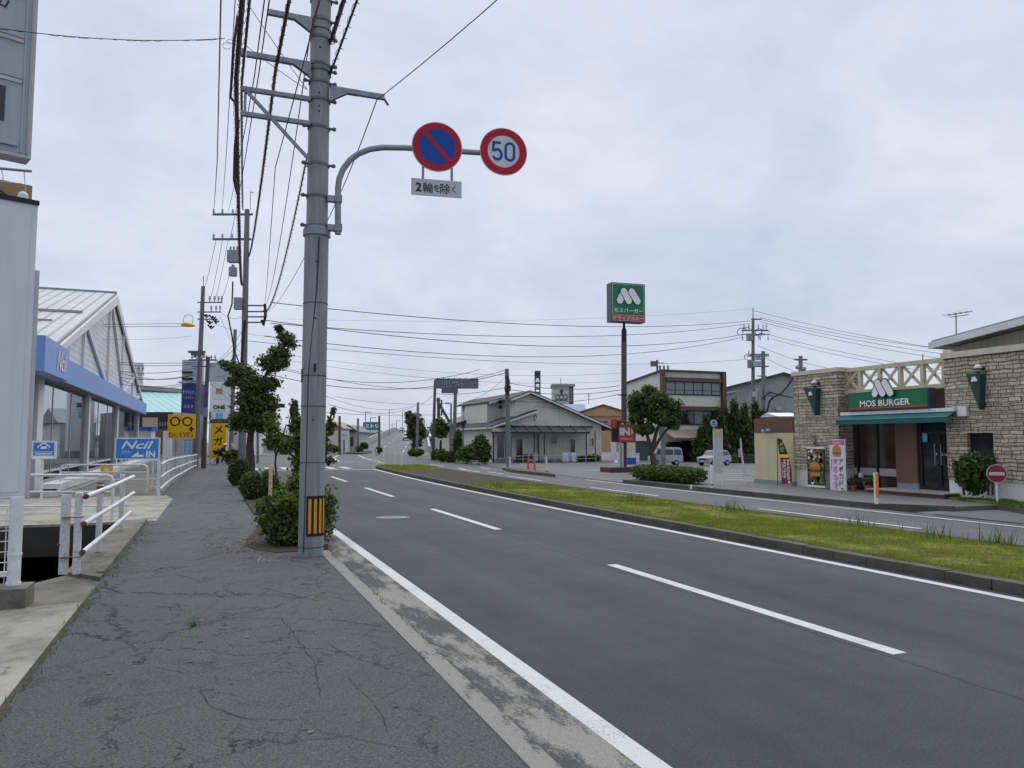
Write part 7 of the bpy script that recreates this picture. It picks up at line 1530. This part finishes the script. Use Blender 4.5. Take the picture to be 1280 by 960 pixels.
# lower left wing with a half gable
w0, w1 = hy(613.5, 560, -.5), hy(668, 560, -.5); zw0, zw1 = hy(613, 533, -.5).z, hy(667, 513.5, -.5).z
mb = MB(); mb.prism([(w0.x+.15, HY-.3, -.1), (w1.x, HY-.3, -.1), (w1.x, HY-.3, zw1-.1), (w0.x+.15, HY-.3, zw0-.0)], (0, 10, 0)); part('wing_wall', mb, 'vertical_siding', hs_)
r = roofplate((w0.x-.15, 0, zw0-.08), (w1.x+.1, 0, zw1), HY-.9, HY+11, .10, 'wing_roof', 'roof_tile', hs_)
mb = MB(); a2, b2 = V((w0.x-.15, HY-.93, zw0-.20)), V((w1.x+.1, HY-.93, zw1-.12)); mb.prism([a2, b2, b2+UP*.14, a2+UP*.14], (0, .028, 0)); mb.box((w0.x-.2, HY-.9, zw0-.2), (w0.x-.14, HY+11, zw0-.04)); part('barge_board', mb, 'fascia_white', r)
mb = MB(); mb.board(hy(648.5, 524.5, -.34), XR, .38, .62, .06); part('wall_plate', mb, 'car_silver', hs_)
# far left wing
v0, v1 = hy(563, 545, 9), hy(614, 520, 9); mb = MB(); mb.prism([V((v0.x, HY+9, -.1)), V((v1.x, HY+9, -.1)), V((v1.x, HY+9, hy(611, 516, 9).z)), V((v0.x, HY+9, hy(563, 533, 9).z))], (0, 6, 0)); part('rear_wing', mb, 'cream_wall', hs_)
roofplate(V((v0.x-.4, 0, hy(560, 534, 9).z)), V((v1.x, 0, hy(611, 515, 9).z)), HY+8.5, HY+15.5, .1, 'rear_roof', 'tin_roof_dark', hs_)
# carport canopy and posts
ca, cb2 = hy(617, 533, -1.2), hy(748, 533, -1.2); cz0 = hy(680, 541, -2.3).z; cz1 = hy(680, 533, -.3).z
mb = MB(); xa, xb = hy(615, 540, -2.3).x, hy(736, 540, -2.3).x; mb.raw([(xa, HY-2.3, cz0), (xb, HY-2.3, cz0), (cb2.x, HY-.32, cz1), (w0.x+.2, HY-.32, cz1), (xa, HY-2.3, cz0+.06), (xb, HY-2.3, cz0+.06), (cb2.x, HY-.32, cz1+.06), (w0.x+.2, HY-.32, cz1+.06)], [(0,1,2,3),(7,6,5,4),(0,4,5,1),(1,5,6,2),(2,6,7,3),(3,7,4,0)]); cp = part('carport_roof', mb, 'tin_roof_dark', hs_)
mb = MB()
for i in range(9): x = xa+(xb-xa)*i/8; mb.beam((x, HY-2.28, cz0+.09), (x+(.3 if i else 0), HY-.34, cz1+.09), .05)
mb.box((xa-.05, HY-2.36, cz0-.06), (xb+.05, HY-2.30, cz0+.08)); part('carport_ribs', mb, 'steel_dark', cp)
for x in (617, 673.5, 680.5, 733): p = hy(x, 575, -2.2); mb = MB(); mb.cyl((p.x, HY-2.2, 0), (p.x, HY-2.2, cz0), .05, n=8); part('carport_post', mb, 'steel_dark', cp)
def hwin(x0, y0, x1, y1, off, m='window_dark', nm='window', n=1):
    a, b = hy(x0, y0, off-.05), hy(x1, y1, off-.05); mb = MB(); mb.box((a.x-.06, HY+off-.06, max(.02, b.z-.06)), (b.x+.06, HY+off-.002, a.z+.06)); f = part(nm, mb, 'fascia_white', hs_)
    for i in range(n): u0 = a.x+(b.x-a.x)*i/n+.03; u1 = a.x+(b.x-a.x)*(i+1)/n-.03; mb = MB(); mb.box((u0, HY+off-.075, max(.06, b.z)), (u1, HY+off-.058, a.z)); part('pane', mb, m, f)
hwin(621, 545.5, 640, 572, -.3, 'window_mid', 'glass_door', 2); hwin(645, 549, 653.5, 570, -.3); hwin(689, 547, 696, 554.5, 0); hwin(713, 549, 719, 570, 0, 'window_dark', 'door'); hwin(739, 548, 742.5, 557, 0)
mb = MB(); 
for x in (668, 672, 746.5): p = hy(x, 560, -.38); mb.cyl((p.x, HY-.36 if x < 700 else HY-.05, 0), (p.x, HY-.36 if x < 700 else HY-.05, cz0+.2), .035, n=8)
part('downpipe', mb, 'brown_trim', hs_); mb = MB(); mb.box((xl_+.02, HY-.02, 0), (xr_-.02, HY-.003, .28)); mb.box((w0.x+.17, HY-.32, 0), (w1.x-.02, HY-.303, .28)); part('plinth', mb, 'base_bluegrey', hs_)
p = hy(669, 522, -.5); mb = MB(); mb.tube([p+V((.1*math.cos(a), 0, .25*math.sin(a))) for a in np.linspace(0, 5, 10)], .04, 5); mb.beam(hy(668, 508, -.4), hy(700, 511, -.06), .02); part('cable_hook', mb, 'steel_dark', hs_)
# things standing before the house
def at_house(x, yb, off): p = hy(x, yb, off); return V((p.x, HY+off, .012))
p = at_house(665, 576, -1.0); t = thing('air_conditioner', 'grey outdoor air conditioner unit under the carport', 'air conditioner', p); mb = MB(); mb.obox(p+UP*.08, XR, .85, .34, .62); part('case', mb, 'plate_grey', t); mb = MB(); mb.disc(p+V((-.1, -.173, .4)), XR, .24, .01, 20); part('fan_grille', mb, 'steel_dark', t); mb = MB(); mb.obox(p+V((-.3, 0, 0)), XR, .1, .34, .08); mb.obox(p+V((.3, 0, 0)), XR, .1, .34, .08); part('foot', mb, 'steel_dark', t)
p = at_house(655, 576, -1.2); mb = MB(); mb.obox(p, XR, .5, .4, .55); mb.obox(p+V((-.35, .1, 0)), XR, .4, .4, .42); mb.obox(p+V((.0, .0, .55)), XR, .3, .3, .08); single('storage_bin', mb, 'steel_dark', 'dark storage bins beside the glass door under the carport', 'bin')
for lab, x0, x1 in (('white board leaning on the house left of the other', 702, 712.5), ('white board leaning on the house right of the other', 713.2, 722)):
    p = at_house((x0+x1)/2, 578, -2.8); w = (x1-x0)*HY/FOC*1.06; mb = MB(); t = thing('white_board', lab, 'board', p); mb.board(p+UP*.42, XR, w, .70, .03); part('panel', mb, 'panel_white', t); mb = MB(); mb.obox(p+V((-w*.4, .02, 0)), XR, .04, .04, .75); mb.obox(p+V((w*.4, .02, 0)), XR, .04, .04, .75); part('leg', mb, 'steel_dark', t)
pp_ = at_house(737, 575, -1.6); shrub('garden_shrub', 'low dark shrub by the right corner of the low pale house', 'shrub', [(pp_.x-.6, pp_.y, .25, .6, .4, .28), (pp_.x+.3, pp_.y, .3, .7, .4, .34)], 1000, .10, 'leaf_dark', shell=.4)
t = thing('low_fence', 'low pipe rail along the front of the house yard', 'fence', at_house(690, 580, -3.2)); mb = MB(); a, b = at_house(640, 580, -3.2), at_house(745, 580, -3.2)
for z in (.3, .55): mb.cyl(a+UP*z, b+UP*z, .02, n=6)
for i in range(9): p = a.lerp(b, i/8); mb.cyl(p, p+UP*.6, .025, n=6)
part('rail', mb, 'panel_grey', t)
shrub('garden_shrub', 'tall dense green shrub at the left corner of the low pale house', 'shrub', [bl(603, 562, 54, 10, 15), bl(600, 552, 54, 7, 9), bl(608, 566, 54, 7, 11)], 2400, .13, 'leaf_mid', shell=.5, clump=110); shrub('garden_shrub', 'wide light green shrubs along the side of the low pale house', 'shrub', [bl(585, 566, 56, 12, 10), bl(593, 563, 56, 10, 12), bl(577, 568, 57, 8, 7)], 2200, .13, 'leaf_bright', shell=.5, clump=90)
shrub('garden_shrub', 'narrow dark upright shrub behind the green lamp post', 'shrub', [bl(572, 556, 60, 6, 16), bl(573, 545, 60, 4, 8)], 1100, .14, 'leaf_conifer', shell=.5); shrub('roadside_bush', 'low hedge bushes around the foot of the slim sign pole', 'bush', [bl(553, 569, 61, 8, 8), bl(545, 568, 62, 7, 7), bl(563, 571, 60, 8, 8)], 1500, .13, 'leaf_olive', shell=.5)
def cone(label, x, y):
    q = G(x, y, .02); k = q.dot(FWV)/FOC; h = 12*k; t = thing('traffic_cone', label, 'traffic cone', q, 'traffic cones before the house'); mb = MB(); mb.cyl(q+UP*.03, q+UP*h, 2.1*k, .5*k, 16); part('cone', mb, 'cone_red', t, True); mb = MB(); mb.obox(q, CRV, 4.6*k, 4.6*k, .035); part('base', mb, 'cone_red', t)
cone('orange traffic cone, the left one of the pair before the house', 660.2, 587); cone('orange traffic cone, the right one of the pair before the house', 668.3, 587.4)
def delin(label, x, yt, yb, lean=0, group='white posts on the small traffic island'):
    q = G(x, yb, .12); k = q.dot(FWV)/FOC; t = thing('delineator_post', label, 'marker post', q, group); tp = PD(x+lean, yt, q.dot(FWV)); mb = MB(); mb.cyl(q, tp, 1.1*k, n=10); part('post', mb, 'white_paint', t, True); mb = MB(); mb.cyl(q-UP*.01, q+UP*.05, 2.0*k, 1.3*k, 10); part('foot', mb, 'steel_dark', t)
delin('white plastic post at the left end of the small traffic island', 637.5, 571, 586, -.3); delin('leaning white plastic post at the right end of the small traffic island', 684, 571, 589.5, -1.4)
nose = 'white posts on the median nose'
for lab, x, yt, yb in (('slim white post on the median nose, leftmost of the row', 466.6, 563, 582.3), ('white post with dark band on the median nose, second of the row', 470.4, 561.5, 581.8), ('slim white post in the middle of the median nose row', 479.4, 563, 581.6), ('slim white post on the median nose, second from the right', 493.5, 564, 582.2), ('slim white post on the median nose, rightmost of the row', 502, 565.5, 583.3)):
    q = G(x, yb, .15); Dq = q.dot(FWV); t = thing('delineator_post', lab, 'marker post', q, nose); mb = MB(); mb.cyl(q, PD(x, yt, Dq), .042, n=10); part('post', mb, 'white_paint', t, True)
    if x == 470.4: mb = MB(); mb.cyl(PD(x, 566, Dq), PD(x, 565, Dq), .05, n=10); mb.cyl(PD(x, 569, Dq), PD(x, 568, Dq), .05, n=10); part('band', mb, 'steel_dark', t)
# poles of the right side
t, b, tp = pole_thing('utility_pole', 'grey utility pole in front of the low pale house', (633.5, 461), (636, 585), 47, .16, .13, 'far_pole'); mb = MB(); mb.tube([PD(x, y, 46.7) for x, y in ((634, 470), (636, 478), (634, 486), (635, 494))], .09, 5); mb.cyl(PD(634.5, 482, 46.6), PD(634.5, 489, 46.6), .2, n=8); part('cable_clamp', mb, 'cable', t)
mb = MB(); mb.beam(PD(631, 484, 46.7), PD(639, 484, 46.7), .08); part('crossarm', mb, 'galv_dark', t)
t, b, tp = pole_thing('utility_pole', 'pale grey pole standing in front of the silver van', (828.5, 520), (829, 580), 52, .17, .15, 'far_pole'); mb = MB(); q = PD(826, 545, 51.7); mb.obox(q, CRV, .25, .2, .9); part('cabinet', mb, 'galv_dark', t)
# lattice roof sign on a slim pole
Ds = 60; k = Ds/FOC; b = G(567, 578, 0); Ds = b.dot(FWV); k = Ds/FOC; t = thing('pole_sign', 'long blue-grey sign seen from behind on a slim pole', 'pole sign', b)
mb = MB(); mb.cyl(b, PD(569.5, 484, Ds), .16, .13, 12); part('pole', mb, 'far_pole', t, True); c = PD(571, 479.5, Ds); mb = MB(); mb.board(c, CRV, 54*k, 12*k, .3); part('sign_case', mb, 'lattice_blue', t)
mb = MB()
for i in range(18): mb.board(c-CRV*(26-3*i)*k-FWV*.03, CRV, .06, 12*k, .03)
mb.board(c+UP*5.6*k-FWV*.05, CRV, 54*k, .1, .05); mb.board(c-UP*5.6*k-FWV*.05, CRV, 54*k, .1, .05)
for i in range(8): mb.cyl(c-CRV*(24-7*i)*k+UP*6*k, c-CRV*(24-7*i)*k+UP*7.2*k, .04, n=5)
part('ribs', mb, 'galv_dark', t); mb = MB()
for x, w in ((-9, 1.2), (-12.5, 1.0), (6.5, 1.0)): mb.board(c+CRV*x*k-FWV*.09, CRV, w*k, 9*k, .02)
mb.ring(c+CRV*(-2)*k-FWV*.09-UP*3*k, CRV, 4.2*k, 5.4*k, 20, a0=0, a1=180); part('frame_shapes', mb, 'panel_grey', t)
mb = MB(); mb.board(PD(562, 488.5, Ds)-FWV*.2, CRV, 20*k, 5*k, .8); part('catwalk', mb, 'galv_dark', t)
t, b, tp = pole_thing('utility_pole', 'dark pole left of the long blue-grey sign', (544, 475), (541, 570), 66, .15, .11, 'far_pole_dark')
t, b, tp = pole_thing('utility_pole', 'short dark pole with a slanting stay near the roadside trees', (548, 497), (549, 566), 72, .18, .14, 'far_pole_dark'); mb = MB(); mb.cyl(PD(547, 501, 72), PD(562, 528, 72), .13, n=8); mb.cyl(PD(552, 500, 72), PD(552, 520, 72), .08, n=6); part('stay_pole', mb, 'far_pole_dark', t); crossarm(t, 72, 545, 551, 500, .1)
b = PD(563, 572, 64); b.z = 0; t = thing('street_lamp', 'pale green street lamp pole with a short arm left of the low pale house', 'street lamp', b); mb = MB(); mb.cyl(b, PD(564, 505, 64), .1, .07, 10); mb.cyl(PD(564, 505, 64), PD(557, 504, 64), .05, n=6); part('pole', mb, 'far_pole', t, True); mb = MB(); mb.beam(PD(561, 504, 64), PD(556, 504, 64), .22, .12); part('lamp_head', mb, 'panel_grey', t)
b = PD(579, 575, 58); b.z = 0; t = thing('traffic_light', 'small dark pedestrian signal beside the house hedge', 'traffic light', b); mb = MB(); mb.cyl(b, PD(579, 527, 58), .06, n=8); part('post', mb, 'far_pole', t); mb = MB(); mb.board(PD(579, 530.5, 57.8), CRV, .26, .5, .2); part('housing', mb, 'black_steel', t)
mb = MB(); c = PD(544, 563, 66); mb.board(c, CRV, .5, 1.9, .1); single('upright_board', mb, 'panel_white', 'upright white panel beside the roadside tree at the junction', 'panel')
# roadside trees at the junction
tree('street_tree', 'dark street tree standing left of a slim pole at the far junction', (PD(517, 565, 85).x, PD(517, 565, 85).y, 0), [[PD(517, 552, 85)]], [bl(513, 523, 85, 7, 7), bl(519, 528, 85, 9, 10), bl(524, 540, 85, 9, 12), bl(515, 538, 85, 7, 10), bl(520, 553, 85, 6, 7), bl(510, 518, 85, 4, 4)], 2200, .24, 'leaf_dark', .16, shell=.45, clump=110)
t, b, tp = pole_thing('utility_pole', 'slim grey pole beside the dark street tree at the far junction', (522.5, 503), (521, 560), 80, .16, .12, 'far_pole')
tree('street_tree', 'bright green street tree in front of the dark pole at the junction', (PD(551, 568, 68).x, PD(551, 568, 68).y, 0), [[PD(551, 550, 68)]], [bl(549, 531, 68, 8, 8), bl(554, 536, 68, 7, 8), bl(545, 537, 68, 6, 7), bl(550, 542, 68, 8, 5)], 1500, .2, 'leaf_bright', .14, shell=.4, clump=90)
shrub('roadside_bush', 'round dark hedge under the dark street tree at the far junction', 'bush', [bl(517, 566, 80, 7, 4), bl(524, 565, 80, 6, 4)], 700, .2, 'leaf_dark', shell=.5)
# ------------------------------------------------------------------ background beyond the house
D = 170; k = D/FOC; t = thing('water_tank_tower', 'white rooftop tower with round emblem marks behind the low pale house', 'tower', V((*PD(703, 545, D)[:2], 0))); mb = MB(); mb.obox(V((*PD(703, 520, D)[:2], 0)), CRV, 26*k, 5, PD(703, 484, D).z); part('shaft', mb, 'tank_white', t); mb = MB(); mb.obox(PD(703, 484, D), CRV, 29*k, 6, .5); part('roof_slab', mb, 'grey_roof', t)
N_ = FWV*-2.56; mb = MB(); c = PD(701, 496, D)+N_
for x in (-5, 0, 5): mb.ring(c+CRV*x*k-UP*1.3*k, CRV, 2.1*k, 3*k, 16)
mb.ring(c+UP*6*k, CRV, 0, 2.2*k, 12); mb.board(c+UP*3*k, CRV, 2*k, 4*k, .02); mb.board(c-CRV*.5*k-UP*5*k, CRV, 16*k, 1.2*k, .02); mb.board(PD(713, 495, D)+N_, CRV, 5*k, 21*k, .03); part('emblem', mb, 'letter_dark', t); mb = MB(); mb.marks(PD(713, 495, D)+N_-FWV*.05, CRV, 3*k, 17*k, 5, 0, lift=.02, seed=4, vertical=True); part('lettering', mb, 'panel_grey', t)
mb = MB(); mb.cyl(PD(701, 483, D), PD(701, 473, D), .08, n=5); mb.cyl(PD(707, 483, D), PD(707, 478, D), .06, n=5); part('antenna', mb, 'galv_dark', t)
D = 190; k = D/FOC; b = V((*PD(672, 540, D)[:2], 0)); t = thing('radio_tower', 'slender steel lattice tower with platforms behind the low pale house', 'radio tower', b); mb = MB(); zt = PD(672, 465, D).z
for i, j in ((-1, -1), (1, -1), (1, 1), (-1, 1)): mb.cyl(b+CRV*i*3*k+FWV*j*.6, V((*(b+CRV*i*3*k+FWV*j*.6)[:2], zt)), .14, n=6)
for q in range(12): z0, z1 = zt*q/12, zt*(q+1)/12; mb.cyl(V((*(b-CRV*3*k)[:2], z0)), V((*(b+CRV*3*k)[:2], z1)), .06, n=4); mb.cyl(V((*(b+CRV*3*k)[:2], z0)), V((*(b-CRV*3*k)[:2], z1)), .06, n=4)
part('lattice', mb, 'steel_dark', t); mb = MB()
for y in (465, 472, 479, 486, 491): mb.obox(PD(672, y, D)-UP*.2, CRV, 7.4*k, 1.6, .45)
part('platform', mb, 'galv_dark', t); mb = MB(); mb.obox(PD(672, 471, D), CRV, 7*k, 1.5, 5*k); part('drum', mb, 'steel_dark', t)
t, c, w, z = bldg('house', 'orange-brown gabled building behind the low pale house', 716, 792, 520, 120, 12, 'orange_wall', 'house', roof='gable', roof_m='orange_wall', roof_h=1.6); wins(t, 120, [(753, 526, 760, 529)])
mb = MB(); e = V((c.x, c.y, z)); N = CRV.cross(UP)
for s in (-1, 1): mb.prism([e+CRV*s*(w/2+.5)+N*.5-UP*.05, e+N*.5+UP*1.6, e+N*.5+UP*1.85, e+CRV*s*(w/2+.5)+N*.5+UP*.2], -N*13)
part('roof_edge', mb, 'brown_trim', t)
mb = MB(); mb.cyl(PD(736, 505, 122), PD(736, 492, 122), .05, n=5); mb.beam(PD(733.5, 496, 122), PD(738, 496, 122), .06); mb.beam(PD(734, 493, 122), PD(738, 493, 122), .05); mb.obox(PD(761, 512, 118), CRV, .5, .5, .6); part('antenna', mb, 'galv_dark', t)
t, c, w, z = bldg('house', 'blue-grey roofed building between the white tower and the orange building', 695, 732, 517, 130, 9, 'pale_wall', 'house', roof='side', roof_m='blue_roof', roof_h=1.8)
mb = MB(); c = PD(772, 560, 50); mb.board(c, CRV, .5, 1.9, .1) if False else mb.board(PD(767, 562, 60), CRV, .42, 1.7, .08); single('leaning_board', mb, 'panel_white', 'tall white panel leaning beside the house near the red sign', 'panel')
q = G(787, 580.5, .012); mb = MB(); mb.obox(q, CRV, .85, .5, .42); mb.obox(q+UP*.42, CRV, .9, .55, .06); single('crate', mb, 'blue_box', 'blue plastic crate on the ground right of the tall sign pole', 'crate')
q = G(793, 578, .012); mb = MB(); mb.obox(q, CRV, .7, .5, .65); mb.obox(q+UP*.65, CRV, .76, .56, .05); single('storage_bin', mb, 'panel_white', 'pale storage box behind the blue crate', 'box')
q = G(770, 581, .012); mb = MB(); mb.ball(q+UP*.16, .14, 12); mb.cyl(q, q+UP*.06, .14, n=12); single('white_ball', mb, 'white_paint', 'round white object on the ground beside the tall sign pole', 'ball')
for lab, x, y in (('low brown crate beside the conifers', 942, 578), ('low dark crate near the conifers', 935, 579)): q = G(x, y, .012); mb = MB(); mb.obox(q, CRV, .7, .5, .55); mb.obox(q+UP*.55, CRV, .74, .54, .05); single('crate', mb, 'tan_wall' if 'brown' in lab else 'steel_dark', lab, 'crate')
# far left of the overpass: houses, poles and the teal sign
D = 230; k = D/FOC; t = thing('pole_sign', 'teal billboard with white Japanese lettering above the overpass wall', 'billboard', V((*PD(464, 560, D)[:2], 0))); c = PD(464.5, 532.5, D); mb = MB(); mb.board(c, CRV, 21.5*k, 10*k, .5); part('panel', mb, 'sign_teal', t); mb = MB(); mb.text('ニトリ', c-FWV*.01, CRV, 17.5*k, 5.2*k, 0, bold=.06, lift=.03); part('lettering', mb, 'glyph_white', t); 
for x in (457, 472): mb = MB(); q = PD(x, 540, D+.4); mb.cyl(V((q.x, q.y, 0)), q, .2, n=8); part('post', mb, 'far_pole', t)
t, c, w, z = bldg('house', 'tan house partly hidden behind the sapling left of the overpass', 400, 428, 536, 100, 8, 'cream_wall', 'house', roof='gable', roof_m='tan_wall', roof_h=1.0)
t, c, w, z = bldg('house', 'grey-roofed house left of the overpass wall', 424, 446, 540, 105, 9, 'pale_wall', 'house', roof='gable', roof_m='tin_roof_dark', roof_h=1.0); wins(t, 105, [(438, 546, 442, 558)])
t, c, w, z = bldg('house', 'dark far house below the teal billboard', 446, 474, 541, 290, 9, 'grey_wall', 'house', roof='side', roof_m='tin_roof_dark', roof_h=1.1); wins(t, 290, [(450, 543, 454, 549), (458, 544, 462, 549), (465, 544, 470, 548)])
mb = MB(); c = PD(430.5, 543, 98); k = 98/FOC; t = thing('shop_sign', 'pale pink shop sign board with a blue top left of the overpass', 'shop sign', V((*c[:2], 0))); mb.board(c, CRV, 9*k, 14*k, .3); part('panel', mb, 'banner_white', t); mb = MB(); mb.board(c+UP*6*k-FWV*.01, CRV, 9*k, 3*k, .3); part('blue_top', mb, 'lattice_blue', t); mb = MB(); mb.marks(c-UP*1*k, CRV, 7*k, 2*k, 3, 0, lift=.02, seed=2); part('lettering', mb, 'tomato', t); mb = MB(); mb.cyl(V((c.x, c.y+.2, 0)), c+V((0, .2, 0)), .12, n=8); part('post', mb, 'far_pole', t)
GP = 'slim poles left of the overpass'
for lab, x, yt, yb, D, m_, r in (('dark brown pole beside the sapling left of the overpass', 424.5, 520, 564, 90, 'wood_pole', .16), ('grey pole beside the grey-roofed house', 447.5, 523, 560, 100, 'far_pole', .16), ('dark pole standing in front of the teal billboard', 474, 520, 564, 95, 'far_pole_dark', .15)): pole_thing('utility_pole', lab, (x, yt), (x, yb), D, r, r*.85, m_, GP)
GLm = 'thin lamp posts along the overpass'
for x, yt, D in ((457, 515, 150), (463, 522, 165), (486.5, 512, 200), (495.5, 526, 240), (503, 515, 220), (490, 530, 250)):
    b = PD(x, 548, D); b.z = 2.0; t = thing('street_lamp', 'thin pale lamp post standing along the overpass road', 'street lamp', b, GLm); mb = MB(); mb.cyl(b, PD(x, yt, D), .09, n=6); part('post', mb, 'far_pole', t); mb = MB(); tp = PD(x, yt, D); mb.beam(tp, tp+CRV*1.2, .12); part('lamp_head', mb, 'far_pole', t)
for lab, x, y, rx, ry, D, m_ in (('dark bush at the foot of the overpass wall', 455, 557, 5, 4, 108, 'leaf_dark'), ('small round bush left of the overpass wall', 443.5, 553, 3.5, 3, 115, 'leaf_dark'), ('dark bushes on the traffic island before the overpass', 473.5, 562, 4, 2.5, 90, 'leaf_dark'), ('low green bush beside the brown pole', 416, 561, 6, 4, 85, 'leaf_mid'), ('low olive bush below the overpass wall', 449, 561, 4, 3, 95, 'leaf_olive')): shrub('roadside_bush', lab, 'bush', [bl(x, y, D, rx, ry), bl(x+rx*.4, y+ry*.3, D, rx*.7, ry*.7)], 450, .22, m_, shell=.5)
mb = MB(); isl = [G(x, y) for x, y in ((432, 566.8), (455, 564.5), (480, 562.2), (486, 561.5), (478, 564), (455, 567.6), (440, 567.8))]; mb.prism([V((p.x, p.y, -.02)) for p in isl], (0, 0, .17)); struct('junction_island', mb, 'kerb_concrete')
for x, y in ((481.5, 560.5), (486.5, 560)): q = G(x, y); mb = MB(); mb.obox(q, CRV, 1.0, .6, .5); mb.obox(q+UP*.5, CRV, .9, .5, .1); single('concrete_block', mb, 'white_wall', 'pale concrete block at the start of the overpass', 'concrete block', 'blocks at the start of the overpass')
# far tree line and roofs closing the view
for lab, x0, x1, y, D, m_ in (('pale flat-roofed far building behind the white fence', 100, 175, 540, 190, 'pale_wall'), ('long pale far building beyond the pavement trees', 300, 420, 546, 210, 'pale_wall'), ('grey far building behind the shop building', 770, 800, 541, 140, 'pale_wall'), ('low far building right of the overpass', 522, 570, 547, 180, 'grey_wall')):
    t, c, w, z = bldg('far_building', lab, x0, x1, y, D, 12, m_, 'building', roof='flat', roof_m='grey_roof'); wins(t, D, [(x0+(x1-x0)*f, y+1.6, x0+(x1-x0)*(f+.12), y+5) for f in (.1, .32, .54, .76)])
